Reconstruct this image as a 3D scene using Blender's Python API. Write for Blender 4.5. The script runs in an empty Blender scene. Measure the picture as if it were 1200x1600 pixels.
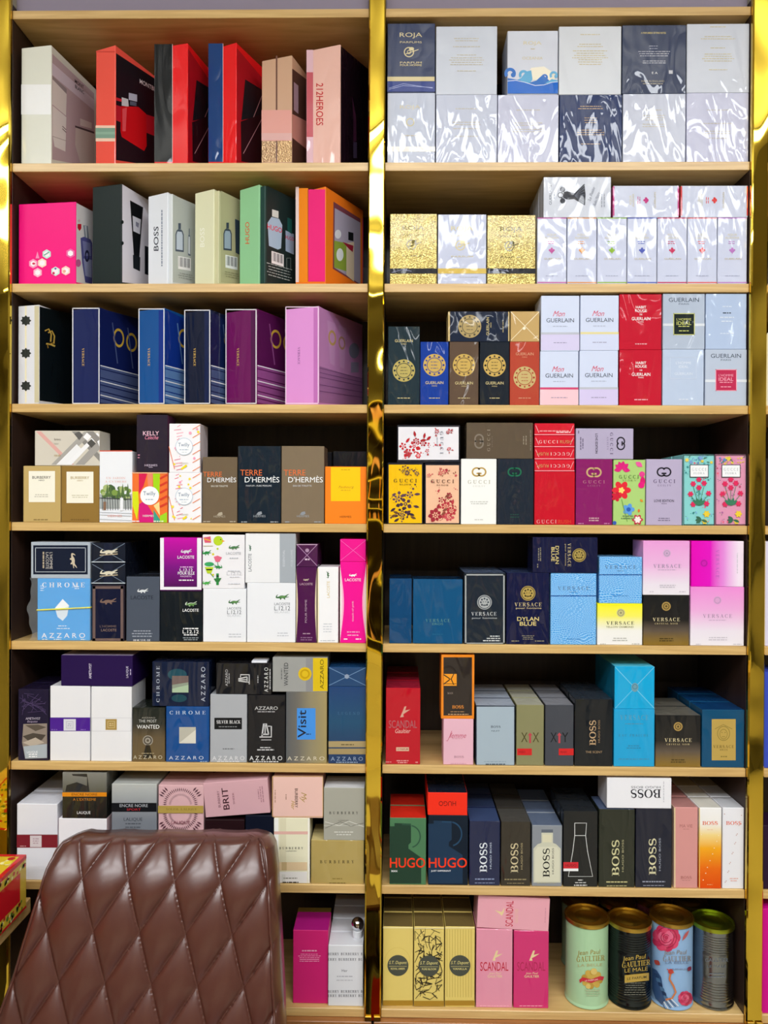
import bpy, math, random
from mathutils import Vector, Matrix
PI = math.pi
S = bpy.context.scene
COL = S.collection
RND = random.Random(7)

# ------------------------------------------------------------------ camera
FPX, CAM = 1203.0, Vector((0.0, -1.337, 1.5))
R3 = Matrix(((0.9998567108, 0.0162490686, 0.0047461155),
             (0.0048274851, -0.0049720876, -0.9999759866),
             (-0.0162250803, 0.9998556126, -0.0050498173)))   # world -> lens (x right, y down, z ahead)
cd = bpy.data.cameras.new('camera')
cd.sensor_fit = 'VERTICAL'; cd.sensor_height = 36.0; cd.lens = FPX / 1600 * 36; cd.clip_start = 0.05
cam = bpy.data.objects.new('camera', cd); COL.objects.link(cam)
rt = R3.transposed()
M4 = Matrix((rt[0], rt[1], rt[2])) @ Matrix(((1, 0, 0), (0, -1, 0), (0, 0, -1)))
cam.matrix_world = Matrix.Translation(CAM) @ M4.to_4x4()
S.camera = cam

def ray(px, py):
    return rt @ Vector(((px - 600) / FPX, (py - 800) / FPX, 1))
def at(px, py, Y=0.0):
    d = ray(px, py); return CAM + d * ((Y - CAM.y) / d.y)
def on_plane(px, py, P, n):
    d = ray(px, py); return CAM + d * ((P - CAM).dot(n) / d.dot(n))
def px_of(P):
    c = R3 @ (Vector(P) - CAM); return 600 + FPX * c.x / c.z, 800 + FPX * c.y / c.z

# ------------------------------------------------------------------ world, lamps, exposure
w = bpy.data.worlds.new('world'); S.world = w; w.use_nodes = True
w.node_tree.nodes['Background'].inputs[0].default_value = (0.90, 0.93, 1.0, 1)
w.node_tree.nodes['Background'].inputs[1].default_value = 0.35
S.view_settings.view_transform = 'Standard'; S.view_settings.look = 'None'
S.view_settings.gamma = 1; S.view_settings.use_curve_mapping = False
S.view_settings.exposure = 0.0
S.cycles.use_denoising = True
S.cycles.max_bounces = 6; S.cycles.sample_clamp_indirect = 4
LAMP_COL, LAMP_POW, UP_POW = (0.93, 0.965, 1.0), 17.4, 3.9
LAMPS = [(-1.42, -0.35, 1.75, 0.26), (-1.42, -2.1, -0.9, 0.26), (-2.2, -1.6, 1.6, 0.36), (-3.4, -1.6, 1.6, 0.12)]   # Y, X0, X1, width
CEIL = 2.78

# ------------------------------------------------------------------ materials
MC = {}
def lin(h):
    h = h.lstrip('#'); o = []
    for k in (0, 2, 4):
        c = int(h[k:k+2], 16) / 255; o.append(c / 12.92 if c < 0.04045 else ((c + 0.055) / 1.055) ** 2.4)
    return o[0], o[1], o[2], 1.0
def nd(t, k, **kw):
    n = t.nodes.new(k)
    for a, b in kw.items(): setattr(n, a, b)
    return n
def bump_to(t, sock, tex, strength, dist=0.002):
    b = nd(t, 'ShaderNodeBump'); b.inputs['Strength'].default_value = strength; b.inputs['Distance'].default_value = dist
    t.links.new(tex, b.inputs['Height']); t.links.new(b.outputs[0], sock)
def coords(t):
    tc = nd(t, 'ShaderNodeTexCoord'); oi = nd(t, 'ShaderNodeObjectInfo')
    m = nd(t, 'ShaderNodeVectorMath', operation='MULTIPLY_ADD'); m.inputs[1].default_value = (7.3, 7.3, 7.3)
    t.links.new(oi.outputs['Location'], m.inputs[0]); t.links.new(tc.outputs['Object'], m.inputs[2])
    return m.outputs[0]
def wrinkle(t, p, strength, scale):
    v = coords(t)
    mp = nd(t, 'ShaderNodeMapping'); mp.inputs['Scale'].default_value = (1.5, 1.0, 0.45); mp.inputs['Rotation'].default_value = (0, 0.55, 0)
    t.links.new(v, mp.inputs[0])
    n1 = nd(t, 'ShaderNodeTexNoise'); n1.inputs['Scale'].default_value = scale; n1.inputs['Detail'].default_value = 1.6; n1.inputs['Distortion'].default_value = 1.0
    t.links.new(mp.outputs[0], n1.inputs['Vector'])
    r = nd(t, 'ShaderNodeMath', operation='ABSOLUTE'); s = nd(t, 'ShaderNodeMath', operation='SUBTRACT'); s.inputs[1].default_value = 0.5
    t.links.new(n1.outputs[0], s.inputs[0]); t.links.new(s.outputs[0], r.inputs[0])
    bump_to(t, p.inputs['Coat Normal'], r.outputs[0], strength, 0.012)
def M(col, kind='matte', **kw):
    key = (col if isinstance(col, str) else repr(col), kind, repr(sorted(kw.items())))
    if key in MC: return MC[key]
    m = bpy.data.materials.new(kind + '_' + str(len(MC))); m.use_nodes = True; t = m.node_tree
    p = t.nodes['Principled BSDF']; I = p.inputs
    if isinstance(col, str): I['Base Color'].default_value = lin(col)
    else:                                         # gradient print: (axis, length, [(pos, hex) ...])
        ax, ln, stops = col
        tc = nd(t, 'ShaderNodeTexCoord'); sx = nd(t, 'ShaderNodeSeparateXYZ'); t.links.new(tc.outputs['Object'], sx.inputs[0])
        mr = nd(t, 'ShaderNodeMapRange')
        mr.inputs[1].default_value = 0 if ax == 2 else -ln / 2; mr.inputs[2].default_value = ln if ax == 2 else ln / 2
        cr = nd(t, 'ShaderNodeValToRGB'); e = cr.color_ramp.elements
        while len(e) < len(stops): e.new(0.5)
        for el, (q, h) in zip(e, stops): el.position = q; el.color = lin(h)
        t.links.new(sx.outputs[ax], mr.inputs[0]); t.links.new(mr.outputs[0], cr.inputs[0]); t.links.new(cr.outputs[0], I['Base Color'])
    I['Roughness'].default_value = 0.55; I['Specular IOR Level'].default_value = 0.3
    if kind in ('gloss', 'wrap', 'crinkle', 'satin'): I['Specular IOR Level'].default_value = 0.08
    if kind == 'gloss': I['Coat Weight'].default_value = 0.7; I['Coat Roughness'].default_value = 0.12; wrinkle(t, p, 0.12, 9)
    elif kind == 'wrap': I['Coat Weight'].default_value = 0.7; I['Coat Roughness'].default_value = 0.05; wrinkle(t, p, 0.42, 15)
    elif kind == 'crinkle': I['Coat Weight'].default_value = 0.85; I['Coat Roughness'].default_value = 0.05; wrinkle(t, p, 0.75, 17)
    elif kind == 'satin': I['Roughness'].default_value = 0.4; I['Specular IOR Level'].default_value = 0.2
    elif kind == 'ink': I['Roughness'].default_value = 0.4
    elif kind == 'metal': I['Metallic'].default_value = 1; I['Roughness'].default_value = kw.get('rough', 0.25)
    elif kind == 'foil':
        I['Metallic'].default_value = 0.85; I['Roughness'].default_value = 0.32
        n = nd(t, 'ShaderNodeTexVoronoi'); n.inputs['Scale'].default_value = 420; t.links.new(coords(t), n.inputs['Vector'])
        bump_to(t, I['Normal'], n.outputs[0], 0.8, 0.0015)
        I['Coat Weight'].default_value = 0.4; I['Coat Roughness'].default_value = 0.1; wrinkle(t, p, 0.1, 8)
    elif kind == 'croc':
        v = coords(t); n = nd(t, 'ShaderNodeTexNoise'); n.inputs['Scale'].default_value = 22; n.inputs['Detail'].default_value = 1.5; t.links.new(v, n.inputs['Vector'])
        m1 = nd(t, 'ShaderNodeVectorMath', operation='MULTIPLY_ADD'); m1.inputs[1].default_value = (.045, .045, .045); t.links.new(n.outputs['Color'], m1.inputs[0]); t.links.new(v, m1.inputs[2])
        mp = nd(t, 'ShaderNodeMapping'); mp.inputs['Rotation'].default_value = (PI/2, 0, 0); t.links.new(m1.outputs[0], mp.inputs[0])
        br = nd(t, 'ShaderNodeTexBrick', offset=0.35); br.inputs['Scale'].default_value = 105; br.inputs['Mortar Size'].default_value = 0.055; br.inputs['Mortar Smooth'].default_value = 0.7
        br.inputs['Color1'].default_value = lin(col); br.inputs['Color2'].default_value = lin(kw['alt']); br.inputs['Mortar'].default_value = lin(kw['line'])
        t.links.new(mp.outputs[0], br.inputs['Vector']); t.links.new(br.outputs['Color'], I['Base Color'])
        I['Coat Weight'].default_value = 0.8; I['Coat Roughness'].default_value = 0.06; wrinkle(t, p, 0.3, 12)
    elif kind == 'mirror':
        I['Metallic'].default_value = 1; I['Roughness'].default_value = 0.04
        tc = nd(t, 'ShaderNodeTexCoord'); mp = nd(t, 'ShaderNodeMapping'); mp.inputs['Scale'].default_value = (9, 9, 4.2)
        t.links.new(tc.outputs['Object'], mp.inputs[0])
        n = nd(t, 'ShaderNodeTexNoise'); n.inputs['Scale'].default_value = 1.3; n.inputs['Detail'].default_value = 0.6; t.links.new(mp.outputs[0], n.inputs['Vector'])
        bump_to(t, I['Normal'], n.outputs[0], 1.0, 0.02)
    elif kind in ('oak', 'walnut'):
        tc = nd(t, 'ShaderNodeTexCoord'); mp = nd(t, 'ShaderNodeMapping')
        mp.inputs['Scale'].default_value = (6, 60, 160) if kind == 'oak' else (90, 60, 5)
        t.links.new(tc.outputs['Object'], mp.inputs[0])
        n = nd(t, 'ShaderNodeTexNoise'); n.inputs['Scale'].default_value = 1.0; n.inputs['Detail'].default_value = 5; n.inputs['Distortion'].default_value = 0.6
        t.links.new(mp.outputs[0], n.inputs['Vector'])
        cr = nd(t, 'ShaderNodeValToRGB'); e = cr.color_ramp.elements
        e[0].position = 0.3; e[0].color = lin(kw['dark']); e[1].position = 0.7; e[1].color = lin(col)
        t.links.new(n.outputs[0], cr.inputs[0]); t.links.new(cr.outputs[0], I['Base Color'])
        I['Roughness'].default_value = kw.get('rough', 0.4); I['Specular IOR Level'].default_value = 0.5
    elif kind == 'leather':
        I['Roughness'].default_value = 0.42; I['Specular IOR Level'].default_value = 0.6
        I['Coat Weight'].default_value = 0.7; I['Coat Roughness'].default_value = 0.24
        n = nd(t, 'ShaderNodeTexNoise'); n.inputs['Scale'].default_value = 420; n.inputs['Detail'].default_value = 3
        tc = nd(t, 'ShaderNodeTexCoord'); t.links.new(tc.outputs['Object'], n.inputs['Vector'])
        bump_to(t, I['Normal'], n.outputs[0], 0.12, 0.001)
    elif kind == 'glass':
        I['Transmission Weight'].default_value = 1; I['Roughness'].default_value = 0.02; I['IOR'].default_value = 1.45
    elif kind == 'film':                          # clear loose plastic bag
        I['Roughness'].default_value = 0.12; I['Alpha'].default_value = 0.12; I['Coat Weight'].default_value = 1.0; I['Coat Roughness'].default_value = 0.04; wrinkle(t, p, 1.0, 22)
    elif kind == 'lamp':
        I['Emission Color'].default_value = (*LAMP_COL, 1); I['Emission Strength'].default_value = kw['power']
    MC[key] = m; return m

# ------------------------------------------------------------------ mesh helpers
class MB:
    def __init__(s): s.v = []; s.f = []; s.mi = []; s.mats = []
    def slot(s, m):
        if m not in s.mats: s.mats.append(m)
        return s.mats.index(m)
    def add(s, vs, fs, m):
        o = len(s.v); k = s.slot(m); s.v += [tuple(v) for v in vs]
        for f in fs: s.f.append([o + i for i in f]); s.mi.append(k)
    def box(s, x0, x1, y0, y1, z0, z1, m, mats=None, b=0.0007):
        """box with small chamfers; mats = {'top','bottom','front','back','left','right'} overrides"""
        b = min(b, (x1 - x0) * .3, (y1 - y0) * .3, (z1 - z0) * .3)
        c = {}; vs = []
        for i, (X, sx) in enumerate(((x0, 1), (x1, -1))):
            for j, (Y, sy) in enumerate(((y0, 1), (y1, -1))):
                for k, (Z, sz) in enumerate(((z0, 1), (z1, -1))):
                    for a, p in enumerate(((X, Y + sy*b, Z + sz*b), (X + sx*b, Y, Z + sz*b), (X + sx*b, Y + sy*b, Z))):
                        c[i, j, k, a] = len(vs); vs.append(p)
        F = []
        g = lambda a, l: [c[t + (a,)] for t in l]
        F += [('left', g(0, [(0,0,0),(0,0,1),(0,1,1),(0,1,0)])), ('right', g(0, [(1,0,0),(1,1,0),(1,1,1),(1,0,1)])),
              ('front', g(1, [(0,0,0),(1,0,0),(1,0,1),(0,0,1)])), ('back', g(1, [(0,1,0),(0,1,1),(1,1,1),(1,1,0)])),
              ('bottom', g(2, [(0,0,0),(0,1,0),(1,1,0),(1,0,0)])), ('top', g(2, [(0,0,1),(1,0,1),(1,1,1),(0,1,1)]))]
        for k in (0, 1):
            for j in (0, 1): F.append(('front' if j == 0 else 'back', [c[0,j,k,1], c[1,j,k,1], c[1,j,k,2], c[0,j,k,2]]))
        for i in (0, 1):
            for j in (0, 1): F.append(('front' if j == 0 else 'back', [c[i,j,0,0], c[i,j,1,0], c[i,j,1,1], c[i,j,0,1]]))
        for i in (0, 1):
            for k in (0, 1): F.append(('left' if i == 0 else 'right', [c[i,0,k,0], c[i,1,k,0], c[i,1,k,2], c[i,0,k,2]]))
        for i in (0, 1):
            for j in (0, 1):
                for k in (0, 1): F.append(('front', [c[i,j,k,0], c[i,j,k,1], c[i,j,k,2]]))
        ctr = Vector(((x0+x1)/2, (y0+y1)/2, (z0+z1)/2))
        for nm, f in F:
            a, q, r = Vector(vs[f[0]]), Vector(vs[f[1]]), Vector(vs[f[2]])
            n = (q - a).cross(r - a); mid = sum((Vector(vs[i]) for i in f), Vector()) / len(f)
            if n.dot(mid - ctr) < 0: f = f[::-1]
            s.add([vs[i] for i in f], [list(range(len(f)))], (mats or {}).get(nm, m))
    def lathe(s, prof, m, cx=0, cy=0, n=48, mats=None):
        vs = []; fs = []
        for r, z in prof:
            for k in range(n): a = 2*PI*k/n; vs.append((cx + r*math.cos(a), cy + r*math.sin(a), z))
        for i in range(len(prof)-1):
            for k in range(n): k2 = (k+1) % n; fs.append([i*n+k, i*n+k2, (i+1)*n+k2, (i+1)*n+k])
        fs.append(list(range(n))[::-1]); fs.append([(len(prof)-1)*n+k for k in range(n)])
        s.add(vs, fs, m)
    def tube(s, pts, r, m, n=8):
        P = [Vector(p) for p in pts]; vs = []; fs = []
        for i, p in enumerate(P):
            d = (P[min(i+1, len(P)-1)] - P[max(i-1, 0)]).normalized()
            u = d.orthogonal() if abs(d.z) > .99 else d.cross(Vector((0, 0, 1))); u.normalize(); v = d.cross(u)
            for k in range(n): a = 2*PI*k/n; vs.append(p + (u*math.cos(a) + v*math.sin(a))*r)
        for i in range(len(P)-1):
            for k in range(n): k2 = (k+1) % n; fs.append([i*n+k, i*n+k2, (i+1)*n+k2, (i+1)*n+k])
        fs.append(list(range(n))[::-1]); fs.append([(len(P)-1)*n+k for k in range(n)])
        s.add(vs, fs, m)
    def build(s, name, parent=None, smooth=False):
        me = bpy.data.meshes.new(name); me.from_pydata(s.v, [], s.f)
        for m in s.mats: me.materials.append(m)
        me.polygons.foreach_set('material_index', s.mi)
        if smooth:
            me.polygons.foreach_set('use_smooth', [True]*len(s.f))
        me.update()
        o = bpy.data.objects.new(name, me); COL.objects.link(o)
        if parent: o.parent = parent
        return o
def smooth_angle(o, deg=40):
    me = o.data
    me.polygons.foreach_set('use_smooth', [True]*len(me.polygons))
    try: me.set_sharp_from_angle(angle=math.radians(deg))
    except Exception: pass
def thing(name, label, cat, loc, group=None, rz=0, ry=0):
    o = bpy.data.objects.new(name, None); COL.objects.link(o); o.location = loc; o.rotation_euler = (0, ry, rz)
    o.empty_display_size = 0.02
    o['label'] = label; o['category'] = cat
    if group: o['group'] = group
    return o
def root_matrix(o):
    return Matrix.Translation(o.location) @ o.rotation_euler.to_matrix().to_4x4()
def struct(name, mb, **kw):
    o = mb.build(name, **kw); o['kind'] = 'structure'; return o

# ------------------------------------------------------------------ printed marks (2-D shapes laid on a face)
class Pr:
    __slots__ = ('part', 'c', 'v', 'f', 'k')
    def __init__(s, part, c, v, f, k=None): s.part = part; s.c = c; s.v = v; s.f = f; s.k = k
def ccw(pts):
    a = sum(p[0]*-q[1] + q[0]*p[1] for p, q in zip(pts, pts[1:] + pts[:1]))
    return pts if a > 0 else pts[::-1]
def rotp(vs, cx, cy, deg):
    if not deg: return vs
    a = -math.radians(deg); c, s = math.cos(a), math.sin(a)
    return [(cx + (x-cx)*c - (y-cy)*s, cy + (x-cx)*s + (y-cy)*c) for x, y in vs]
TXC = {}
def bfont(s, bold, sh):
    k = (s, bold, sh)
    if k not in TXC:
        cu = bpy.data.curves.new('t', 'FONT'); cu.body = s; cu.offset = bold*0.007; cu.shear = sh; cu.resolution_u = 3
        ob = bpy.data.objects.new('t', cu); me = bpy.data.meshes.new_from_object(ob)
        TXC[k] = ([(v.co.x, v.co.y) for v in me.vertices], [list(p.vertices) for p in me.polygons])
        bpy.data.meshes.remove(me); bpy.data.objects.remove(ob); bpy.data.curves.remove(cu)
    return TXC[k]
# a thick-and-thin capital alphabet
TK, TN = 0.19, 0.055
def strip(pts, ws):
    v = []; f = []
    for i, p in enumerate(pts):
        a, b = pts[max(i-1, 0)], pts[min(i+1, len(pts)-1)]
        dx, dy = b[0]-a[0], b[1]-a[1]; l = math.hypot(dx, dy) or 1
        nx, ny = -dy/l, dx/l; h = ws[i]/2
        v += [(p[0]+nx*h, p[1]+ny*h), (p[0]-nx*h, p[1]-ny*h)]
    for i in range(len(pts)-1): f.append([2*i, 2*i+1, 2*i+3, 2*i+2])
    return v, f
def arc(cx, cy, rx, ry, a0, a1, n=14, wf=None):
    ps = []; ws = []
    for i in range(n+1):
        q = i/n; a = math.radians(a0 + (a1-a0)*q); ps.append((cx + rx*math.cos(a), cy + ry*math.sin(a)))
        ws.append(TN + (TK-TN)*(wf(q) if wf else abs(math.cos(a))**1.3))
    return strip(ps, ws)
def bar(x0, y0, x1, y1, wd): return strip([(x0, y0), (x1, y1)], [wd, wd])
def stem(x, a=1, b=1, wd=TK, y0=0, y1=1):
    o = [bar(x, y0, x, y1, wd)]
    if a: o.append(bar(x-.2, y0+.03, x+.2, y0+.03, .06))
    if b: o.append(bar(x-.2, y1-.03, x+.2, y1-.03, .06))
    return o
h_, t_ = TK/2, TN/2
GL = {
 'I': (.42, lambda: stem(.21)), 'H': (.96, lambda: stem(.2)+stem(.76)+[bar(.2,.5,.76,.5,TN)]),
 'L': (.74, lambda: stem(.2)+[bar(.2,.03,.72,.03,TN), bar(.7,0,.7,.25,.06)]),
 'T': (.78, lambda: stem(.39,1,0)+[bar(.02,.97,.76,.97,TN), bar(.04,.75,.04,1,.05), bar(.74,.75,.74,1,.05)]),
 'E': (.76, lambda: stem(.2)+[bar(.2,.03,.7,.03,TN), bar(.2,.97,.7,.97,TN), bar(.2,.52,.55,.52,TN), bar(.7,0,.7,.25,.05), bar(.7,.76,.7,1,.05), bar(.55,.4,.55,.64,.05)]),
 'O': (.94, lambda: [arc(.47,.5,.37,.48,0,360,28)]), 'C': (.84, lambda: [arc(.47,.5,.37,.48,48,312,24), bar(.72,.68,.72,.98,.05), bar(.72,.02,.72,.3,.05)]),
 'G': (.92, lambda: [arc(.47,.5,.37,.48,48,318,24), bar(.72,.68,.72,.98,.05), bar(.74,.05,.74,.42,TK*.8), bar(.55,.42,.9,.42,.06)]),
 'B': (.84, lambda: stem(.2)+[arc(.42,.755,.24,.22,90,-90), arc(.44,.265,.3,.24,90,-90), bar(.2,.975,.42,.975,TN), bar(.2,.53,.44,.53,TN), bar(.2,.025,.44,.025,TN)]),
 'P': (.76, lambda: stem(.2)+[arc(.42,.73,.27,.245,90,-90), bar(.2,.975,.42,.975,TN), bar(.2,.485,.42,.485,TN)]),
 'R': (.9, lambda: stem(.2)+[arc(.42,.745,.25,.23,90,-90), bar(.2,.975,.42,.975,TN), bar(.2,.515,.42,.515,TN), bar(.46,.5,.78,.02,TK*.9), bar(.7,.03,.92,.03,.06)]),
 'D': (.94, lambda: stem(.2)+[arc(.42,.5,.42,.475,90,-90,20), bar(.2,.975,.42,.975,TN), bar(.2,.025,.42,.025,TN)]),
 'S': (.7, lambda: [arc(.35,.74,.24,.235,35,270,16,lambda q: min(1,.15+q*1.1)), arc(.35,.26,.27,.245,90,-145,16,lambda q: max(0,1-q*.95)), bar(.58,.7,.58,.95,.05), bar(.1,.05,.1,.32,.05)]),
 'U': (.92, lambda: stem(.2,0,1,TK,.3)+stem(.74,0,1,TN,.3)+[arc(.46,.32,.27,.29,180,360,14,lambda q: .8*(1-q))]),
 'V': (.9, lambda: [bar(.14,1,.46,.02,TK*.95), bar(.76,1,.46,.02,TN), bar(0,.97,.32,.97,.06), bar(.62,.97,.9,.97,.06)]),
 'Y': (.88, lambda: [bar(.14,1,.44,.48,TK*.95), bar(.74,1,.44,.48,TN), bar(.44,.5,.44,0,TK), bar(.24,.03,.64,.03,.06), bar(0,.97,.32,.97,.06), bar(.6,.97,.88,.97,.06)]),
 'A': (.92, lambda: [bar(.46,.98,.14,0,TN), bar(.46,.98,.78,0,TK*.95), bar(.24,.34,.66,.34,TN), bar(0,.03,.28,.03,.06), bar(.6,.03,.94,.03,.06)]),
 'N': (.96, lambda: stem(.17,1,0,TN)+stem(.8,0,1,TN)+[bar(.14,.97,.8,.03,TK), bar(0,.97,.2,.97,.06)]),
 'M': (1.1, lambda: stem(.15,1,0,TN)+stem(.93)+[bar(.15,.98,.54,.02,TK*.9), bar(.93,.98,.54,.02,TN), bar(0,.97,.2,.97,.06)]),
 'K': (.9, lambda: stem(.2)+[bar(.26,.45,.76,.97,TN), bar(.42,.6,.78,.02,TK*.9), bar(.66,.03,.92,.03,.06), bar(.6,.97,.9,.97,.06)]),
 'F': (.72, lambda: stem(.2)+[bar(.2,.97,.68,.97,TN), bar(.2,.52,.54,.52,TN), bar(.68,.74,.68,1,.05), bar(.54,.4,.54,.64,.05)]),
 'J': (.6, lambda: stem(.4,0,1,TK,.25)+[arc(.25,.25,.17,.22,0,-180,10)]), 'Q': (.94, lambda: [arc(.47,.5,.37,.48,0,360,28), bar(.5,.2,.86,-.08,TK*.7)]),
 'Z': (.8, lambda: [bar(.66,.97,.12,.03,TK*.9), bar(.1,.97,.72,.97,TN), bar(.08,.03,.74,.03,TN)]), ' ': (.4, lambda: []), "'": (.24, lambda: [bar(.12,1,.1,.75,.1)]),
}
def serif(s, gap=.1):
    v = []; f = []; x = 0
    for ch in s:
        wd, fn = GL[ch]
        for vv, ff in fn():
            o = len(v); v += [(x+a, b) for a, b in vv]
            for q in ff:
                p = [vv[i] for i in q]; ar = sum(a[0]*b[1]-b[0]*a[1] for a, b in zip(p, p[1:]+p[:1]))
                f.append([o+i for i in (q if ar > 0 else q[::-1])])
        x += wd + gap
    return v, f
def T(s, cx, cy, w, h=None, c='#ffffff', rot=0, b=0, f='', sh=0, gap=.1, part='lettering', k=None):
    """one line of lettering centred on (cx, cy): w long, h tall, rot degrees counter-clockwise"""
    v, fs = serif(s, gap) if f == 'serif' else bfont(s, b, sh)
    if not v: return Pr(part, c, [], [])
    x0, x1 = min(p[0] for p in v), max(p[0] for p in v); y0, y1 = min(p[1] for p in v), max(p[1] for p in v)
    kx = w/(x1-x0); ky = h/(y1-y0) if h else kx
    if w == 0: kx = ky = h/(y1-y0)
    mx, my = (x0+x1)/2, (y0+y1)/2
    return Pr(part, c, rotp([(cx + (p[0]-mx)*kx, cy - (p[1]-my)*ky) for p in v], cx, cy, rot), fs, k)
def P(pts, c, part='printed_shape', k=None): pts = ccw(list(pts)); return Pr(part, c, pts, [list(range(len(pts)))], k)
def R(x0, y0, x1, y1, c, part='printed_band', k=None, nx=1):
    v = []; f = []
    for i in range(nx+1): x = x0 + (x1-x0)*i/nx; v += [(x, y0), (x, y1)]
    for i in range(nx): f.append([2*i+1, 2*i+3, 2*i+2, 2*i])
    return Pr(part, c, v, f, k)
def D(cx, cy, r, c, ry=None, part='emblem', n=28, k=None):
    ry = ry or r; return P([(cx + r*math.cos(2*PI*i/n), cy + ry*math.sin(2*PI*i/n)) for i in range(n)], c, part, k)
def G(cx, cy, r0, r1, c, part='emblem', n=32, asp=1.0, a0=0, a1=360):
    v = []; f = []
    for i in range(n+1):
        a = math.radians(a0 + (a1-a0)*i/n); v += [(cx+r0*math.cos(a), cy-r0*asp*math.sin(a)), (cx+r1*math.cos(a), cy-r1*asp*math.sin(a))]
    for i in range(n): f.append([2*i, 2*i+1, 2*i+3, 2*i+2])
    return Pr(part, c, v, f)
def L(pts, wd, c, part='printed_shape', k=None):
    v, f = strip([(x, -y) for x, y in pts], [wd]*len(pts)); v = [(x, -y) for x, y in v]
    out = []
    for q in f:
        p = [v[i] for i in q]; a = sum(s[0]*-t[1] + t[0]*s[1] for s, t in zip(p, p[1:]+p[:1])); out.append(q if a > 0 else q[::-1])
    return Pr(part, c, v, out, k)
def box_line(x0, y0, x1, y1, wd, c, part='border'):
    v = []; f = []
    for a in (R(x0, y0, x1, y0+wd, c), R(x0, y1-wd, x1, y1, c), R(x0, y0, x0+wd, y1, c), R(x1-wd, y0, x1, y1, c)):
        o = len(v); v += a.v; f += [[o+i for i in q] for q in a.f]
    return Pr(part, c, v, f)
def F(cx, cy, w, n, c, pitch=4.0, hh=1.5, rot=0, jag=.25, part='fine_print', al=0):
    """lines of print too small to read"""
    v = []; f = []
    for i in range(n):
        y = cy + (i-(n-1)/2)*pitch; ww = w*(1 - jag*RND.random()); x = cx - ww/2 if al == 0 else cx - w/2; e = x + ww
        while x < e:
            q = min(e, x + RND.uniform(2.0, 6.5)); o = len(v); v += [(x, y-hh/2), (x, y+hh/2), (q, y+hh/2), (q, y-hh/2)]; f.append([o, o+1, o+2, o+3]); x = q + 1.0
    return Pr(part, c, rotp(v, cx, cy, rot), f)
def X(x0, y0, x1, y1, c='#8a93a8', wd=1.0, m=.28):
    a, b = x0 + (x1-x0)*m, x1 - (x1-x0)*m; ym = (y0+y1)/2
    o = [L([(x0, y0), (x1, y1)], wd, c, 'wrap_fold'), L([(x0, y1), (x1, y0)], wd, c, 'wrap_fold')]
    return o
def merge(part, c, prs, k=None):
    v = []; f = []
    for p in prs:
        o = len(v); v += p.v; f += [[o+i for i in q] for q in p.f]
    return Pr(part, c, v, f, k)
CROCP = [(0,.5),(.04,.3),(.12,.16),(.2,.14),(.12,.28),(.12,.42),(.22,.4),(.34,.28),(.5,.24),(.64,.28),(.74,.26),(.86,.14),(1,.06),(.97,.16),(.82,.34),(.84,.4),(1,.4),(.98,.47),(.8,.5),(.7,.56),(.74,.72),(.66,.74),(.58,.58),(.44,.6),(.42,.76),(.33,.76),(.32,.6),(.16,.6),(.06,.58)]
def croc(cx, cy, w, c, rot=0, flip=False, asp=.62, part='emblem'):
    pts = [(cx + ((1-x if flip else x)-.5)*w, cy + (y-.45)*w*asp) for x, y in CROCP]
    return P(rotp(pts, cx, cy, rot), c, part)
def GG(cx, cy, w, c, rot=0):
    r = w*.3; t = w*.055
    a = [G(cx-w*.17, cy, r-t, r+t, c, a0=40, a1=320, asp=.95), G(cx+w*.17, cy, r-t, r+t, c, a0=-140, a1=140, asp=.95),
         R(cx-w*.17+r*.45, cy+1, cx-w*.17+r*1.15, cy+1+2*t, c), R(cx+w*.17-r*1.15, cy+1, cx+w*.17-r*.45, cy+1+2*t, c)]
    p = merge('emblem', c, a); p.v = rotp(p.v, cx, cy, rot); return p
def medal(cx, cy, r, c, dk, rot=0):
    o = [D(cx, cy, r, c), G(cx, cy, r*.8, r*.9, dk)]
    o += [merge('emblem', dk, [D(cx + r*.5*math.cos(a*PI/4), cy + r*.5*math.sin(a*PI/4), r*.13, dk, n=8) for a in range(-5, 2)] + [D(cx-r*.17, cy-r*.05, r*.07, dk, n=8), D(cx+r*.17, cy-r*.05, r*.07, dk, n=8), R(cx-r*.15, cy+r*.32, cx+r*.15, cy+r*.4, dk), G(cx, cy+r*.05, r*.38, r*.46, dk, a0=200, a1=340)])]
    return o
def petal_flower(cx, cy, r, c, n=5, a0=0):
    pts = []
    for i in range(n*8):
        a = a0 + 2*PI*i/(n*8); q = r*(.62 + .38*abs(math.cos(n*a/2 - n*a0/2))); pts.append((cx + q*math.cos(a), cy + q*math.sin(a)))
    return P(pts, c, 'flower_print')
def leafp(cx, cy, l, a, c, fat=.3):
    p = []
    for q in range(9): s = q/8; p.append((s*l, -math.sin(PI*s)*l*fat))
    for q in range(7, 0, -1): s = q/8; p.append((s*l, math.sin(PI*s)*l*fat))
    ca, sa = math.cos(a), math.sin(a)
    return P([(cx + x*ca - y*sa, cy + x*sa + y*ca) for x, y in p], c, 'flower_print')
def blossom(x, y, q, c, bg, r):
    """one printed blossom: separate petals round a ring, ground showing between them"""
    o = [petal_flower(x, y, q*1.12, bg, 6, r.random()*3)]; n = r.choice((5, 6, 7)); a0 = r.random()*3
    for k in range(n):
        a = a0 + 2*PI*k/n; l = q*(.55 + .3*r.random()); o.append(leafp(x + .3*q*math.cos(a), y + .3*q*math.sin(a), l, a, c, .42))
    o.append(D(x, y, q*.27, c, n=9, part='flower_print')); o.append(D(x, y, q*.12, bg, n=7, part='flower_print'))
    return o
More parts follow.
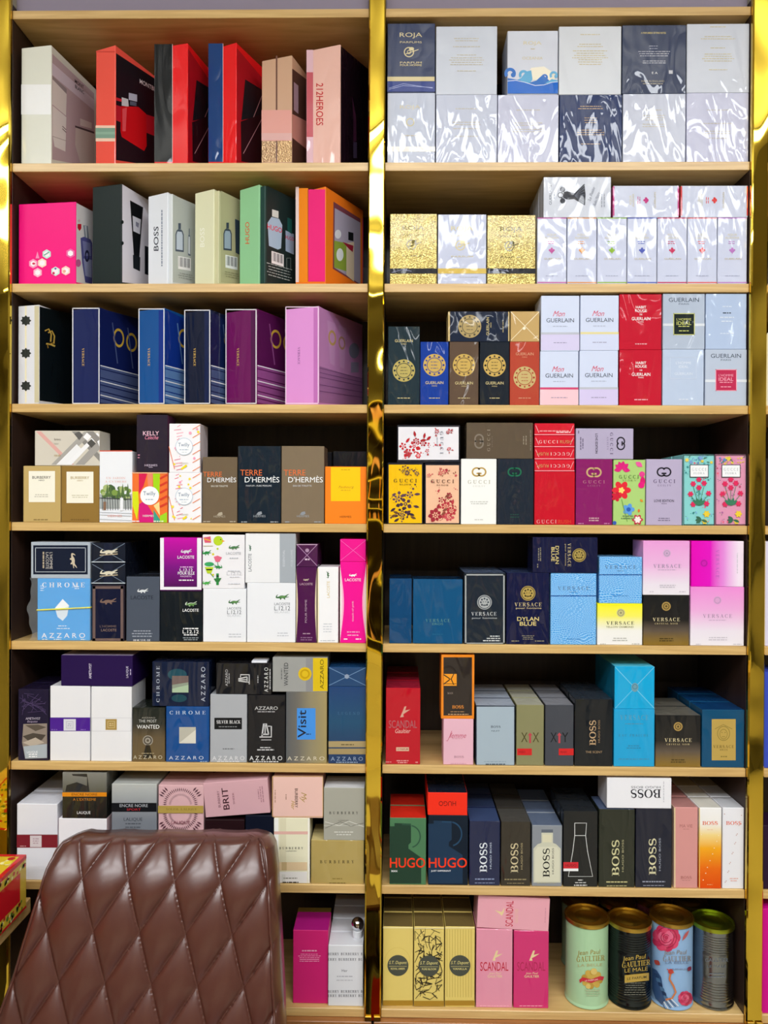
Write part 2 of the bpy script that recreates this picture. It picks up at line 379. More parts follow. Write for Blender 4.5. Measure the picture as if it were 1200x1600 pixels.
def spray(x0, y0, x1, y1, seed, cols, n, rmax, leaf, bg=None):
    """scattered blossoms, buds, stems and leaves kept inside a rectangle"""
    r = random.Random(seed); o = []
    for i in range(n):
        q = rmax*(.4 + .6*r.random()); x = r.uniform(x0+q, x1-q); y = r.uniform(y0+q, y1-q); c = r.choice(cols)
        if bg and q > 3: o.append(blossom(x, y, q, c, bg, r))
        else: o.append(petal_flower(x, y, q*.8, c, r.choice((5, 6)), r.random()*3))
        for j in range(2):
            a = r.random()*6.28; l = rmax*.9; ex, ey = x + 1.15*q*math.cos(a), y + 1.15*q*math.sin(a); fx, fy = ex + l*math.cos(a), ey + l*math.sin(a)
            if x0 < fx < x1 and y0 < fy < y1 and x0 < ex < x1 and y0 < ey < y1: o.append(leafp(ex, ey, l, a, leaf if r.random() < .5 else c, .2))
    return o
def hexagon(cx, cy, r, c): return P([(cx + r*math.sin(PI*i/3), cy + r*math.cos(PI*i/3)) for i in range(6)], c, 'printed_shape')

def refine(p, most=3.5):
    """cut a printed mark into small triangles so that it can follow a round surface"""
    from mathutils.geometry import tessellate_polygon
    v = []; f = []
    for q in p.f:
        pts = [p.v[i] for i in q]
        tris = [(0, 1, 2)] if len(q) == 3 else tessellate_polygon([[Vector((x, y, 0)) for x, y in pts]])
        todo = [tuple(pts[i] for i in t) for t in tris]
        while todo:
            t = todo.pop(); e = [(math.hypot(t[i][0]-t[(i+1) % 3][0], t[i][1]-t[(i+1) % 3][1]), i) for i in range(3)]; l, i = max(e)
            if l > most:
                a, b, c = t[i], t[(i+1) % 3], t[(i+2) % 3]; m = ((a[0]+b[0])/2, (a[1]+b[1])/2); todo += [(a, m, c), (m, b, c)]
            else:
                ar = (t[1][0]-t[0][0])*-(t[2][1]-t[0][1]) + (t[1][1]-t[0][1])*(t[2][0]-t[0][0]); o = len(v); v += list(t if ar > 0 else t[::-1]); f.append([o, o+1, o+2])
    return Pr(p.part, p.c, v, f, p.k)
def flat(lst):
    o = []
    for p in lst: o += flat(p) if isinstance(p, (list, tuple)) else [p]
    return o
def lay(prints, surf, inv, root, kind, base=0.00012, step=0.00004, ymax=9, zmax=9):
    """build the printed marks as parts: surf(px, py, lift) gives the point on the face"""
    parts = {}; step = min(step, .0013/max(1, len(flat(prints))))
    for i, p in enumerate(flat(prints)):
        mb = parts.setdefault(p.part, MB())
        vs = [inv @ surf(x, y, base + step*i) for x, y in p.v]
        for v in vs: v.z = min(max(v.z, .0006), zmax); v.y = min(v.y, ymax)
        mb.add(vs, p.f, M(p.c, p.k or kind))
    return {n: mb.build(n, root) for n, mb in parts.items() if mb.v}

# ------------------------------------------------------------------ the room
OAK = M('#dcba7c', 'oak', dark='#c09a5e', rough=0.3)
WALNUT = M('#3a2e26', 'walnut', dark='#2a211c')
SIDE = M('#3c2a22', 'walnut', dark='#2e1f1a')
GOLD = M('#e6c648', 'mirror')
CREAM = M('#8d867a')
def slab(name, x0, x1, y0, y1, z0, z1, m):
    b = MB(); b.box(x0, x1, y0, y1, z0, z1, m); return struct(name, b)
FL = M('#b8ad98', 'satin')
slab('floor', -2.4, 2.4, -4.6, 0.4, -0.05, 0, FL)
slab('ceiling', -2.4, 2.4, -4.6, 0.4, CEIL+.24, CEIL+.3, M('#f2eee4'))
slab('wall_back', -2.4, 2.4, 0.26, 0.34, 0, CEIL+.24, CREAM)
slab('wall_front', -2.4, 2.4, -4.7, -4.6, 0, CEIL+.24, CREAM)
slab('wall_left', -2.5, -2.4, -4.6, 0.4, 0, CEIL+.24, CREAM)
slab('wall_right', 2.4, 2.5, -4.6, 0.4, 0, CEIL+.24, CREAM)
lampm = M('#ffffff', 'lamp', power=LAMP_POW)
LN = ['slim white ceiling light panel over the {} of the aisle', 'white ceiling light panel farther from the shelves, {} row']
for i, (Y, a, b_, wd) in enumerate(LAMPS):
    o = thing('ceiling_light', ['white ceiling light panel over the plain half of the aisle', 'white ceiling light panel over the chair end of the aisle', 'white ceiling light panel in the middle of the room', 'white ceiling light panel above the opposite display cabinet'][i], 'ceiling light', (0, 0, 0), 'ceiling lights of the shop')
    f = MB(); f.box(a-.02, b_+.02, Y-wd/2-.02, Y+wd/2+.02, CEIL-.004, CEIL+.02, M('#dcdcdc')); f.build('frame', o)
    d = MB(); d.add([(a, Y-wd/2, CEIL-.006), (b_, Y-wd/2, CEIL-.006), (b_, Y+wd/2, CEIL-.006), (a, Y+wd/2, CEIL-.006)], [[3, 2, 1, 0]], lampm); d.build('diffuser', o)
    u = MB(); u.add([(a, Y-wd/2, CEIL+.0215), (b_, Y-wd/2, CEIL+.0215), (b_, Y+wd/2, CEIL+.0215), (a, Y+wd/2, CEIL+.0215)], [[0, 1, 2, 3]], M('#ffffff', 'lamp', power=UP_POW)); u.build('added_uplight', o)  # added glowing upper face, brightens the ceiling that the posts and cartons reflect
    for x in (a+.1, b_-.1):
        k = MB(); k.tube([(x, Y, CEIL+.02), (x, Y, CEIL+.24)], .004, M('#dcdcdc'), n=8); k.build('hanger', o)

# ------------------------------------------------------------------ shelving
SZ = [2.09913, 1.88935, 1.67952, 1.47223, 1.26412, 1.05321, 0.84293, 0.62724]
BT = 0.0148                                   # board thickness
XL, XM0, XM1, XR = -0.67419, -0.05133, -0.02292, 0.60502
YB = 0.214                                    # inner face of the back panels
ZTOP = at(300, 15).z
def shelf_unit(x0, x1, label, gaps):
    o = thing('shelf_unit', label, 'shelf unit', ((x0+x1)/2, 0, 0), 'oak shelving along the wall')
    X = o.location.x
    def part(n, a, b, c, d, e, f, m, p=None):
        q = MB(); q.box(a-X, b-X, c, d, e, f, m); return q.build(n, p or o)
    part('side_panel', x0-.0138, x0, 0.001, .232, .0, ZTOP+.012, SIDE); part('side_panel', x1, x1+.0138, 0.001, .232, .0, ZTOP+.012, SIDE)
    part('back_panel', x0, x1, YB, .232, .0, ZTOP, WALNUT)
    for z in SZ: part('shelf', x0+.0002, x1-.0002, 0.0, YB-.0005, z-BT, z, OAK)
    part('top_board', x0+.0002, x1-.0002, 0.0, YB-.0005, ZTOP-BT, ZTOP, OAK)
    part('fascia', x0+.001, x1-.001, 0.012, .04, ZTOP+.006, ZTOP+.2, M('#8d8496', 'satin'))
    part('moulding', x0-.012, x1+.012, -.012, .03, SZ[7]-BT-.013, SZ[7]-BT-.0006, M('#a9713f', 'oak', dark='#8a5830', rough=.25))
    dm = M('#5e493b', 'walnut', dark='#43342b')
    gs = [x0-.012] + gaps + [x1+.012]
    for a, b in zip(gs, gs[1:]):
        d = part('cabinet_door', a+.0015, b-.0015, -.008, .012, .06, SZ[7]-BT-.016, dm)
        k = MB(); k.lathe([(.004, 0), (.005, .012), (.011, .016), (.012, .022), (.008, .026)], M('#c9a050', 'metal'), n=20)
        kk = k.build('door_knob', d); kk.rotation_euler = (PI/2, 0, 0); kk.location = (b-X-.03, -.008, .42); smooth_angle(kk)
    part('plinth', x0-.012, x1+.012, .012, .03, 0, .06, dm)
    return o
xg = at(882, 1595).x
shelf_unit(XL, XM0, 'oak shelf unit holding the rotated gift sets, behind the quilted chair', [-.36])
shelf_unit(XM1, XR, 'oak shelf unit holding the row of metal cans at its foot', [xg])
shelf_unit(XR+.0282, XR+.36, 'oak shelf unit barely showing past the outer gold post', [])

def gold_post(x0, x1, label):
    o = thing('gold_post', label, 'post', ((x0+x1)/2, -.004, SZ[7]-BT), 'gold mirrored posts')
    hw = (x1-x0)/2; b = MB(); H = ZTOP + .2 - (SZ[7]-BT); c = .0022; d = .0046
    ring = [(-hw, 0.004), (-hw, -d+c), (-hw+c, -d), (hw-c, -d), (hw, -d+c), (hw, .004)]
    n = 90; vs = []; fs = []
    for i in range(n+1):
        for x, y in ring: vs.append((x, y, H*i/n))
    m = len(ring)
    for i in range(n):
        for k in range(m):
            k2 = (k+1) % m; fs.append([i*m+k, i*m+k2, (i+1)*m+k2, (i+1)*m+k])
    fs += [list(range(m))[::-1], [n*m+k for k in range(m)]]
    b.add(vs, fs, GOLD); b.build('post_skin', o)
    for s in (-1, 1):
        q = MB(); q.box(s*hw*.55-.006, s*hw*.55+.006, -d-.004, -d+.0005, .001, .009, M('#8a6a2a', 'metal')); q.build('foot', o)
    return o
gold_post(XL-.0282, XL, 'gold mirrored post at the chair end of the shelves')
gold_post(XM0, XM1, 'gold mirrored post between the two full shelf units')
gold_post(XR, XR+.0282, 'gold mirrored post beside the metal cans and pale stacked cartons')

# ------------------------------------------------------------------ what the gold posts mirror: the display across the aisle
oc = thing('display_cabinet', 'dark display cabinet of glass bottles across the aisle, mirrored in the posts', 'cabinet', (0.1, -3.9, 0))
def opart(n, a, b, c, d, e, f, m):
    q = MB(); q.box(a, b, c, d, e, f, m); return q.build(n, oc)
opart('back_panel', -1.7, 1.7, -.3, -.28, 0, 2.27, M('#332a22'))
for s in (-1.7, 0, 1.68): opart('side_panel', s, s+.02, -.28, 0, 0, 2.25, M('#2a2018'))
OZ = [.5, .9, 1.25, 1.6, 1.95, 2.26]
for z in OZ: opart('shelf', -1.68, 1.68, -.279, .02, z-.03, z, M('#e8d27a', 'satin'))
opart('plinth', -1.68, 1.68, -.26, .0, 0, .47, M('#e6d9c0'))
bc = [('#c87a20', 'amber'), ('#a02030', 'ruby'), ('#e6e2d0', 'cream'), ('#2a4a8a', 'blue'), ('#d8a0a0', 'rose'), ('#2c3c2c', 'dark green'), ('#e8c860', 'yellow'), ('#e07020', 'orange')]
ks = 0
for z, hn in ((.9, 'low'), (1.25, 'middle'), (1.6, 'eye level'), (1.95, 'top')):
    for j in range(4):
        c, cn = bc[(ks*3 + j) % 8]; ks += 1
        o = thing('glass_bottle', f'{cn} glass bottle on the {hn} shelf across the aisle', 'bottle', (-.75 + j*.5 + .1*(ks % 3) + (.12 if j == 2 else 0), -4.02, z+.001), 'bottles across the aisle')
        b = MB(); b.lathe([(.06, 0), (.072, .01), (.074, .13), (.06, .17), (.022, .19), (.02, .215)], M(c, 'gloss'), n=28); q = b.build('flask', o); smooth_angle(q)
        b = MB(); b.lathe([(.026, .215), (.028, .22), (.028, .26), (.022, .266)], M('#caa040', 'metal'), n=20); q = b.build('cap', o); smooth_angle(q)

rb = thing('added_red_bag', 'added red paper bag, unseen, giving the middle gold post its red reflection', 'bag', (-.02, -.95, 0))  # added out of view so the middle post picks up red
b = MB(); b.box(-.15, .15, -.05, .05, .0005, .36, M('#d8281c', 'satin')); b.build('bag_body', rb)
for y in (-.051, .051):
    b = MB(); b.tube([(-.06, y, .35), (-.055, y, .43), (0, y, .46), (.055, y, .43), (.06, y, .35)], .003, M('#e8e0d0'), n=8); b.build('handle', rb, smooth=True)

# ------------------------------------------------------------------ cartons
ROWG = ["top shelf", "second shelf", "third shelf", "fourth shelf", "fifth shelf", "sixth shelf", "seventh shelf", "bottom shelf"]
PLACED = []
EXTRA = {}
def carton(label, r, x0, y0, x1, y1, col, kind='wrap', dep=.06, s=.004, prints=(), up=False, back=0, short=None, mats=None, tilt=0, name='perfume_box', cat='perfume box', seam=None):
    """one upright or lying carton from the corners of its front face (photograph pixels); it stands on its shelf or on what is under it"""
    xm, ym = (x0+x1)/2, (y0+y1)/2
    a, b = at(x0+.35, ym, s), at(x1-.35, ym, s)
    z1 = at(xm, y0, s).z; z0 = SZ[r-1]
    if tilt: z0 = at(xm, y1, s).z
    elif up:
        z0 = max([q[3] for q in PLACED if q[0] == r and min(q[2], b.x) - max(q[1], a.x) > .004 and q[4] < s+.03], default=z0)
    z0 += .0002
    if r > 1: z1 = min(z1, SZ[r-2]-BT-.0012)
    wd, h = b.x-a.x, z1-z0
    PLACED.append((r, a.x, b.x, z1, s))
    side = 'chair side' if xm < 588 else 'can side'
    grp = f'cartons on the {ROWG[r-1]}, {side}'
    o = thing(name, label, cat, ((a.x+b.x)/2, s + dep/2, z0), grp, 0, math.radians(tilt))
    def rm(c): return M((c[0], wd if c[0] == 0 else h, c[1]), kind) if isinstance(c, tuple) else M(c, kind)
    mb = MB()
    bm = M(col[0], col[1], **col[2]) if isinstance(col, list) else rm(col)
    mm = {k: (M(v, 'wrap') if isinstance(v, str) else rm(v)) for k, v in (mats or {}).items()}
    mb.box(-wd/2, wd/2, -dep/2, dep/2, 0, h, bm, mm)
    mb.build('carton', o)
    if prints:
        inv = root_matrix(o).inverted(); n = root_matrix(o).to_3x3() @ Vector((0, -1, 0))
        P0 = root_matrix(o) @ Vector((0, -dep/2, 0))
        pk = kind if kind in ('wrap', 'crinkle', 'gloss', 'satin') else 'wrap'
        lay(prints, lambda x, y, l: on_plane(x, y, P0, n) + n*l, inv, o, pk)
    if back:
        kids = list(o.children)
        for i in range(back):
            yy = s + dep/2 + (i+1)*(dep+.0032)
            if yy + dep/2 > YB - .001: break
            c = o.copy(); COL.objects.link(c); c.location.y = yy
            c['label'] = f'{short}, {["second", "third", "fourth", "fifth", "sixth"][i]} box back in its line'
            for k in kids:
                if k.name.split('.')[0] in ('carton',):
                    q = k.copy(); COL.objects.link(q); q.parent = c
    return o

def gift(label, r, xl, xr, yt, phi, col, dep, spine=(), main=(), kind='gloss', mats=None, s=.004, step=0, lid=None, xe=None, name='gift_box'):
    """a gift set standing at an angle: its narrow spine from xl to xr, its broad face running back from the xr edge"""
    z0 = SZ[r-1] + .0002; phi = math.radians(phi)
    A = at(xr, (yt + px_of((0, 0, z0))[1])/2, s); A.z = z0
    ux = Vector((math.cos(phi), -math.sin(phi), 0)); uy = Vector((math.sin(phi), math.cos(phi), 0))
    d = ray(xl, (yt+400)/2); d.z = 0
    # spine width: where the sight line through xl meets the spine line
    C2 = Vector((CAM.x, CAM.y)); nrm = Vector((d.y, -d.x)); wd = (Vector((A.x, A.y)) - C2).dot(nrm) / (Vector((ux.x, ux.y)).dot(nrm))
    dd = ray(xr, yt); t = (A.y - CAM.y)/dd.y; h = (CAM + dd*t).z - z0
    ctr = A - ux*(wd/2) + uy*(dep/2)
    side = 'chair side' if xl < 588 else 'can side'
    o = thing(name, label, 'gift box', ctr, f'gift sets on the {ROWG[r-1]}', -phi)
    Mx = root_matrix(o); inv = Mx.inverted(); mb = MB(); st = 0
    mm = {k: M(v, kind) for k, v in (mats or {}).items()}
    mb.box(-wd/2, wd/2, -dep/2, dep/2, 0, h, M(col, kind), mm, b=.001); mb.build('lid' if step else 'carton', o)
    if step:                                     # the tray half stands a little proud of the lid, inset at its rim
        B = MB(); st = step; B.box(wd/2-.002, wd/2+st, -dep/2+.003, dep/2-.003, .0001 if True else 0, h-.003, M(lid, kind), {}, b=.001); B.build('tray', o)
    if spine:
        n = -uy; lay(spine, lambda x, y, l: on_plane(x, y, A, n) + n*l, inv, o, kind)
    if main:
        B0 = A + ux*st; n = ux; lay(main, lambda x, y, l: on_plane(x, y, B0, n) + n*l, inv, o, kind, ymax=dep/2-.0005)
    return o

def SK(p, cx, k):
    """slope a printed mark along a face seen at an angle"""
    if isinstance(p, (list, tuple)): return [SK(q, cx, k) for q in p]
    p.v = [(x, y + k*(x-cx)) for x, y in p.v]; return p
GD, SV, WH, BK = '#d9b45c', '#c9ced6', '#f2f2f4', '#14161c'

# ---- top shelf, gift sets
gift('ivory gift set with a white band on its spine and a pale bottle picture', 1, 33, 80, 70, 9, '#dedfd3', .17,
     spine=[R(33.2, 132, 79.8, 179, '#f0f1f2', part='printed_band')],
     main=[P([(81.5, 84), (147, 146), (147, 262), (81.5, 249)], '#bfaab0', 'product_picture'),
           P([(81.5, 98), (147, 156), (147, 173), (81.5, 117)], '#d9cedb', 'product_picture'), P([(81.5, 118), (104, 139), (104, 147), (81.5, 124)], '#9a8f92', 'product_picture'),
           P([(82, 124), (104, 147), (103, 181), (81.5, 163)], '#e6e1dc', 'product_picture'), P([(82, 165), (103.5, 183), (102, 237), (85, 229), (82, 212)], '#e9e5e2', 'product_picture'), L([(82, 213), (103, 220)], .8, '#a89a98'),
           P([(125, 185), (143, 192), (143, 201), (125, 196)], '#e2dcd8', 'product_picture'), P([(118, 196), (147, 207), (147, 258), (125, 254), (117, 226)], '#cfc8c2', 'product_picture'), P([(117, 196), (147, 206), (147, 209), (117, 199)], '#56484c', 'product_picture'),
           SK([T('MONT', 123.5, 131, 14, 5.5, '#2a2430', b=1), T('BLANC', 124, 139, 14, 5.5, '#2a2430', b=1)], 123, .75), L([(97, 197), (103, 203)], 1, '#6a5a60'), L([(97, 201), (103, 207)], 1, '#6a5a60')])
gift('coral red gift set with a grey green spine stripe and a red flask picture', 1, 149.5, 180, 70, 22, '#f0584a', .15,
     spine=[R(149.5, 196, 180, 221, '#f3cdb8'), R(149.5, 200, 180, 216, '#7fa08f'), R(149.5, 206, 180, 210, '#8fb09c'), R(150, 80, 180, 81.5, '#d8463c')],
     main=[P([(181.3, 83), (245, 125), (245, 260), (181.3, 250)], '#12171f', 'product_picture'), P([(181.3, 164), (245, 184), (245, 214), (181.3, 188)], '#c01f30', 'printed_band'), P([(181.3, 152), (190, 155), (190, 159), (181.3, 157)], '#d02535', 'printed_band'),
           P([(190, 152), (200, 155), (201, 167), (190, 165)], '#cfd3da', 'product_picture'), P([(201, 145), (214, 148), (214, 159), (201, 156)], '#b9c2d6', 'product_picture'), P([(203, 158), (213, 160), (213, 166), (203, 164)], '#5a6478', 'product_picture'),
           P([(189, 166), (216, 167), (228, 178), (229, 228), (225, 236), (190, 214), (188, 205)], '#d0161f', 'product_picture'), P([(191, 170), (198, 168), (196, 205), (191, 205)], '#e85660', 'product_picture'), SK(T('MONTBLANC', 237, 137, 38, 7, '#e8e8ee', b=1), 237, .55)])
for lab, xl, xr, xm, yt, ph, c1, nx in (('gift set with a glossy black stripe beside red on its spine', 241, 293, 269.5, 67, 13, '#0e141a', 325), ('gift set with a glossy blue stripe beside red on its spine', 325.5, 369, 348.5, 66, 23, '#123f7c', 409)):
    k = xr
    gift(lab, 1, xl, xr, yt, ph, '#e8141c', .15, kind='wrap',
         spine=[R(xl+.2, yt+2, xm, 253, c1, 'printed_band'), L([(xm, yt+2), (xm, 253)], .7, '#f0d0d0', 'border')],
         main=[P([(k+1, yt+9), (nx, yt+55), (nx, 258), (k+1, 256)], '#b01020', 'product_picture'), P([(k+14, yt+58), (k+40, yt+74), (k+40, yt+115), (k+8, yt+122)], '#14161e', 'product_picture'),
               P([(k+7, yt+124), (k+40, yt+112), (nx, 200), (nx, 258), (k+8, 252)], '#2a0c16', 'product_picture'), L([(k+11, 240), (k+40, 186)], .9, '#d8a0a8'), L([(k+27, 183), (k+40, 150)], .9, '#d8a0a8')])
gift('rose gold twin gift set tied with a pink sleeve', 1, 408.5, 456, 86, 17, '#c9a184', .14,
     spine=[R(431, 87, 433.5, 254, '#6a4438', 'seam'), R(409, 221, 431, 253, '#d8b48a', 'foil_foot', k='foil'), R(433.5, 220, 456, 253, '#dcb684', 'foil_foot', k='foil'), R(408.7, 172, 456, 220, '#dd9c92', 'sleeve'), R(408.7, 208, 456, 219, '#d8a8a4', 'sleeve')],
     main=[P([(456.5, 107), (480, 125), (480, 258), (456.5, 254)], '#4c3028', 'product_picture'), P([(456.5, 178), (480, 190), (480, 234), (456.5, 215)], '#c98a80', 'sleeve'), P([(459, 128), (466, 134), (466, 178), (459, 172)], '#a68a9a', 'product_picture')])
gift('tall shiny pink gift set with red upright lettering and a dark window', 1, 479, 531.5, 69, 18, '#e9b9ac', .14, kind='wrap',
     spine=[R(479, 78, 489.5, 254, '#e2b8c4', 'printed_band'), R(479.2, 113, 489.3, 214, '#c65a66', 'printed_band'), T('212HEROES', 499.5, 163, 66, 11, '#c4202c', rot=-90, b=1)],
     main=[P([(532.5, 72), (575, 108), (575, 258), (532.5, 254)], '#1c0a18', 'product_picture'), P([(550, 150), (556, 180), (557, 220), (552, 222), (552, 185)], '#5a2a4a', 'product_picture'), R(552, 222, 557.5, 247, '#5a4a6a', 'product_picture')])

# ---- second shelf, gift sets
def hexes(l, r=7.2): return [[hexagon(x, y, r, c), hexagon(x, y, r*.62, '#fbeef2')] for x, y, c in l]
gift('wide hot pink gift box with small hexagon pictures', 2, 29, 118.5, 315, 6, '#f2007d', .13, kind='satin',
     spine=[hexes([(73, 397, '#bfe0d8'), (52, 412, '#f49ac0'), (66, 411, '#f6d9c8'), (59, 426, '#f7b3cc'), (87, 424, '#cfe6e0'), (103, 423, '#f3d2c4'), (110.4, 396, '#e86aa8')], 7.4), D(53, 412, 2.4, '#d02050', ry=1.6), D(84, 427, 2, '#c01050'), D(87, 420, 1.6, '#5060a0'), D(101, 424, 2.4, '#e8a890'), P([(59, 393), (62, 404), (56, 404)], '#f08ab8'), L([(69, 399), (77, 394)], 1.2, '#4aa090')],
     main=[P([(119.2, 317), (146, 331), (146, 446), (119.2, 441)], '#eeeaec', 'product_picture'), P([(121, 350), (127, 350), (127, 357), (124, 361), (121, 356)], '#d81830', 'product_picture'), P([(130, 352), (137, 353), (139, 373), (132, 371)], '#8a92a2', 'product_picture'), P([(132, 353), (135, 353), (136, 372), (134, 371)], '#dfe4ea', 'product_picture'),
           P([(125.5, 372), (131, 370), (141, 374), (144, 380), (144, 444), (133, 441), (128, 410)], '#5a5a9e', 'product_picture'), P([(128.5, 376), (141, 380), (142, 400), (131, 400)], '#8f92c6', 'product_picture'), P([(130, 404), (143, 406), (143, 434), (133, 431)], '#a9aed6', 'product_picture'), G(135.7, 400, 2, 3.6, '#22244a', asp=2.6), D(122, 411, 4, '#d46aa8', ry=6), D(123, 345, 2, '#f0c0d0')])
gift('black gift box whose white face shows a dark tube', 2, 144.5, 190, 287, 14, '#14211f', .13, kind='satin',
     main=[P([(191, 288), (234, 314), (234, 446), (191, 441)], '#e6e3ee', 'product_picture'), P([(203, 313), (223.5, 324), (217.5, 403), (209, 400)], '#101418', 'product_picture'), P([(207, 337), (220, 343), (218.5, 366), (208, 361)], '#dcdce6', 'product_picture'), P([(212, 346), (217, 349), (216, 356), (212, 353)], '#8a8aa0', 'product_picture'), P([(207.5, 398), (219, 402), (218.5, 424), (208, 419)], '#1c2228', 'product_picture'), P([(226, 384), (232, 386), (232, 430), (226, 428)], '#1a1e26', 'product_picture'), D(190.8, 347, 2.2, '#14211f', ry=3), D(190.8, 380, 2.2, '#14211f', ry=3)])
def bars(x0, y0, x1, y1, k, c='#f4f4f6', d='#2a3040', n=9):
    o = [P([(x0, y0), (x1, y0+k), (x1, y1+k), (x0, y1)], c, 'bar_code')]
    for i in range(n):
        a = x0+1.4 + (x1-x0-2.8)*i/n; kk = k*(a-x0)/(x1-x0); o.append(P([(a, y0+1.5+kk), (a+.4+.6*(i % 3 > 0), y0+1.5+kk), (a+.4+.6*(i % 3 > 0), y1-4+kk), (a, y1-4+kk)], d, 'bar_code'))
    return o
def flask(cx, y, wd, hh, c, dk):
    return [R(cx-wd*.16, y-hh*.26, cx+wd*.16, y, dk, 'product_picture'), P([(cx-wd/2, y+hh*.22), (cx-wd*.36, y+hh*.06), (cx-wd*.15, y), (cx+wd*.15, y+.5), (cx+wd*.36, y+hh*.08), (cx+wd/2, y+hh*.24), (cx+wd/2, y+hh), (cx-wd/2, y+hh*.96)], dk, 'product_picture'),
            P([(cx-wd*.38, y+hh*.24), (cx-wd*.26, y+hh*.1), (cx+wd*.26, y+hh*.12), (cx+wd*.38, y+hh*.26), (cx+wd*.38, y+hh*.92), (cx-wd*.38, y+hh*.88)], c, 'product_picture')]
gift('silver white gift set with bold dark upright lettering on its spine', 2, 231.5, 262, 300, 26, '#dfe3ea', .125, kind='satin', step=.0075, lid='#d5dadc',
     spine=[T('BOSS', 244, 373, 38, 7.5, '#1c2434', rot=90, b=1), F(253, 372, 96, 1, '#8a93a4', hh=2, rot=90)],
     main=[P([(270, 304), (306, 320), (306, 445), (270, 441)], '#b9c0bc', 'product_picture'), flask(280.5, 358, 13, 36, '#c3cfe0', '#4a5668'), flask(295.5, 366, 4, 34, '#d8dee6', '#6a7688'), bars(278, 400, 298, 420, 3.5), SK(F(290, 432, 26, 3, '#8d938f', pitch=3.4, hh=1), 290, .2)])
gift('plain cream gift set with faint spine lettering', 2, 304.5, 334, 295, 27, '#dcdcba', .125, kind='satin', step=.0085, lid='#c9c79f',
     spine=[T('BOSS', 316, 371, 30, 7, '#eeeedd', rot=90, b=1)],
     main=[P([(345, 298), (376, 313), (376, 445), (345, 441)], '#b7b48e', 'product_picture'), flask(355.5, 357, 13, 35, '#9fb0c4', '#3c4656'), P([(367, 342), (374, 345), (374, 398), (368, 395)], '#3a4658', 'product_picture'), bars(352, 398, 371, 418, 4), SK(F(362, 430, 26, 3, '#8d8a6a', pitch=3.4, hh=1), 362, .2)])
gift('mint green gift set with orange spine lettering', 2, 374.5, 405, 288, 32, '#8fc795', .12, kind='satin', step=.0105, lid='#22413c',
     spine=[T('HUGO', 386.5, 364, 34, 6.5, '#d8582c', rot=90, b=1)],
     main=[P([(417, 290), (462, 312), (462, 446), (417, 441)], '#1c2c2c', 'product_picture'), P([(425, 327), (435, 330), (435, 341), (425, 338)], '#d8e0dc', 'product_picture'), P([(418, 348), (424, 339), (436, 342), (441, 352), (439, 388), (434, 390), (420, 384)], '#a9c4dc', 'product_picture'), SK(T('HUGO', 429, 357, 23, 8, '#e0183c', b=1.2), 429, .3), P([(446, 360), (459, 366), (459, 398), (446, 392)], '#9cb0cc', 'product_picture'), P([(449, 340), (456, 343), (456, 366), (449, 361)], '#1f5a54', 'product_picture'), SK(T('HUGO', 452.5, 372, 13, 6, '#d02040', b=1), 452, .3),
           bars(424, 392, 443, 411, 6), SK(F(436, 425, 40, 5, '#aab4b2', pitch=4.4, hh=1.3), 436, .28), box_line(447, 403, 454, 421, .8, '#7d8a88')])
gift('orange gift box with a hot pink spine panel and window on bottles', 2, 462, 508.5, 291, 29, '#f07a1c', .125, kind='satin',
     spine=[R(462, 292, 467, 441, '#ead2cf', 'border'), R(467, 294, 481.5, 441, '#f08818', 'printed_band'), R(481.5, 296, 508, 440, '#f0287c', 'printed_band'), R(480.8, 296, 482, 440, '#b84a20', 'seam')],
     main=[P([(521, 315), (563, 342), (563, 446), (520, 420)], '#7a3f4c', 'window_picture'), P([(523, 325), (563, 348), (563, 444), (522, 418)], '#a7a0b4', 'window_picture'), D(528, 366, 5, '#dfe0e6', part='window_picture', ry=7), P([(522, 376), (541, 380), (541, 424), (522, 418)], '#8aa23c', 'window_picture'), D(531, 398, 5.5, '#dfe6e8', ry=10, part='window_picture'), P([(544, 362), (552, 364), (552, 377), (544, 375)], '#14181c', 'window_picture'), P([(541, 380), (553, 378), (553, 440), (541, 430)], '#dccbb0', 'window_picture'), P([(535, 378), (552, 384), (551, 394), (546, 390)], '#a02038', 'window_picture'), P([(566, 342), (574, 345), (574, 446), (566, 443)], '#d01c78', 'printed_band')])

# ---- third shelf, gift sets
def star(cx, cy, r): return P([(cx + r*(1 if i % 2 == 0 else .72)*math.cos(PI*i/8), cy + r*(1 if i % 2 == 0 else .72)*math.sin(PI*i/8)) for i in range(16)], '#2e3330', 'emblem')
gift('white spined glossy black gift set with three dark stars', 3, 28.5, 61, 476, 14, '#dfe0e6', .14, kind='wrap',
     spine=[R(39, 478, 41.5, 629, '#efe6c4', 'printed_band'), [star(40.5, y, 8.6) for y in (501, 552, 603)], R(54, 478, 61, 629, '#cfc6a4', 'printed_band')],
     main=[P([(61.8, 479), (113, 491), (113, 633), (61.8, 626)], '#0a1216', 'product_picture'), [L([(70+dx, 517+dy), (76+dx, 514+dy), (80+dx, 522+dy), (79+dx, 534+dy)], 2.2, '#d2ac4c', 'emblem') for dx, dy in ((0, 0), (5, 3))], L([(72, 537), (79, 538), (86, 541)], 2.6, '#d9b858', 'emblem'), L([(75, 544), (74, 538), (83, 536)], 1.6, '#b48a30', 'emblem')])
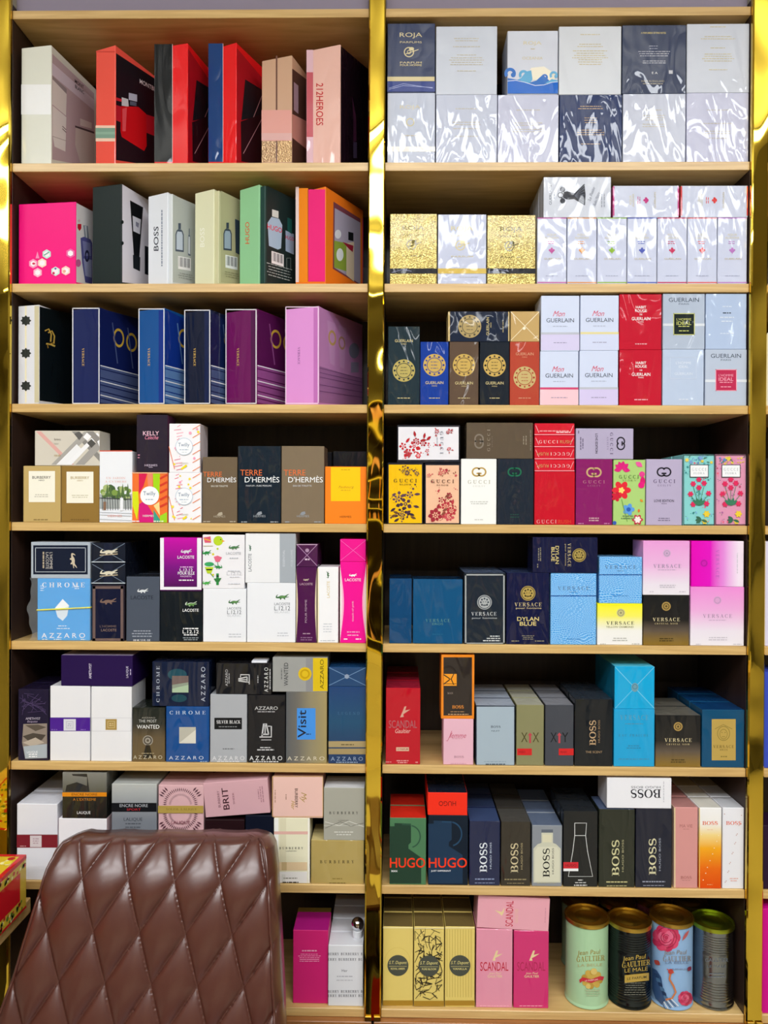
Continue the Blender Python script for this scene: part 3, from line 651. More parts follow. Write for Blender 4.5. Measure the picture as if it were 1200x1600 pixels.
def vers(lab, xl, xr, yt, ph, c, cm, ct, nx, wt=GD, xg=18, dep=.13, rim='#e8e8ee', seam_c=None):
    k = xr
    gift(lab, 3, xl, xr, yt, ph, c, dep, kind='wrap',
         spine=[R(xr-9, yt+4, xr-1, 630, seam_c or cm, 'slipcase_gap'), box_line(xl, yt+1, xr, 631, 1.5, rim, 'slipcase_edge'), T('VERSACE', xl+(xr-xl)*.40, 558, 28, 3.6, wt, rot=-90 if xl < 113 else -90, f='serif')],
         main=[P([(k+1, yt+2), (nx, yt+18), (nx, 636), (k+1, 629)], cm, 'product_picture'), [SK(G(k+30+q*20, yt+48+q*3, 6.2, 8.4, '#c9a63a', asp=1.75), k+30, .2) for q in (0, 1)], [L([(k+20+q*24, yt+24+q*8), (k+28+q*24, yt+88+q*8)], 1.6, ct, 'product_picture') for q in (0, 1)],
               P([(k+1, 571), (nx, 571+.27*(nx-k)), (nx, 636), (k+1, 629)], ct, 'printed_panel'), [L([(k+1, 571+y), (nx, 571+y+.25*(nx-k))], 1.4, '#e8eaf0' if y in (0, 24, 46) else cm, 'fine_print') for y in (0, 5, 19, 24, 30, 40, 46, 51)]])
vers('navy slipcase gift set next to the glossy black starred set', 113, 155.5, 480, 18, '#101f56', '#101c54', '#4c5a86', 217)
vers('brighter blue slipcase gift set between two navy ones', 216.5, 257, 481, 22, '#0f4f92', '#0f2f86', '#5a7fb4', 290)
vers('darkest navy slipcase gift set next to the purple one', 288, 328.5, 483, 24, '#0a1530', '#0c1c48', '#44567e', 352)
vers('plum purple slipcase gift set', 352.5, 401, 482, 26, '#6a1058', '#4e0e48', '#8a4a86', 446)
k = 498
gift('pale pink slipcase gift set, widest on its shelf', 3, 446, 498, 478, 21, '#dc92d4', .19, kind='satin',
     spine=[R(490, 481, 497, 630, '#c070b8', 'slipcase_gap'), box_line(446, 479, 498, 631, 1.4, '#f2d8ee', 'slipcase_edge'), T('VERSACE', 467, 556, 27, 3.4, '#8a5a94', rot=-90, f='serif')],
     main=[P([(499, 480), (574, 512), (574, 636), (499, 629)], '#c98ac4', 'product_picture'), P([(511, 500), (524, 506), (523, 572), (516, 568)], '#cf98cc', 'product_picture'), P([(529, 508), (541, 513), (538, 577), (531, 573)], '#cf98cc', 'product_picture'), SK(G(519, 528, 4, 6, '#c8a060', asp=2), 519, .3), SK(G(534, 536, 3.4, 5.2, '#b88a70', asp=2), 534, .3), D(553, 548, 8, '#8a8aa8', ry=12), R(548, 566, 560, 582, '#9a90b0', 'product_picture'),
           P([(499, 572), (574, 596), (574, 636), (499, 629)], '#a56fa4', 'printed_panel'), [L([(499, 575+y), (574, 595+y*.8)], 1, '#7a4a80', 'fine_print') for y in (0, 7, 14, 26, 36)]])

# ---- fourth shelf, chair side
carton('pale gold carton with a cream label, next to its darker twin', 4, 36, 728, 95, 817, '#bfa468', 'satin', prints=[R(45, 736, 86, 784.5, '#f1eddd', 'label_panel'), T('BURBERRY', 65, 746, 29, 4.2, '#4a4436', b=1), T('HERO', 65, 750.5, 9, 2, '#4a4436', b=1), F(65, 774.5, 26, 2, '#a8a290', pitch=3, hh=.9), F(64, 812, 30, 1, '#8a7444', hh=1.8)])
carton('bronze carton with a cream label and gold heading', 4, 95.5, 728, 155, 817, '#8f6f34', 'satin', prints=[R(104, 737, 146, 786, '#f1eddd', 'label_panel'), T('BURBERRY', 125, 746.5, 29, 4.2, '#a98e4a', b=1), T('HERO', 125, 751, 9, 2, '#a98e4a', b=1), F(125, 775.5, 26, 2, '#b8b08e', pitch=3, hh=.9), F(125, 812, 30, 1, '#74582a', hh=1.8)])
rr = random.Random(3)
carton('white carton with a garden picture across its lower half', 4, 155, 705, 207, 817, '#e9ebf0', 'satin', prints=[R(155.5, 703.8, 206.5, 705.5, '#d8604c', 'border'), T('UN JARDIN', 181, 747, 30, 3.2, '#e8b8b0', f='serif'), T('A CYTHERE', 181, 752.5, 34, 3.2, '#e8b8b0', f='serif'), R(156, 772, 206, 795, '#a8adab', 'garden_picture'), [D(rr.uniform(160, 202), rr.uniform(762, 777), rr.uniform(3, 6), rr.choice(['#7f9a4a', '#5d7a3c', '#a8b878', '#46603a']), part='garden_picture', n=9) for _ in range(26)], [P([(x-3, 776), (x, 755+(x % 4)*2), (x+3, 776)], '#55703f', 'garden_picture') for x in (168, 173, 186, 192, 200)], [L([(x, 774), (x+.6, 797)], .8, '#4a4e52', 'garden_picture') for x in range(160, 206, 4)], L([(156, 778), (206, 780)], 1, '#3c4246', 'garden_picture'), R(188, 778, 193, 798, '#eceef2', 'garden_picture'), R(162, 784, 166, 797, '#8a6a54', 'garden_picture'), [L([(156, y), (206, y+2)], .8, '#c3cad2', 'garden_picture') for y in (800, 804, 811)], T('HERMES', 180, 806, 22, 3, '#e09a90')])
tw = [(206.3, '#ef7a35'), (217, '#e2252e'), (230, '#e6492f'), (238, '#9dd41e'), (249, '#f0702c')]
carton('carton with bright wavy orange, red and lime stripes and a round label', 4, 206, 738, 262, 818, '#ee7434', 'wrap', prints=[P([(207, 768), (216, 768), (217, 790), (214, 812), (207, 790)], '#d8e020'), P([(217, 740), (230, 740), (224, 760), (217, 772)], '#d81f52'), P([(230, 740), (239, 740), (238, 770), (232, 770)], '#ee8a6a'), P([(239, 740), (250, 740), (249, 775), (240, 772)], '#a4d61c'), P([(217, 788), (226, 782), (240, 804), (240, 817), (217, 817)], '#d41e7a'), P([(240, 790), (249, 784), (250, 806)], '#f0d890'), P([(240, 796), (250, 812), (250, 817), (240, 817)], '#3fa08a'), P([(250, 806), (261, 800), (261, 817), (250, 817)], '#9ed428'), [L([(250, 748+q*11), (261.5, 742+q*11)], 3.2, '#d8402c') for q in range(5)], D(234, 774.5, 14.6, '#f4f6f8', part='label_disc'), T('Twilly', 233.5, 772, 19, 8.5, '#4f6a8a', sh=0), F(234, 780.5, 15, 1, '#9fb0c4', hh=1.4), T('HERMES', 232, 806, 17, 3, WH), F(212, 814.5, 12, 1, WH, hh=1.6), F(248, 814.5, 18, 1, '#f4f4d8', hh=1.6), R(206.3, 738.3, 261.7, 739.6, '#f2c9a0', 'border')])
def twilly(y0, y1, seed):
    r = random.Random(seed); yc = y0 + (y1-y0)*.47
    o = [[L([(r.uniform(272, 283), y0+4+q*5.2), (r.uniform(279, 287), y0+r.uniform(1, 3)+q*5.2)], .9, r.choice(['#e05a7a', '#e23a52', '#f08aa0'])) for q in range(14)], [L([(301, y0+8+q*13), (313, y0+1+q*13)], 1.1, '#ee8a4c') for q in range(6)], L([(264, yc), (273, y1-4)], 1, '#e8743a'), [D(r.uniform(268, 310), r.uniform(y0+4, y1-4), r.uniform(1.2, 2.4), r.choice(['#f3dc2e', '#f6e04a', '#f2a0b8']), n=8, part='printed_shape') for _ in range(12)], L([(286, y1-6), (292, y1-10)], 3, '#efd81c')]
    return o + [D(288, yc, 13.6, '#f1f3f6', part='label_disc'), G(288, yc, 12.8, 13.4, '#9fb6d0'), T('Twilly', 287.5, yc-2, 17.5, 7.6, '#5f7896'), F(288, yc+5, 15, 1, '#a8b8ca', hh=1.3), F(288, yc+9, 10, 1, '#c4ced8', hh=1), T('HERMES', 288, y1-13, 13, 2.4, '#c0b8a0')]
carton('white pink streaked carton with a round label, lower of two', 4, 263, 738.5, 315, 817, '#eeedf1', 'satin', dep=.05, prints=twilly(739, 817, 4))
carton('small taupe carton with orange and white heading, beside its taller twins', 4, 316, 714, 371, 817.5, '#6d5d49', 'wrap', prints=[T('TERRE', 332, 741, 29.5, 7.5, '#e2703a'), T("D'HERMÈS", 346.5, 749, 45, 9, '#eef0f2'), T('EAU DE TOILETTE', 343, 759.5, 26, 2.6, '#d9d5cc', b=1), P([(339, 805), (342, 801), (347, 800), (348, 804), (344, 806)], '#b3a894', 'emblem'), T('HERMES', 343, 807, 18, 3, '#b3a894'), F(323, 815, 11, 1, '#b0a694', hh=1.6), F(364, 815, 13, 1, '#b0a694', hh=1.6)])
def terre(xo, lab, c, sub, y1):
    carton(lab, 4, xo, 697, xo+67.4, y1, c, 'wrap', dep=.07, prints=[T('TERRE', xo+21, 738.5, 34, 9, '#e2703a'), T("D'HERMÈS", xo+38, 748.5, 54, 10.5, '#f2f4f6'), T(sub, xo+33, 759, 40 if len(sub) > 16 else 29, 2.4, '#c9ccd0', b=1), P([(xo+29, 804), (xo+32, 800), (xo+37, 799), (xo+38, 803), (xo+34, 805)], '#8f959c', 'emblem'), T('HERMES', xo+34, 806.5, 19, 3.4, '#9aa0a6'), F(xo+10, 815.5, 10, 1, '#9aa0a6', hh=1.6), F(xo+57, 815.5, 14, 1, '#9aa0a6', hh=1.6)])
terre(371.5, 'tall dark slate carton with orange and white heading', '#16232f', 'PARFUM - PURE PERFUME', 818)
terre(439.4, 'tall taupe carton with orange and white heading', '#7d6d58', 'EAU DE TOILETTE', 818)
carton('orange carton with a yellow square label by the gold post', 4, 507.5, 729, 573, 818, '#f5811e', 'satin', prints=[R(517, 730, 563, 783, '#fbc50f', 'label_panel'), T('Faubourg', 541, 761.5, 24, 5, '#a97a1a', sh=.35), F(540, 766, 16, 1, '#c09020', hh=1), T('HERMES', 540, 807.5, 18, 3.4, '#7a4210'), F(540, 734, 15, 1, '#c99a10', hh=1.2)])
carton('black carton half hidden behind the orange one', 4, 520, 705, 573, 818, '#1a1d24', 'wrap', s=.075, dep=.07, prints=[])
carton('black carton standing behind the orange one, beyond the taupe box', 4, 508, 706, 518.6, 818, '#15171d', 'wrap', s=.076, dep=.06)
pl = []
for x0, wd, c in ((62, 0, ''),): pass
def band(x0, y0, x1, y1, wd, c):
    dx = wd; return P([(x0, y0), (x0+dx, y0), (x1+dx, y1), (x1, y1)], c, 'plaid')
carton('beige plaid carton lying across the two cream labelled ones', 4, 54, 673, 156, 727, '#d2cbbd', 'wrap', dep=.05, up=True, prints=[band(56, 674, 108, 726, 8, '#dca8a0'), P([(112, 674), (122, 674), (155.6, 710), (155.6, 721)], '#8b8883', 'plaid') , P([(132, 674), (146, 674), (94, 726), (80, 726)], '#a9a59f', 'plaid'), P([(152, 676), (155.6, 680), (112, 726), (101, 726)], '#eeeef0', 'plaid'), P([(120, 694), (127, 701), (102, 726), (88, 726)], '#ececee', 'plaid'), P([(155.6, 686), (155.6, 702), (132, 726), (118, 726)], '#a39f9a', 'plaid'), P([(134, 674), (146, 674), (155.6, 684), (155.6, 697)], '#8f8b86', 'plaid'), P([(116, 678), (124, 674), (130, 680), (124, 688)], '#5f5d5b', 'plaid'), P([(136, 692), (143, 686), (150, 693), (143, 700)], '#54524f', 'plaid'), P([(136, 676), (143, 682), (137, 689), (130, 683)], '#f4f4f6', 'plaid'), P([(152, 690), (155.6, 687), (155.6, 698)], '#f2f2f4', 'plaid'), T('Burberry', 90, 687, 10, 4.5, '#7c746c'), T('TOUCH', 88, 693.5, 7, 2, '#8c847a'), T('FOR HER', 90, 712, 10, 3, '#b89a5a')])
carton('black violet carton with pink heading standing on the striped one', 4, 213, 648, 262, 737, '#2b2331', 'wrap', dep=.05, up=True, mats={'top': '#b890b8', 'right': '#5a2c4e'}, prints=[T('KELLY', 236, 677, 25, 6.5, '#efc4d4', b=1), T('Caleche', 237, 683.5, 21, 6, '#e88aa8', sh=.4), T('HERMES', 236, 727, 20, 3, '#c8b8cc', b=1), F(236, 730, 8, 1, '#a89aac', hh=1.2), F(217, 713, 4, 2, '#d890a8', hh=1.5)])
carton('white pink streaked carton with a round label, upper of two', 4, 264, 662, 313, 737, '#efedf1', 'satin', dep=.055, up=True, prints=twilly(663, 737, 9), mats={'right': '#ecdfe4'})

# ---- fifth shelf, chair side
o = carton('sky blue carton in a loose clear bag tied with a yellow band', 5, 58, 904, 141, 1003, '#2f9fe8', 'wrap', dep=.045, s=.008, prints=[T('CHROME', 99, 914, 66, 7.5, WH, f='serif', gap=.5), T('A Z Z A R O', 99, 993, 68, 7.5, WH), P([(98, 936), (108, 946), (105, 962), (98, 970), (90, 964), (86, 950)], '#dbe7f2', 'emblem'), P([(98, 936), (108, 946), (98, 952), (86, 950)], '#f6f9fc', 'emblem'), F(66, 919, 7, 3, '#cfe6f8', pitch=3.4, hh=1.2), F(120, 918, 9, 2, '#dceefa', pitch=3, hh=1.4), F(98, 978, 18, 1, '#dceefa', hh=1.2), F(99, 982, 26, 1, '#dceefa', hh=1.2), F(70, 999, 10, 1, '#cfe6f8', hh=1.3), F(90, 999, 12, 1, '#cfe6f8', hh=1.3), F(130, 999, 9, 1, '#cfe6f8', hh=1.3)])
bd = MB(); q0 = at(57.6, 953.2, .0068); q1 = at(141.4, 949.2, .0068); iv = root_matrix(o).inverted()
bd.tube([iv @ (q0 + Vector((0, .01, 0))), iv @ q0, iv @ (q0*.5+q1*.5 + Vector((0, -.0006, 0))), iv @ q1, iv @ (q1 + Vector((0, .01, 0)))], .0012, M('#e6e23c', 'satin')); smooth_angle(bd.build('rubber_band', o))
bag = MB(); vs = []; fs = []; rr = random.Random(5); nx, nz = 24, 22
for j in range(nz+1):
    for i in range(nx+1):
        u, v = i/nx, j/nz; px = 46 + (142-46)*u + (3*math.sin(v*9) + 1.5*math.sin(v*23))*(1-u); py = 903 + (1001-903)*v
        lf = .0012 + .0022*abs(math.sin(7*u+5*v))*abs(math.sin(3.1*u-8*v)) + rr.uniform(0, .0009)
        p = at(px, py, .008 - lf); p.z = max(p.z, SZ[4]+.0006); vs.append(iv @ p)
for j in range(nz):
    for i in range(nx): a = j*(nx+1)+i; fs.append([a, a+nx+1, a+nx+2, a+1])
bag.add(vs, fs, M('#eef4fa', 'film')); q = bag.build('clear_bag', o, smooth=True)
def lacnav(y0): return 0
carton('navy carton framed in copper brown with a dark crocodile', 5, 143, 914, 194.5, 1004, '#2c2530', 'wrap', prints=[box_line(145, 916, 192.5, 1001.5, 4, '#6e5a56'), R(149.5, 920, 188, 997, '#0f1430', 'label_panel'), croc(169, 940, 26, '#7a6258', asp=.55), T('LACOSTE', 170, 984.5, 24, 4, '#8a7468', b=1), T("L'HOMME", 169, 978.5, 26, 3.6, '#6a5a58', b=1)])
carton('slate grey carton with crocodile emblem and dark heading', 5, 197, 901, 249.5, 1006, '#4a5260', 'satin', prints=[croc(223, 923.5, 17, '#d8dcde'), T('LACOSTE', 222, 933.5, 35, 6, '#252a36'), F(222, 990, 34, 3, '#9fa6b2', pitch=4.2, hh=1.5), T('100 ML 3.3 FL. OZ.', 222, 1000.5, 27, 3.2, '#f0f0f2', b=1)], back=1, short='slate grey carton with crocodile emblem', mats={'top': '#2a3038'})
carton('black carton with green crocodile and white heading', 5, 250, 924, 316, 1006, '#12191f', 'wrap', prints=[croc(298.5, 944, 18.5, '#cfd8cc'), croc(299, 944.5, 16, '#5f8f4a'), T('LACOSTE', 298, 953.5, 25, 4.6, WH, b=1), F(298, 982, 25, 1, WH, hh=1.8), T('L.12.12', 298, 987, 25, 5.5, WH, b=1), F(298, 992, 25, 1, WH, hh=1.6), F(298, 998, 25, 2, '#8a9298', pitch=3)])
def wlac(lab, x0, y0, x1, cx, cy, sc=1.0):
    carton(lab, 5, x0, y0, x1, 1006, '#e7e9ee', 'satin', prints=[croc(cx, cy, 18.5*sc, '#3a6b3c'), croc(cx+1, cy-.5, 9*sc, '#6a9a58'), T('LACOSTE', cx, cy+9.5*sc, 22*sc, 3.6*sc, '#6a7078'), T('L.12.12', cx, cy+15.5*sc, 22*sc, 6*sc, '#5a6068', b=0), T('BLANC', cx, cy+21*sc, 21*sc, 2.8*sc, '#c4c8ce', gap=.5), F(cx+1, cy+52*sc, 22, 2, '#b8bcc4', pitch=4, hh=1.2)])
wlac('white carton with small green crocodile, beside a taller match', 317, 920, 385, 366, 941)
wlac('taller white carton with green crocodile next to the slim purple pack', 385.5, 911, 462, 441, 933, 1.12)
def waist(x0, x1, y0, y1, c, d):
    o = []; n = 14
    for s in (0, 1):
        p = [(x0 if s == 0 else x1, y0)] + [((x0 + d*math.sin(PI*q/n)**1.3) if s == 0 else (x1 - d*math.sin(PI*q/n)**1.3), y0 + (y1-y0)*q/n) for q in range(n+1)] + [(x0 if s == 0 else x1, y1)]
        o.append(P(p, c, 'side_curve'))
    return o
carton('slim purple carton with curved gold sides', 5, 462.5, 886, 495, 1005, '#4a1648', 'wrap', dep=.035, prints=[waist(462.8, 494.7, 888, 1004, '#d9c8a8', 2.6), croc(478.5, 906, 9, '#c9b8a0'), T('LACOSTE', 478.5, 912.5, 20, 3.4, '#c9a8b8'), T('POUR FEMME', 478, 955, 36, 3, '#b89ab0', rot=90), F(479, 990, 12, 1, '#a888a0', hh=1.6), F(479, 998, 24, 2, '#8a6488', pitch=3.4)])
carton('slim white carton with gold upright heading between purple and pink', 5, 496, 886, 529, 1005, '#eeeef0', 'satin', dep=.06, prints=[croc(512.5, 898, 11, '#3f6a42', rot=90), T('LACOSTE', 513, 921, 26, 4.4, '#d6c07a', rot=90), F(512, 981, 15, 4, '#c4c8ce', pitch=4, hh=1.2), F(512, 1001, 26, 1, '#c4c8ce'), R(496.2, 888, 498, 1004, '#e8d8b0', 'side_curve')])
carton('slim hot pink carton with pale curved sides', 5, 531, 878, 572.4, 1005, '#ec1091', 'satin', dep=.04, prints=[waist(531.3, 572.2, 880, 1004, '#f6b8d0', 6), waist(531.3, 572.2, 880, 1004, '#f8e4e4', 2.8), croc(551.5, 899, 12, WH), T('LACOSTE', 551.5, 906, 25, 4.4, '#fbd8ea', b=1), T('touch of pink', 551.5, 955, 32, 4, '#f8b8dc', rot=90), F(552, 990, 20, 2, '#f8a8d0', pitch=5), F(540, 998.5, 6, 1, WH), F(560, 998.5, 10, 1, WH)])
carton('navy carton in a silver frame lying on the bagged blue one', 5, 48, 847, 141.5, 903, '#aab4bf', 'satin', dep=.045, s=.008, up=True, prints=[R(52, 852, 137, 897.5, '#141c30', 'label_panel'), box_line(55, 855.5, 134, 894, .9, '#c3cad4'), croc(114, 876, 24, '#c9bca4', rot=-85, asp=.6), T("L'HOMME", 80, 876, 26, 4.6, '#c9c4bc', rot=-90), T('LACOSTE', 74, 876, 26, 4.6, '#c9c4bc', rot=-90), F(68, 875, 26, 1, '#b8a890', rot=90, hh=2.4)])
for yy0, yy1, lab in ((880.5, 912, 'navy carton end with a silver crocodile, lower of the pair'), (848, 879, 'navy carton end with a silver crocodile, upper of the pair')):
    carton(lab, 5, 142.5, yy0, 196, yy1, '#161c2a', 'wrap', dep=.13, up=True, prints=[R(162, yy0+1, 176, yy1-1, '#1a2034', 'printed_band'), X(144, yy0+1, 195, yy1-1, '#78869a', .8), croc(170, (yy0+yy1)/2-1, 28, '#d9d2bc', asp=.5), L([(156, (yy0+yy1)/2+4), (184, (yy0+yy1)/2+2)], 1.6, '#b8a88c', 'emblem'), R(142.8, yy1-1.6, 195.8, yy1-.3, '#c2cad2', 'border')])
carton('purple to magenta carton edged in white with a silver crocodile', 5, 250, 840, 315, 922, (2, [(0, '#431048'), (.45, '#7a1080'), (1, '#c40aa4')]), 'satin', up=True, prints=[R(250.3, 840.5, 256, 921, '#eceaf0', 'border'), R(308, 840.5, 314.8, 921, '#eceaf0', 'border'), R(250.3, 917, 314.8, 921.5, '#eceaf0', 'border'), croc(291, 862, 17, '#d5d0dc'), T('LACOSTE', 290.5, 870.5, 26, 4.6, WH, b=1), F(292, 886, 26, 1, '#e0b8e0'), T('L.12.12', 291, 890.5, 20, 4.4, WH, b=1), T('POUR ELLE', 291, 895.6, 26, 4.6, WH, b=1), T('MAGNETIC', 291, 900.5, 18, 2.6, '#e8c8ea'), F(291, 906.5, 25, 1, WH, hh=1.6)])
gr, lg = '#2c8a44', '#b6d22a'
carton('white carton with a column of green and pink doodles', 5, 316, 835.5, 382.5, 919, '#e9e8ec', 'satin', up=True, prints=[D(341, 845, 7.5, lg, part='doodle_print'), P([(347, 844), (352, 845.5), (347, 847)], '#e8a020', 'doodle_print'), D(345, 843, .9, BK, part='doodle_print'), P([(318, 840), (329, 838), (330, 848), (320, 848)], '#d85a72', 'doodle_print'), L([(319, 842), (330, 845)], 1.6, '#e8b030', 'doodle_print'), croc(323, 864, 14, gr, asp=.9), D(340, 857.5, 1.6, lg, part='doodle_print'), D(333, 866, 1.8, '#d8d030', part='doodle_print'), P([(334, 870), (340, 868), (347, 871), (343, 878), (337, 878)], '#e06a86', 'doodle_print'), L([(340, 878), (341, 884)], 1, gr, 'doodle_print'), D(327, 881.5, 7.5, '#3aa060', ry=3.4, part='doodle_print'), P([(320, 886), (334, 886), (330, 896), (324, 896)], lg, 'doodle_print'), P([(322, 889), (332, 889), (331, 891), (323, 891)], BK, 'doodle_print'), L([(329, 896), (334, 902)], 1.2, gr, 'doodle_print'), croc(341, 886, 13, gr, asp=.8, flip=True), D(333, 898, 1.6, '#d8d030', part='doodle_print'), R(338, 896, 342, 914, gr, 'doodle_print'), P([(334, 904), (346, 903), (343, 909), (337, 909)], '#2f7a3c', 'doodle_print'), R(338, 899, 342, 901, BK, 'doodle_print'), croc(323, 911, 13, '#48a848', asp=.8), L([(318, 853), (333, 853)], .9, '#c8b890', 'doodle_print'),
       croc(366, 855.5, 17, '#4a7a4c'), T('LACOSTE', 365, 864.5, 23, 3.8, '#a4a8b0'), F(366, 872, 15, 1, '#b4b8c0'), T('L.12.12', 366, 896, 23, 5, '#c4c6ce'), F(366, 892, 22, 1, '#ccced6'), F(367, 901.5, 16, 1, '#ccced6'), F(366, 912, 22, 1, '#ccced6')])
carton('white and grey carton with upright heading lying above the taller white one', 5, 383, 833.5, 462, 911, '#e8e9ec', 'satin', up=True, prints=[R(437, 833.8, 461.7, 910.7, '#a3aab2', 'printed_band'), croc(391, 856, 10, '#3f6a52', rot=90), T('LACOSTE', 390.5, 879, 28, 5, '#5a626c', rot=90), T('ESSENTIAL', 443.5, 872, 26, 3.4, '#cfd3d9', rot=90), T('POUR HOMME', 456, 872, 26, 3.2, '#c3c8ce', rot=90)])
carton('purple carton end lying on the slim purple pack', 5, 463, 850, 496.5, 885, '#4a1c48', 'wrap', dep=.12, up=True, prints=[X(464, 851, 495.5, 884, '#b08ab0', .9), D(480, 860, 3, '#a888a8'), F(480, 874, 9, 1, '#d8c0d4', hh=2.4), R(463.2, 850.2, 496, 851.4, '#c8a8c0', 'border')])
carton('hot pink carton end lying on the slim pink pack', 5, 531, 842.5, 572, 877, '#e8148c', 'satin', dep=.12, up=True, prints=[X(532, 844, 571.5, 876, '#f060b4', .8)])

# ---- sixth shelf, chair side
rr = random.Random(11)
carton('dark violet carton with a pale stone picture on its lower half', 6, 28, 1077, 76, 1188, '#1d1630', 'wrap', dep=.05, prints=[[G(rr.uniform(36, 68), rr.uniform(1088, 1112), rr.uniform(5, 9), 0, '#1d1630', n=6) for _ in range(0)], [L([(rr.uniform(31, 73), rr.uniform(1083, 1117)), (rr.uniform(31, 73), rr.uniform(1083, 1117))], .7, '#4b3d63', 'line_pattern') for _ in range(26)], T('AMETHYST', 52, 1122.5, 23, 3.6, '#c9bfd4'), T('Exquise', 51, 1127.5, 16, 4, '#b8a8c4', sh=.3), P([(37, 1131), (74, 1130), (74, 1184), (40, 1185), (35, 1160)], '#8f8378', 'stone_picture'), P([(36, 1150), (52, 1145), (72, 1148), (66, 1156), (48, 1160)], '#4c443c', 'stone_picture'), P([(40, 1133), (60, 1132), (73, 1136), (56, 1142)], '#5a5046', 'stone_picture'), P([(36, 1160), (56, 1152), (70, 1160), (50, 1166)], '#b8ab9c', 'stone_picture'), P([(37, 1166), (74, 1162), (74, 1184), (40, 1185)], '#a9b2ba', 'stone_picture'), T('LALIQUE', 51, 1175, 17, 4, WH), F(52, 1180, 17, 2, WH, pitch=3.4)], back=2, short='dark violet carton with a stone picture')
carton('white carton with a violet band and silver seal', 6, 78, 1072, 141, 1191, '#e6e6ea', 'wrap', dep=.075, prints=[R(78.2, 1121, 141, 1142.5, '#4b1f8e'), R(99.5, 1123.5, 118.5, 1141.5, '#d9d9e2', 'seal'), box_line(103.5, 1127, 114.5, 1138, .7, '#b4b4c4', 'seal'), F(109, 1132.5, 7, 2, '#b4b4c4', pitch=3), F(85, 1140, 10, 1, '#8a6ac0', hh=1.2), F(130, 1140, 10, 1, '#8a6ac0', hh=1.2)])
carton('white carton with a white band and gold seal', 6, 142, 1073, 206, 1191, '#e8e8eb', 'wrap', dep=.075, prints=[box_line(143.5, 1121.5, 205, 1142.5, .6, '#c9c9d0', 'printed_band'), R(165, 1123.5, 182.5, 1140.5, '#a98c4c', 'seal'), box_line(168, 1126.5, 179.5, 1137.5, .8, '#d6c08a', 'seal'), F(174, 1132, 7, 2, '#d6c08a', pitch=3)])
carton('smoky black and gold carton with a bold white heading', 6, 206.5, 1105.5, 258, 1191.5, (2, [(0, '#6a5838'), (.45, '#5f5038'), (.7, '#2a2c26'), (1, '#1f241f')]), 'crinkle', prints=[D(231, 1157, 8, '#9a9488'), G(231, 1157, 4.5, 6.5, '#4a443a'), D(231, 1157, 2, '#5a5040'), P([(228, 1164), (234, 1164), (239, 1184), (223, 1184)], '#1d1c18'), T('AZZARO', 232, 1121.5, 21, 2.2, '#a8a49a', gap=.5), T('THE MOST', 231, 1126.5, 28, 4.4, '#c9c9c4'), T('WANTED', 231.5, 1135.5, 35, 6, '#f2f2f2'), T('A Z Z A R O', 231, 1183, 45, 5.6, '#c9c0a8'), F(231, 1177, 26, 1, '#a89a7a', hh=1.2)])
carton('blue carton with a silver square below the dark blue one', 6, 259, 1104, 327, 1192.5, '#114a8c', 'crinkle', prints=[R(280, 1136, 306, 1161.5, '#b9b6a8', 'emblem'), P([(280, 1161), (306, 1140), (306, 1161.5)], '#d9d6c8', 'emblem'), T('CHROME', 293, 1113.5, 56, 5.6, '#b9cbe0', f='serif', gap=.55), T('A Z Z A R O', 291, 1184, 54, 5.4, '#c3d0e0'), F(318, 1190, 12, 1, '#9ab4d4')])
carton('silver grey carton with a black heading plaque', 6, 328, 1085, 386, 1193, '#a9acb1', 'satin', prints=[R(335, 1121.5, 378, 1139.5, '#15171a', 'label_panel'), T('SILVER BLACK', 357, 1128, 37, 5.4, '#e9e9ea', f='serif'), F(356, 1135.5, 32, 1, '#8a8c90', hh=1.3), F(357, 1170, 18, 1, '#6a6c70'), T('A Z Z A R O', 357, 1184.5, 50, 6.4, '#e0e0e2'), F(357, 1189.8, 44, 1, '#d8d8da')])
def amark(cx, cy, s, c, rot=0):
    q = lambda *pp: [(cx + x*s, cy + y*s) for x, y in pp]
    p = merge('emblem', c, [L(q((-.3, .5), (-.16, -.48), (.02, -.48), (.2, .3)), .11*s, c), L(q((-.3, .3), (.22, .3)), .11*s, c), L(q((-.06, -.4), (-.06, .3)), .08*s, c), L(q((-.48, .5), (.4, .5), (.4, -.3), (.16, -.3)), .1*s, c)]); p.v = rotp(p.v, cx, cy, rot); return p
carton('black carton with a silver letter emblem, upright beside the steel grey one', 6, 387, 1086, 446, 1193.5, '#121319', 'wrap', prints=[T('AZZARO', 416, 1106.5, 36, 5.4, '#c9c9c9'), F(416, 1112, 28, 1, '#a9a9ac'), amark(415.5, 1141, 21, '#c4c4c6'), L([(408, 1156), (424, 1156)], 1, '#c4c4c6', 'emblem'), F(415, 1168, 20, 1, '#c9c9cc'), F(415, 1171.5, 30, 1, '#c9c9cc', hh=1.8), T('A Z Z A R O', 415.5, 1184.5, 51, 6.6, '#e9e9ea'), F(415, 1190, 48, 1, '#c9c9cc', hh=1.8)])
carton('steel and gold carton with a sky blue label', 6, 446.5, 1081.5, 511, 1193.5, (0, [(0, '#565a5e'), (.3, '#6e6a62'), (.6, '#8d8468'), (1, '#a09060')]), 'wrap', mats={'top': '#d8d8dc'}, prints=[R(464, 1106.5, 493, 1155.5, '#3f8ee0', 'label_panel'), T('Visit', 472, 1131, 43, 13, '#101a30', rot=90, b=1.2), F(482, 1147, 9, 1, '#1c3050'), T('A Z Z A R O', 478, 1185, 58, 6, '#d6cdb6')])
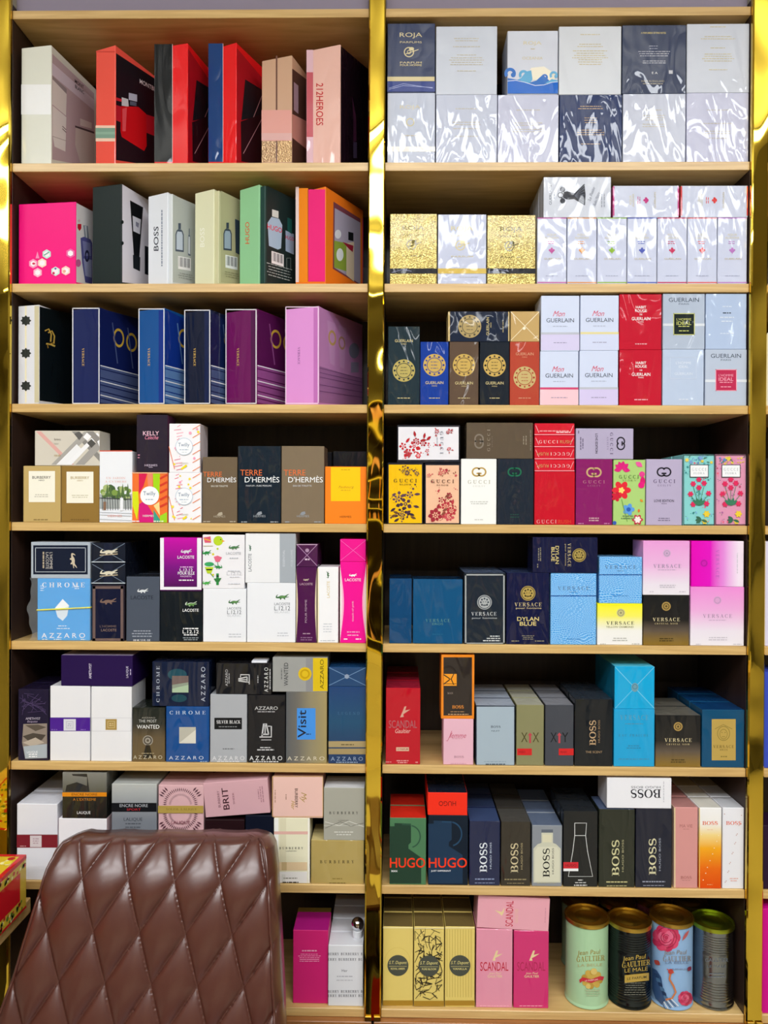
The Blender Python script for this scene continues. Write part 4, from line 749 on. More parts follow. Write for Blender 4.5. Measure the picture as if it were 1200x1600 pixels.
carton('deep blue carton with two gold bands at its foot', 6, 513, 1073, 572, 1194, (2, [(0, '#1a3560'), (.2, '#1d3a60'), (.55, '#154a6e'), (1, '#123c70')]), 'wrap', mats={'top': '#7d92c0'}, prints=[R(513.3, 1158, 571.7, 1167.5, '#a89468'), R(513.3, 1169.5, 571.7, 1178.5, '#a08c60'), T('LEGEND', 545, 1114.5, 34, 4.6, '#3f6a8c', f='serif', gap=.6), F(543, 1163.5, 20, 1, '#5a4c2c'), T('A Z Z A R O', 542, 1185.5, 50, 6, '#8fa2bc'), F(542, 1191, 40, 1, '#8fa2bc')])
carton('violet carton lying across the two white sealed ones', 6, 95, 1024, 207.5, 1072, '#241046', 'satin', dep=.09, up=True, mats={'top': '#b0a8c4'}, prints=[T('AMETHYST', 141, 1048.5, 24, 4, '#e0d8ec', rot=90, b=1), T('LALIQUE', 199, 1050, 18, 4, '#d8d0e6', rot=90), F(204, 1050, 12, 1, '#b8b0cc', rot=90)])
carton('dark blue carton with a silver square, stacked highest by the violet one', 6, 237.5, 1034, 327, 1103, '#101c38', 'crinkle', dep=.05, up=True, prints=[D(277, 1054, 15, '#1f4a58', part='printed_shape', ry=9), D(280, 1091, 12, '#1c4652', part='printed_shape', ry=6), R(269, 1056, 294.5, 1082, '#8f9a88', 'emblem'), P([(269, 1056), (294.5, 1056), (294.5, 1066), (269, 1070)], '#74625e', 'emblem'), P([(269, 1076), (294.5, 1070), (294.5, 1082), (269, 1082)], '#a9c0a0', 'emblem'), T('CHROME', 247, 1069, 56, 5.2, '#aeb8c8', rot=90, f='serif', gap=.5), T('A Z Z A R O', 317.5, 1069, 54, 6.4, '#b8c0d0', rot=90)])
carton('black carton lying down with a silver letter emblem and white tag', 6, 337.5, 1036.5, 424.5, 1085, '#15161c', 'crinkle', dep=.05, up=True, prints=[T('AZZARO', 354, 1059, 26, 4, '#b8b8bc', rot=90), F(358, 1060, 18, 1, '#98989c', rot=90), amark(381, 1061, 17, '#c9c9c9', rot=90), F(403, 1061, 14, 1, '#a8a8ac', rot=90), T('A Z Z A R O', 416, 1062, 38, 6, '#d8d8d8', rot=90), F(422, 1061, 34, 1, '#b8b8bc', rot=90)])
tg = MB(); a, b = at(394, 1037, .012), at(418, 1037, .012); z = PLACED[-1][3] + .0004; tg.box(a.x, b.x, .005, .035, z, z + .004, M('#dfe3ec', 'satin')); q = tg.build('paper_tag'); q['label'] = 'small white paper tag on the black lying carton'; q['category'] = 'tag'
carton('pewter grey and yellow carton lying above the steel and gold one', 6, 425.5, 1027.5, 512, 1080, '#9a9b98', 'satin', dep=.06, up=True, prints=[R(478, 1028, 489.5, 1080, '#8c8c8e', 'printed_band'), R(489, 1028, 511.7, 1080, '#d9b91c', 'printed_band'), D(476.5, 1053, 10.5, '#d8b620'), G(476.5, 1053, 5, 7.5, '#c49c10'), T('WANTED', 447, 1053.5, 36, 6.6, '#3a3c3e', rot=90), F(440, 1053, 18, 1, '#6a6c6c', rot=90), T('AZZARO', 503, 1053.5, 46, 5.8, '#6a5a10', rot=90)])
carton('blue carton end lying on the blue carton with gold bands', 6, 513.5, 1042.5, 572, 1071.5, '#17406c', 'wrap', dep=.11, up=True, prints=[X(514, 1043, 571.5, 1071, '#6a90b8', .9), D(542, 1057, 3.5, '#8a9ab0')])

# ---- seventh shelf, chair side
carton('white carton with a wine red band, lowest by the chair', 7, 26, 1256, 90, 1372, '#e2e2ea', 'wrap', dep=.06, prints=[R(26.2, 1304, 90, 1324.5, '#7f1f2e'), R(47, 1305.5, 65, 1323.5, '#d9ccd0', 'seal'), F(56, 1314, 12, 3, '#b89aa4', pitch=3.4), F(36, 1322, 10, 1, '#c08a90')], back=2, short='white carton with a wine red band')
carton('white carton with pale pink sides under the amber banded one', 7, 91, 1279, 167, 1375, '#eeeaee', 'satin', dep=.07, mats={'right': '#e8c8cc', 'left': '#e8c8cc'})
def rays(cx, cy, c, x0, x1, ya, yb, r0=16):
    o = []; up = yb < cy+1
    for ring, (ra, rb, n) in enumerate(((r0, r0+5, 26), (r0+7, r0+14, 26), (r0+15, r0+24, 26), (r0+24, r0+36, 26))):
        for i in range(n):
            a = PI*(i + .5*(ring % 2))/n*(1 if up else -1); wd = .022 + .008*ring
            pts = [(cx + q*math.cos(a+e), cy - q*math.sin(a+e)) for q, e in ((ra, 0), ((ra+rb)/2, wd), (rb, 0), ((ra+rb)/2, -wd))]
            if all(x0+1 < x < x1-1 and ya < y < yb for x, y in pts): o.append(P(pts, c, 'ray_pattern'))
    return o
carton('silver carton with a black band and red second heading', 7, 174, 1225, 245, 1377, (2, [(0, '#6b7078'), (.62, '#7d828a'), (.72, '#8c9096'), (1, '#b9bcb8')]), 'wrap', dep=.07, prints=[R(174.3, 1254.5, 244.7, 1268.5, '#14161a'), T('ENCRE NOIRE', 209, 1258.7, 44, 4.6, '#b8bcc2', gap=.3), T('SPORT', 209, 1264.8, 22, 3.4, '#c0303a', gap=.3), T('LALIQUE', 208, 1280.5, 29, 6, '#3c4048'), F(208, 1287, 28, 1, '#4c5058'), F(208, 1292.5, 28, 1, '#5c6068', hh=2.2)])
carton('pink carton with radiating dark ray pattern and gold band', 7, 247, 1227, 318.5, 1378, '#dcb0b4', 'wrap', dep=.07, prints=[rays(282, 1258, '#5a3440', 247, 318.5, 1229, 1258, 14), rays(282, 1270, '#5a3440', 247, 318.5, 1270, 1300, 14), R(247.3, 1258.5, 318.2, 1270, '#b59a4c'), T('SOLEIL LALIQUE', 284, 1264, 48, 3.6, '#8a7430', f='serif'), T('LALIQUE', 282.5, 1285, 29, 6, '#8a4a58')])
carton('dark maroon carton under the tilted pink one', 7, 320, 1281, 382, 1381, '#241014', 'satin', dep=.06)
carton('dark navy carton under the tilted pink one', 7, 383, 1274.5, 427, 1382, '#0e1424', 'satin', dep=.06)
carton('cream carton with soft check stripes and a pink line', 7, 428, 1278, 484, 1383, '#e6e2c4', 'satin', dep=.055, prints=[R(428.2, 1278.2, 435, 1382.5, '#f0efe8', 'plaid'), R(437, 1278.2, 447, 1382.5, '#dcd6b6', 'plaid'), R(428.2, 1299, 481, 1303.5, '#dfb0a4', 'plaid'), R(428.2, 1347, 480, 1360, '#e2c8a0', 'plaid'), R(440, 1347, 448, 1360, '#c8ae80', 'plaid'), R(428.2, 1362, 480, 1382.5, '#e9e6e2', 'plaid'), R(440, 1366, 446, 1380, '#dcdad4', 'plaid'), R(481, 1278.2, 484, 1382.5, '#f3efe2', 'border'), T('BURBERRY', 455, 1325, 37, 3.6, '#3a362e', gap=.7, f='serif'), T('LONDON', 455, 1329.5, 16, 1.8, '#6a665a'), F(454, 1372, 22, 1, '#8a867a'), F(454, 1378.5, 27, 1, '#4a463e', hh=2)])
carton('squat gold carton with a black heading under the silver one', 7, 485.5, 1313, 569, 1385, '#b09a5a', 'crinkle', dep=.07, mats={'top': '#c9b880'}, prints=[T('BURBERRY', 526.5, 1346.5, 53, 5, '#2e2814', gap=.8, f='serif'), F(527, 1373, 20, 1, '#8a7638'), F(527, 1380, 28, 1, '#6a5a28', hh=1.8)])
carton('black carton with an amber band standing on a white carton', 7, 97, 1207, 167, 1277, (2, [(0, '#1e1e1c'), (.5, '#24241f'), (.56, '#55564c'), (1, '#82827c')]), 'crinkle', dep=.055, up=True, prints=[P([(104, 1227), (120, 1222), (136, 1228), (136, 1214), (114, 1212), (112, 1206.5+3), (136, 1209), (140, 1237), (102, 1237)], '#23262a', 'printed_shape'), R(97.3, 1238, 166.7, 1244.5, '#e08a18'), T('ENCRE NOIRE', 132, 1241.3, 40, 3.8, '#5a3408', gap=.3), T("A L'EXTREME", 132, 1249, 36, 4, '#c07a20', gap=.2), T('LALIQUE', 131, 1270, 21, 5, WH)])
carton('tilted pink carton with dark bold upright heading', 7, 321, 1220, 423, 1274, '#d2a5ac', 'satin', dep=.055, tilt=-5.0, prints=[T('BURBERRY', 342, 1248.5, 26, 3.6, '#6a4048', rot=96), T('BRIT', 352.5, 1248, 34, 9.5, '#3c1820', rot=96, b=1), T('SHEER', 365, 1247.5, 18, 2.8, '#8a5a64', rot=96), F(404, 1241, 16, 1, '#a87a84', rot=96), F(409, 1241, 32, 2, '#a87a84', rot=96, pitch=3.4)])
carton('dusty pink carton lying behind the tilted pink one', 7, 334, 1210, 420, 1279, '#b98a90', 'satin', s=.07, dep=.06, up=False)
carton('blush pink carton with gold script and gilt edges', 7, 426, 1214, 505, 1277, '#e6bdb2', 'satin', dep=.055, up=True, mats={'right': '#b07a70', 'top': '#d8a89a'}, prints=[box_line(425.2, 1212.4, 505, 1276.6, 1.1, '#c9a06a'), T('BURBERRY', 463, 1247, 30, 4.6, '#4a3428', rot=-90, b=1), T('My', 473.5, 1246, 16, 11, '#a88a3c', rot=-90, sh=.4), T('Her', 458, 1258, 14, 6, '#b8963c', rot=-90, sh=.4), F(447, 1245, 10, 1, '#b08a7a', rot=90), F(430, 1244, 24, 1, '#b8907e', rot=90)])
carton('silver carton with crossed wrap folds standing on the squat gold one', 7, 505.5, 1231, 570, 1312, '#a3a296', 'wrap', dep=.06, up=True, mats={'top': '#d9dadc'}, prints=[L([(506, 1290), (569.5, 1290)], .8, '#c4c4ba', 'wrap_fold'), L([(508, 1284), (530, 1290), (545, 1283), (569, 1292)], .9, '#d9d9d0', 'wrap_fold'), L([(508, 1294), (532, 1284), (548, 1291), (568, 1286)], .8, '#6a6a60', 'wrap_fold'), T('BURBERRY', 537, 1270, 45, 4.2, '#2c2c28', gap=.8, f='serif'), T('LONDON', 537, 1282, 16, 2, '#6a6a62'), F(537, 1302, 30, 2, '#d4d4cc', pitch=4)])
carton('dark grey carton behind the silver one near the gold post', 7, 510, 1216, 568, 1312, '#3a352e', 'wrap', s=.07, dep=.06, up=False)

# ---- bottom shelf, chair side
carton('bright pink carton alone on the bottom shelf beside the checked white one', 8, 457.5, 1453.5, 513, 1567, '#d02472', 'satin', dep=.062, s=.012, mats={'top': '#b51a80'}, prints=[F(483.5, 1485.5, 24, 1, '#f0b0cc', hh=1.8), F(483.5, 1495, 36, 4, '#f0a0c4', pitch=2.8, hh=.9), F(483.5, 1500.5, 36, 2, '#f0a0c4', pitch=2.8, hh=.9)])
carton('olive gold topped carton behind the bright pink one', 8, 460, 1442, 514, 1553, '#c9b458', 'wrap', s=.085, dep=.055)
def rowtxt(y, h, sz=5):
    return [T('BERRY BURBERRY B' if sz == 5 else 'ERRY BURBERRY BU', 539.5, y, 54, h, '#4a4a52', f='serif', gap=.25)]
carton('white carton printed with repeated black lettering rows', 8, 512.5, 1477, 567.5, 1574, '#e2e3e8', 'satin', dep=.042, s=.006, prints=[rowtxt(1490.5, 4.2), rowtxt(1499, 4.2, 4), T('Her', 538.5, 1516.5, 9, 4, '#6a6a72', f=''), F(538.5, 1525.5, 26, 1, '#b0b0b8'), F(538.5, 1531.5, 31, 1, '#c0c0c8'), rowtxt(1549, 4.2), rowtxt(1555.5, 4.2, 4)], back=4, short='white carton with black lettering rows')
z = SZ[7] + (PLACED[-1][3] - SZ[7])
q = thing('chrome_stopper', 'shiny chrome ball cap on the white lettered carton', 'bottle stopper', (at(558.5, 1455, .03).x, .034, z + .0003))
b = MB(); b.lathe([(.0085, 0), (.009, .0008), (.009, .012), (.0085, .0125)], M('#eceef2', 'gloss'), n=32); smooth_angle(b.build('collar', q))
b = MB(); b.lathe([(.0112*math.sin(PI*i/20) + .0001, .0225 - .0112*math.cos(PI*i/20)) for i in range(21)], M('#d9dbe0', 'metal', rough=.06), n=40); b.build('ball', q, smooth=True)

# ---- top shelf, can side
def fp(cx, y, w, n, c='#c9b98a', **k): return F(cx, y, w, n, c, hh=1.0, **k)
def roja(cx, y, c, dark, sc=1):
    return [T('ROJA', cx, y, 35*sc, 9*sc, c), T('PARFUMS', cx, y+10.5*sc, 34*sc, 3*sc, c, gap=.4), G(cx-3, y+26*sc, 6.4*sc, 8*sc, c), G(cx-3, y+26*sc, 2.2*sc, 3.2*sc, c), D(cx+1, y+21*sc, 4*sc, c, ry=2.8*sc), L([(cx-8*sc, y+29*sc), (cx+12*sc, y+22*sc)], 1.3, c, 'emblem')]
carton('white shrink wrapped carton with a white band by the middle post, lower', 1, 605, 145, 680, 252, '#c3cadd', 'crinkle', prints=[T('ROJA', 641, 168, 32, 7, '#d9cfae'), G(641, 191, 5, 6.4, '#d9cc9a'), R(605.3, 229, 679.7, 237, '#f6f4f0'), fp(641, 212, 26, 1)])
def wbox(lab, x0, y0, x1, y1, txt, **k):
    xm = (x0+x1)/2; c = k.pop('c', '#cbd0de'); ink = k.pop('ink', '#c6bda2'); kd = k.pop('kd', 'crinkle')
    carton(lab, 1, x0, y0, x1, y1, c, kd, prints=[fp(xm, y, w, n, ink, pitch=3.6) for y, w, n in txt], **k)
wbox('white wrapped carton under a taller looking plain white one, lower row', 681, 148, 777, 252, [(170, 36, 1), (193, 46, 2), (201, 50, 1), (213, 40, 1)], c='#c4cade')
wbox('white wrapped carton directly under the blue wave carton', 777.5, 148, 873, 252, [(172, 40, 1), (194, 46, 2), (204, 52, 2)], c='#c6c9e0')
wbox('navy wrapped carton with gold print, lower row', 874, 148, 972, 252, [(168, 42, 2), (188, 24, 3), (207, 46, 3), (225, 34, 1)], c='#283864', ink='#c9ab84')
wbox('white wrapped carton directly under the navy wrapped one', 973, 146.5, 1071.5, 251, [(172, 30, 1), (184, 36, 3), (196, 48, 2)], c='#c6cbdd')
wbox('white wrapped carton in the outer corner, lower row', 1072.5, 145, 1170, 250.5, [(172, 40, 1), (193, 52, 1), (207, 44, 2), (216, 38, 1)], c='#c6c8e0')
carton('navy carton with gold heading and gold band by the middle post', 1, 605, 36.5, 680, 144, '#3a4464', 'wrap', up=True, prints=[roja(642, 55.5, '#d9cca0', ''), T('PARFUM', 642, 98, 34, 3, '#e0d2a4', gap=.5, b=1), T('POUR HOMME', 642, 102, 34, 3, '#e0d2a4', b=1), R(605.3, 120, 679, 127, '#d6c79a'), R(605.3, 127.5, 679.7, 143.5, '#33448a', 'printed_band'), [L([(608, 138+q*2), (630, 131+q*3), (676, 138-q)], .7, '#a8b4e0', 'printed_shape') for q in range(2)]])
wbox('white carton between the gold banded navy one and the wave carton', 681, 41, 777, 147, [(62, 40, 2), (73, 48, 1), (86, 32, 1), (94, 56, 3), (101, 52, 1), (111, 38, 1)], up=True, c='#ccd2e0', kd='wrap')
wv = lambda pts, c: P(pts, c, 'wave_print')
def curl(cx, cy, r, c, fl=1):
    return [G(cx, cy, r*.45, r, c, part='wave_print', a0=-40 if fl > 0 else -140, a1=220 if fl > 0 else 320), D(cx+fl*r*.55, cy+r*.25, r*.42, c, part='wave_print', n=12)]
carton('white carton with rolling blue waves along its lower part', 1, 792.5, 48, 872, 147, '#d3d7e4', 'wrap', dep=.07, up=True, prints=[T('ROJA', 832, 68, 28, 7, '#d9cda0'), fp(833, 76.5, 8, 1), T('OCEANIA', 832, 91, 32, 4.4, '#d6c9a0', gap=.3), wv([(830, 106), (850, 104), (868, 116), (866, 128), (820, 124)], '#f1ead6'),
       wv([(793, 124), (806, 126), (814, 122), (822, 112), (830, 110), (832, 124), (826, 134), (793, 134)], '#5aa9d6'), curl(818, 117, 7.5, '#5aa9d6'), curl(797, 115, 9, '#1f6cc4'), wv([(793, 122), (804, 124), (814, 126), (812, 134), (793, 134)], '#1f6cc4'),
       wv([(826, 130), (838, 126), (848, 117), (856, 124), (862, 130), (850, 136), (830, 136)], '#1f6cc4'), curl(851, 121, 5, '#1f6cc4'), curl(865, 118, 6.5, '#6ab0dc', 1), wv([(852, 130), (862, 124), (871.5, 126), (871.5, 134)], '#5aa9d6'),
       wv([(793, 127), (806, 126), (820, 129), (836, 134), (850, 133), (862, 129), (871.7, 128), (871.7, 146.5), (793, 146.5)], '#0f66cc'), L([(793, 127), (806, 126), (820, 129), (836, 134), (850, 133), (862, 129), (871.7, 128)], .9, '#e6ecf4', 'wave_print')])
wbox('white carton with pale gold print beside the wave carton', 873, 41, 971, 147, [(54, 40, 1), (71, 42, 2), (85, 56, 4), (97, 40, 3)], up=True, c='#d6dae2', ink='#d0c08c', kd='wrap')
carton('navy wrapped carton with gold print, upper row', 1, 972, 39, 1072, 145.5, '#39435f', 'crinkle', up=True, prints=[T('A PARFUMERIE OF FINE NOTES', 1021, 51.5, 39, 3, '#d8c684', b=1), fp(1021, 74, 14, 2, '#a8acc0', pitch=4), fp(1022, 84, 50, 3, '#c0c2d0', pitch=3.4), fp(1022, 97, 38, 2, '#c0c2d0', pitch=3), T('E A', 1023, 114, 9, 3.4, '#e8e8ec', b=1), R(1045, 110, 1051, 115.5, '#c4c6d0', 'fine_print'), T('MADE IN ENGLAND', 1020, 127, 36, 3, '#b8b09a'), fp(1020, 131, 34, 1, '#b8b09a')])
wbox('white wrapped carton in the outer corner, upper row', 1073, 37, 1171, 143.5, [(42, 30, 1), (59, 54, 2), (75, 26, 1), (90, 54, 4), (109, 30, 1)], up=True, c='#cdd2df', ink='#cdc08e', kd='wrap')

# ---- second shelf, can side
GF = ['#dcc678', 'foil', {}]
def rojag(lab, x0, x1, y0, c, ink):
    xm = (x0+x1)/2; gold = isinstance(c, list)
    carton(lab, 2, x0, y0, x1, 443, c, 'wrap', dep=.065, prints=[roja(xm, y0+23, ink, '', .98), T('PARFUM', xm, y0+66, 34, 2.4, ink, gap=.6), R(x0+.3, 419.5, x1-.3, 427.5, '#23252e' if gold else '#d6b95c')] + ([L([(x0+3, 426), (x0+20, 421), (x0+34, 424)], .8, '#8a90b0', 'wrap_fold')] if gold else []) + [fp(xm+10, 433, 36, 1, '#b09a40' if gold else '#b9bdcc')])
rojag('embossed gold carton with a black stripe nearest the middle post', 609, 683, 334, GF, '#6f6428')
rojag('pale lavender white carton with a gold stripe between gold ones', 684, 760, 335, '#c5cbe2', '#dccf9c')
rojag('embossed gold carton with a black stripe beside the slim pale ones', 761, 837, 336, GF, '#5f5a30')
aq = [('#c05aa0', 'magenta pink', 839), ('#e0954a', 'orange', 886), ('#8fb83c', 'lime green', 933), ('#4a58b4', 'blue', 980), ('#c02a58', 'crimson', 1027), ('#e05a5a', 'coral red', 1074), ('#b878c0', 'lilac', 1121)]
for c, n, x in aq:
    xm = x + 23; k = random.Random(x)
    carton(f'slim pale carton with {n} edges and a {n} leaf mark', 2, x+.2, 340, x+46.4, 442.5, '#c9cfe6', 'wrap', dep=.045, mats={'top': c, 'bottom': c, 'left': '#dfe2ee', 'right': '#dfe2ee'},
           prints=[R(x+.4, 340.2, x+46.2, 341.6, c, 'border'), R(x+.4, 440.6, x+46.2, 442.3, c, 'border'), T('AQUA', xm, 367, 15, 3.6, '#d9cfa4'), T('ALLEGORIA', xm, 371.5, 22, 3, '#d9cfa4'), F(xm-1, 379, 12, 2, c, pitch=3, hh=1.1), D(xm, 392, 3.2, c, n=10), D(xm-3, 391, 1.8, c, n=8), D(xm+3, 391, 1.8, c, n=8), D(xm, 388.5, 1.8, c, n=8), R(xm-.5, 394, xm+.5, 397, c, 'emblem'), T('GUERLAIN', xm+1, 404.5, 26, 2.8, '#cfc4a6', gap=.5), F(xm, 431, 24, 1, '#a8aec8', hh=1)])
dk = '#262a36'
carton('white carton picturing a black dress laid sideways', 2, 849, 276.5, 955, 338, '#ccd1de', 'wrap', dep=.045, up=True, prints=[T('GUERLAIN', 860, 305, 30, 4, '#4a5264', rot=90), F(866, 306, 12, 1, '#7a8294', rot=90), P([(881, 300), (886, 299), (898, 302), (908, 292), (913, 287), (915, 304), (914, 321), (908, 318), (897, 311), (886, 312), (880, 309)], dk, 'dress_picture'), [L([(898, 306), (914, 288+q*5.4)], .7, '#5a6070', 'dress_picture') for q in range(7)], D(879, 296, 4.2, dk, part='dress_picture', n=9), D(879, 314, 4.2, dk, part='dress_picture', n=9), G(876, 305, 3.6, 4.6, dk, part='dress_picture'), L([(880, 298), (876, 302)], 1.2, dk, 'dress_picture'), L([(880, 312), (876, 308)], 1.2, dk, 'dress_picture'), T('La Petite', 924, 303, 22, 5, '#8f95a8', rot=70, sh=.3), T('Robe Noire', 932, 311, 22, 5, '#8f95a8', rot=70, sh=.3), F(942, 313, 26, 2, '#9aa0b0', rot=90, pitch=4)], back=2, short='white carton picturing a black dress')
for x0, x1, c, n in ((957.5, 1061, '#c0327e', 'magenta'), (1063.5, 1169, '#d83a3a', 'red')):
    xm = (x0+x1)/2
    carton(f'pale carton lying sideways with {n} ends and leaf mark', 2, x0, 290, x1, 338, '#c9cfe4', 'wrap', dep=.045, up=True, mats={'left': c, 'right': c}, prints=[R(x0+.2, 291, x0+2.4, 337, c, 'border'), R(x1-2.4, 291, x1-.2, 337, c, 'border'), T('AQUA', xm-24, 313, 15, 4, '#d9cfa4', rot=90), T('ALLEGORIA', xm-20, 313, 20, 3, '#d9cfa4', rot=90), F(xm-11, 313, 12, 2, c, rot=90, pitch=3, hh=1.1), D(xm+1, 313, 3.2, c, n=10), D(xm, 310, 1.9, c, n=8), D(xm, 316, 1.9, c, n=8), D(xm-2.4, 313, 1.9, c, n=8), T('GUERLAIN', xm+14, 313, 25, 3, '#cfc4a6', rot=90, gap=.5)])

# ---- third shelf, can side
def bee(cx, cy, r, c, d): 
    return [D(cx, cy, r, c), G(cx, cy, r*.62, r*.68, d), merge('emblem', d, [D(cx + r*.82*math.cos(PI*q/6), cy + r*.82*math.sin(PI*q/6), r*.1, d, n=4 if q % 2 else 8) for q in range(12)]), F(cx, cy, r*.7, 3, d, pitch=r*.28, hh=.9)]
def guer(lab, x0, x1, y0, c, my, ty, ink='#d9c890', d=None, m='#c9a85a', kd='crinkle', **k):
    xm = (x0+x1)/2
    return carton(lab, 3, x0, y0, x1, 632, c, kd, dep=.05, prints=[bee(xm, my, 17.5, m, d or c), T('GUERLAIN', xm, ty, 28, 4.4, ink), T('PARIS', xm, ty+5, 8, 1.8, ink), F(xm, 622, 20, 1, ink, hh=1)], **k)
guer('tall dark green carton with a gold round emblem', 606, 656, 510, '#1d2f38', 579, 532.5, m='#b9a860', mats={'top': '#8f9aa4'})
guer('royal blue carton with a gold round emblem', 656.5, 701, 534, '#123a96', 570.5, 598, d='#2a3a8a', mats={'top': '#d0bc90'})
guer('brown carton with a gold round emblem', 702, 748, 534, '#5d4a3c', 570.5, 598.5, mats={'top': '#d0bc90'})
guer('black carton with a gold round emblem under the lying navy one', 749.5, 796, 534, '#171f2a', 571, 598.5, mats={'top': '#d0bc90'})
guer('rust red carton with a pale gold round emblem', 796.5, 843, 534, '#b24532', 590, 553, ink='#d8a080', m='#c4ae74', d='#a83c30', kd='wrap')
carton('navy carton with a gold round emblem lying on two upright ones', 3, 700, 486.5, 796, 533, '#172238', 'wrap', dep=.05, up=True, mats={'left': '#c9b078', 'top': '#c9b078'}, prints=[R(700.2, 487, 703, 533, '#c9b078', 'border'), R(794, 487, 796, 533, '#c9b078', 'border'), bee(734, 510, 18, '#b09a68', '#5a5444'), T('GUERLAIN', 762, 510, 28, 4.4, '#d9c890', rot=90), T('PARIS', 767, 508, 8, 1.8, '#d9c890', rot=90), F(786, 510, 20, 1, '#b8a878', rot=90, hh=1)])
carton('gold carton end with crossed wrap folds above the rust red one', 3, 797.5, 486.5, 843, 533, '#c2a168', 'wrap', dep=.12, up=True, prints=[X(798, 487, 842.5, 532, '#efe3c4', .9), D(819, 513, 2.4, '#f4ead0')])
def mon(lab, x0, x1, y0, y1, band, low, up=False):
    xm = (x0+x1)/2; h = y1-y0
    carton(lab, 3, x0, y0, x1, y1, '#ccd5ec', 'satin', up=up, prints=[R(x0+.3, y0+h*.70, x1-.3, y1-.3, low, 'printed_panel'), R(x0+.3, y0+h*.67, x1-.3, y0+h*.71, band, 'printed_band'), T('Mon', xm-2, y0+h*.33, 19, 8.5, '#cc3a5a', sh=.45), T('GUERLAIN', xm, y0+h*.45, 43, 6.4, '#3c4254'), F(xm, y0+h*.56, 24, 1, '#aab2c8', hh=1.2), F(xm, y0+h*.86, 26, 1, '#8a86a4', hh=1)])
mon('pale blue carton with red script and a pink lower panel', 843.5, 904, 549, 633, '#cc4470', '#eec3cc')
mon('pale blue carton with red script and a grey line over lilac, lower row', 905, 966, 548, 633, '#b9bcc8', '#cfc4e8')
RR = '#c0142e'
def habit(lab, y0, y1, kd, up=False, fs=1):
    carton(lab, 3, 967.5, y0, 1034, y1, RR, kd, up=up, mats={'top': '#e07888'}, prints=[T('HABIT', 1001.5, y0+20.5, 16, 4.2, WH, b=1), T('ROUGE', 1001.5, y0+26, 18, 4.2, WH, b=1), T('DE', 1001.5, y0+32, 4, 2.2, WH, b=1), T('GUERLAIN', 1001.5, y0+38.5, 29, 5, WH, b=1), T('PARIS', 1001.5, y0+43.5, 8, 2, WH), F(1001.5, y1-8, 21, 1, '#f0b8c0', hh=1.4)])
habit('crimson carton with white lettering, lower of two', 546.5, 632.5, 'crinkle')
carton('pale blue grey wrapped carton with white lettering, lower row', 3, 1035, 546, 1100, 632.5, '#b9c8e0', 'crinkle', prints=[T("L'HOMME", 1068, 567, 24, 4, '#dfe6f2'), T('IDEAL', 1068, 573, 15, 4, '#dfe6f2'), T('GUERLAIN', 1068, 584, 28, 4, '#dfe6f2'), box_line(1047, 558, 1088, 592, .5, '#d3dcec'), F(1068, 624, 20, 1, '#d8e0ee')])
def ideal(lab, x0, x1, y0, y1, c, lc, ink, up=False, kd='satin'):
    xm = (x0+x1)/2
    carton(lab, 3, x0, y0, x1, y1, c, kd, up=up, prints=[T('GUERLAIN', xm, y0+10, 47, 6.4, '#3a4456'), T('PARIS', xm, y0+16.5, 16, 2.4, '#4a5466'), R(x0+.3, y0+47, x1-.3, y0+51, '#d6dce4'), R(xm-16.5, y0+31, xm+17, y0+65, lc, 'label_panel'), box_line(xm-16.5, y0+31, xm+17, y0+65, 1.2, ink), T("L'HOMME", xm, y0+40.5, 23, 3.8, ink), T('IDEAL', xm, y0+46.5, 23, 5.4, ink, b=1), F(xm, y0+51.5, 20, 1, ink, hh=1.2), F(xm, y0+58.5, 18, 1, ink, hh=1.3)])
ideal('pale blue grey carton with a raspberry red square label', 1101.5, 1167, 546, 632.5, '#b4bfd2', '#b8264e', '#e8a0b4')
mon('pale blue carton with red script over a lilac panel, upper row corner', 845, 905.5, 462, 547.5, '#b9bcc8', '#cfc8e8', True)
mon('pale blue carton with red script and a yellow line', 906.5, 967, 461.5, 547, '#dcd196', '#ccd3ec', True)
habit('crimson carton with white lettering, upper of two', 459.5, 545.5, 'wrap', True)
ideal('pale blue grey carton with a black square label', 1035.5, 1101.5, 458.5, 545.5, '#b0bccf', '#1c2626', '#c9cc74', True, 'wrap')
carton('plain pale blue wrapped carton in the upper outer corner', 3, 1102.5, 457.5, 1166.8, 545.5, '#b0c2e0', 'crinkle', up=True, prints=[F(1136, 479, 17, 1, '#d3deee'), F(1136, 489, 15, 1, '#3c4656', hh=1.7), F(1136, 499, 22, 2, '#d9e2f0', pitch=6), F(1136, 521, 24, 1, '#cfdaec')])

# ---- fourth shelf, can side
def bloom(lab, x0, y0, x1, y1, c, cols, leaf, seed, ink, lying=False, up=False):
    fr = '#20222c'; xm = (x0+x1)/2
    pr = [R(x0+2.4, y0+3, x1-2.4, y1-2.6, c, 'label_panel'), spray(x0+3, y0+3.5, x1-3, y1-3, seed, cols, 9, 2.6, leaf)]
    if lying: pr += [spray(x0+4, y0+4, x0+55, y1-4, seed+1, cols, 7, 11, leaf, c), spray(x0+40, y0+4, x1-4, y1-4, seed+2, cols, 6, 4.4, leaf, c), T('GUCCI', x0+70, (y0+y1)/2-1, 35, 5, ink, rot=-90, f='serif', gap=.45), T('BLOOM', x0+63, (y0+y1)/2-2, 14, 2, ink, rot=-90, f='serif')]
    else: pr += [spray(x0+4, y0+42, x1-4, y1-4, seed+1, cols, 9, 11, leaf, c), spray(x0+4, y0+4, x1-4, y0+22, seed+2, cols, 6, 4.2, leaf, c), T('GUCCI', xm, y0+28, 36, 5.4, ink, f='serif', gap=.45), T('BLOOM', xm, y0+34, 18, 2.4, ink, f='serif', gap=.4)]
    carton(lab, 4, x0, y0, x1, y1, fr, 'wrap', up=up, prints=pr)
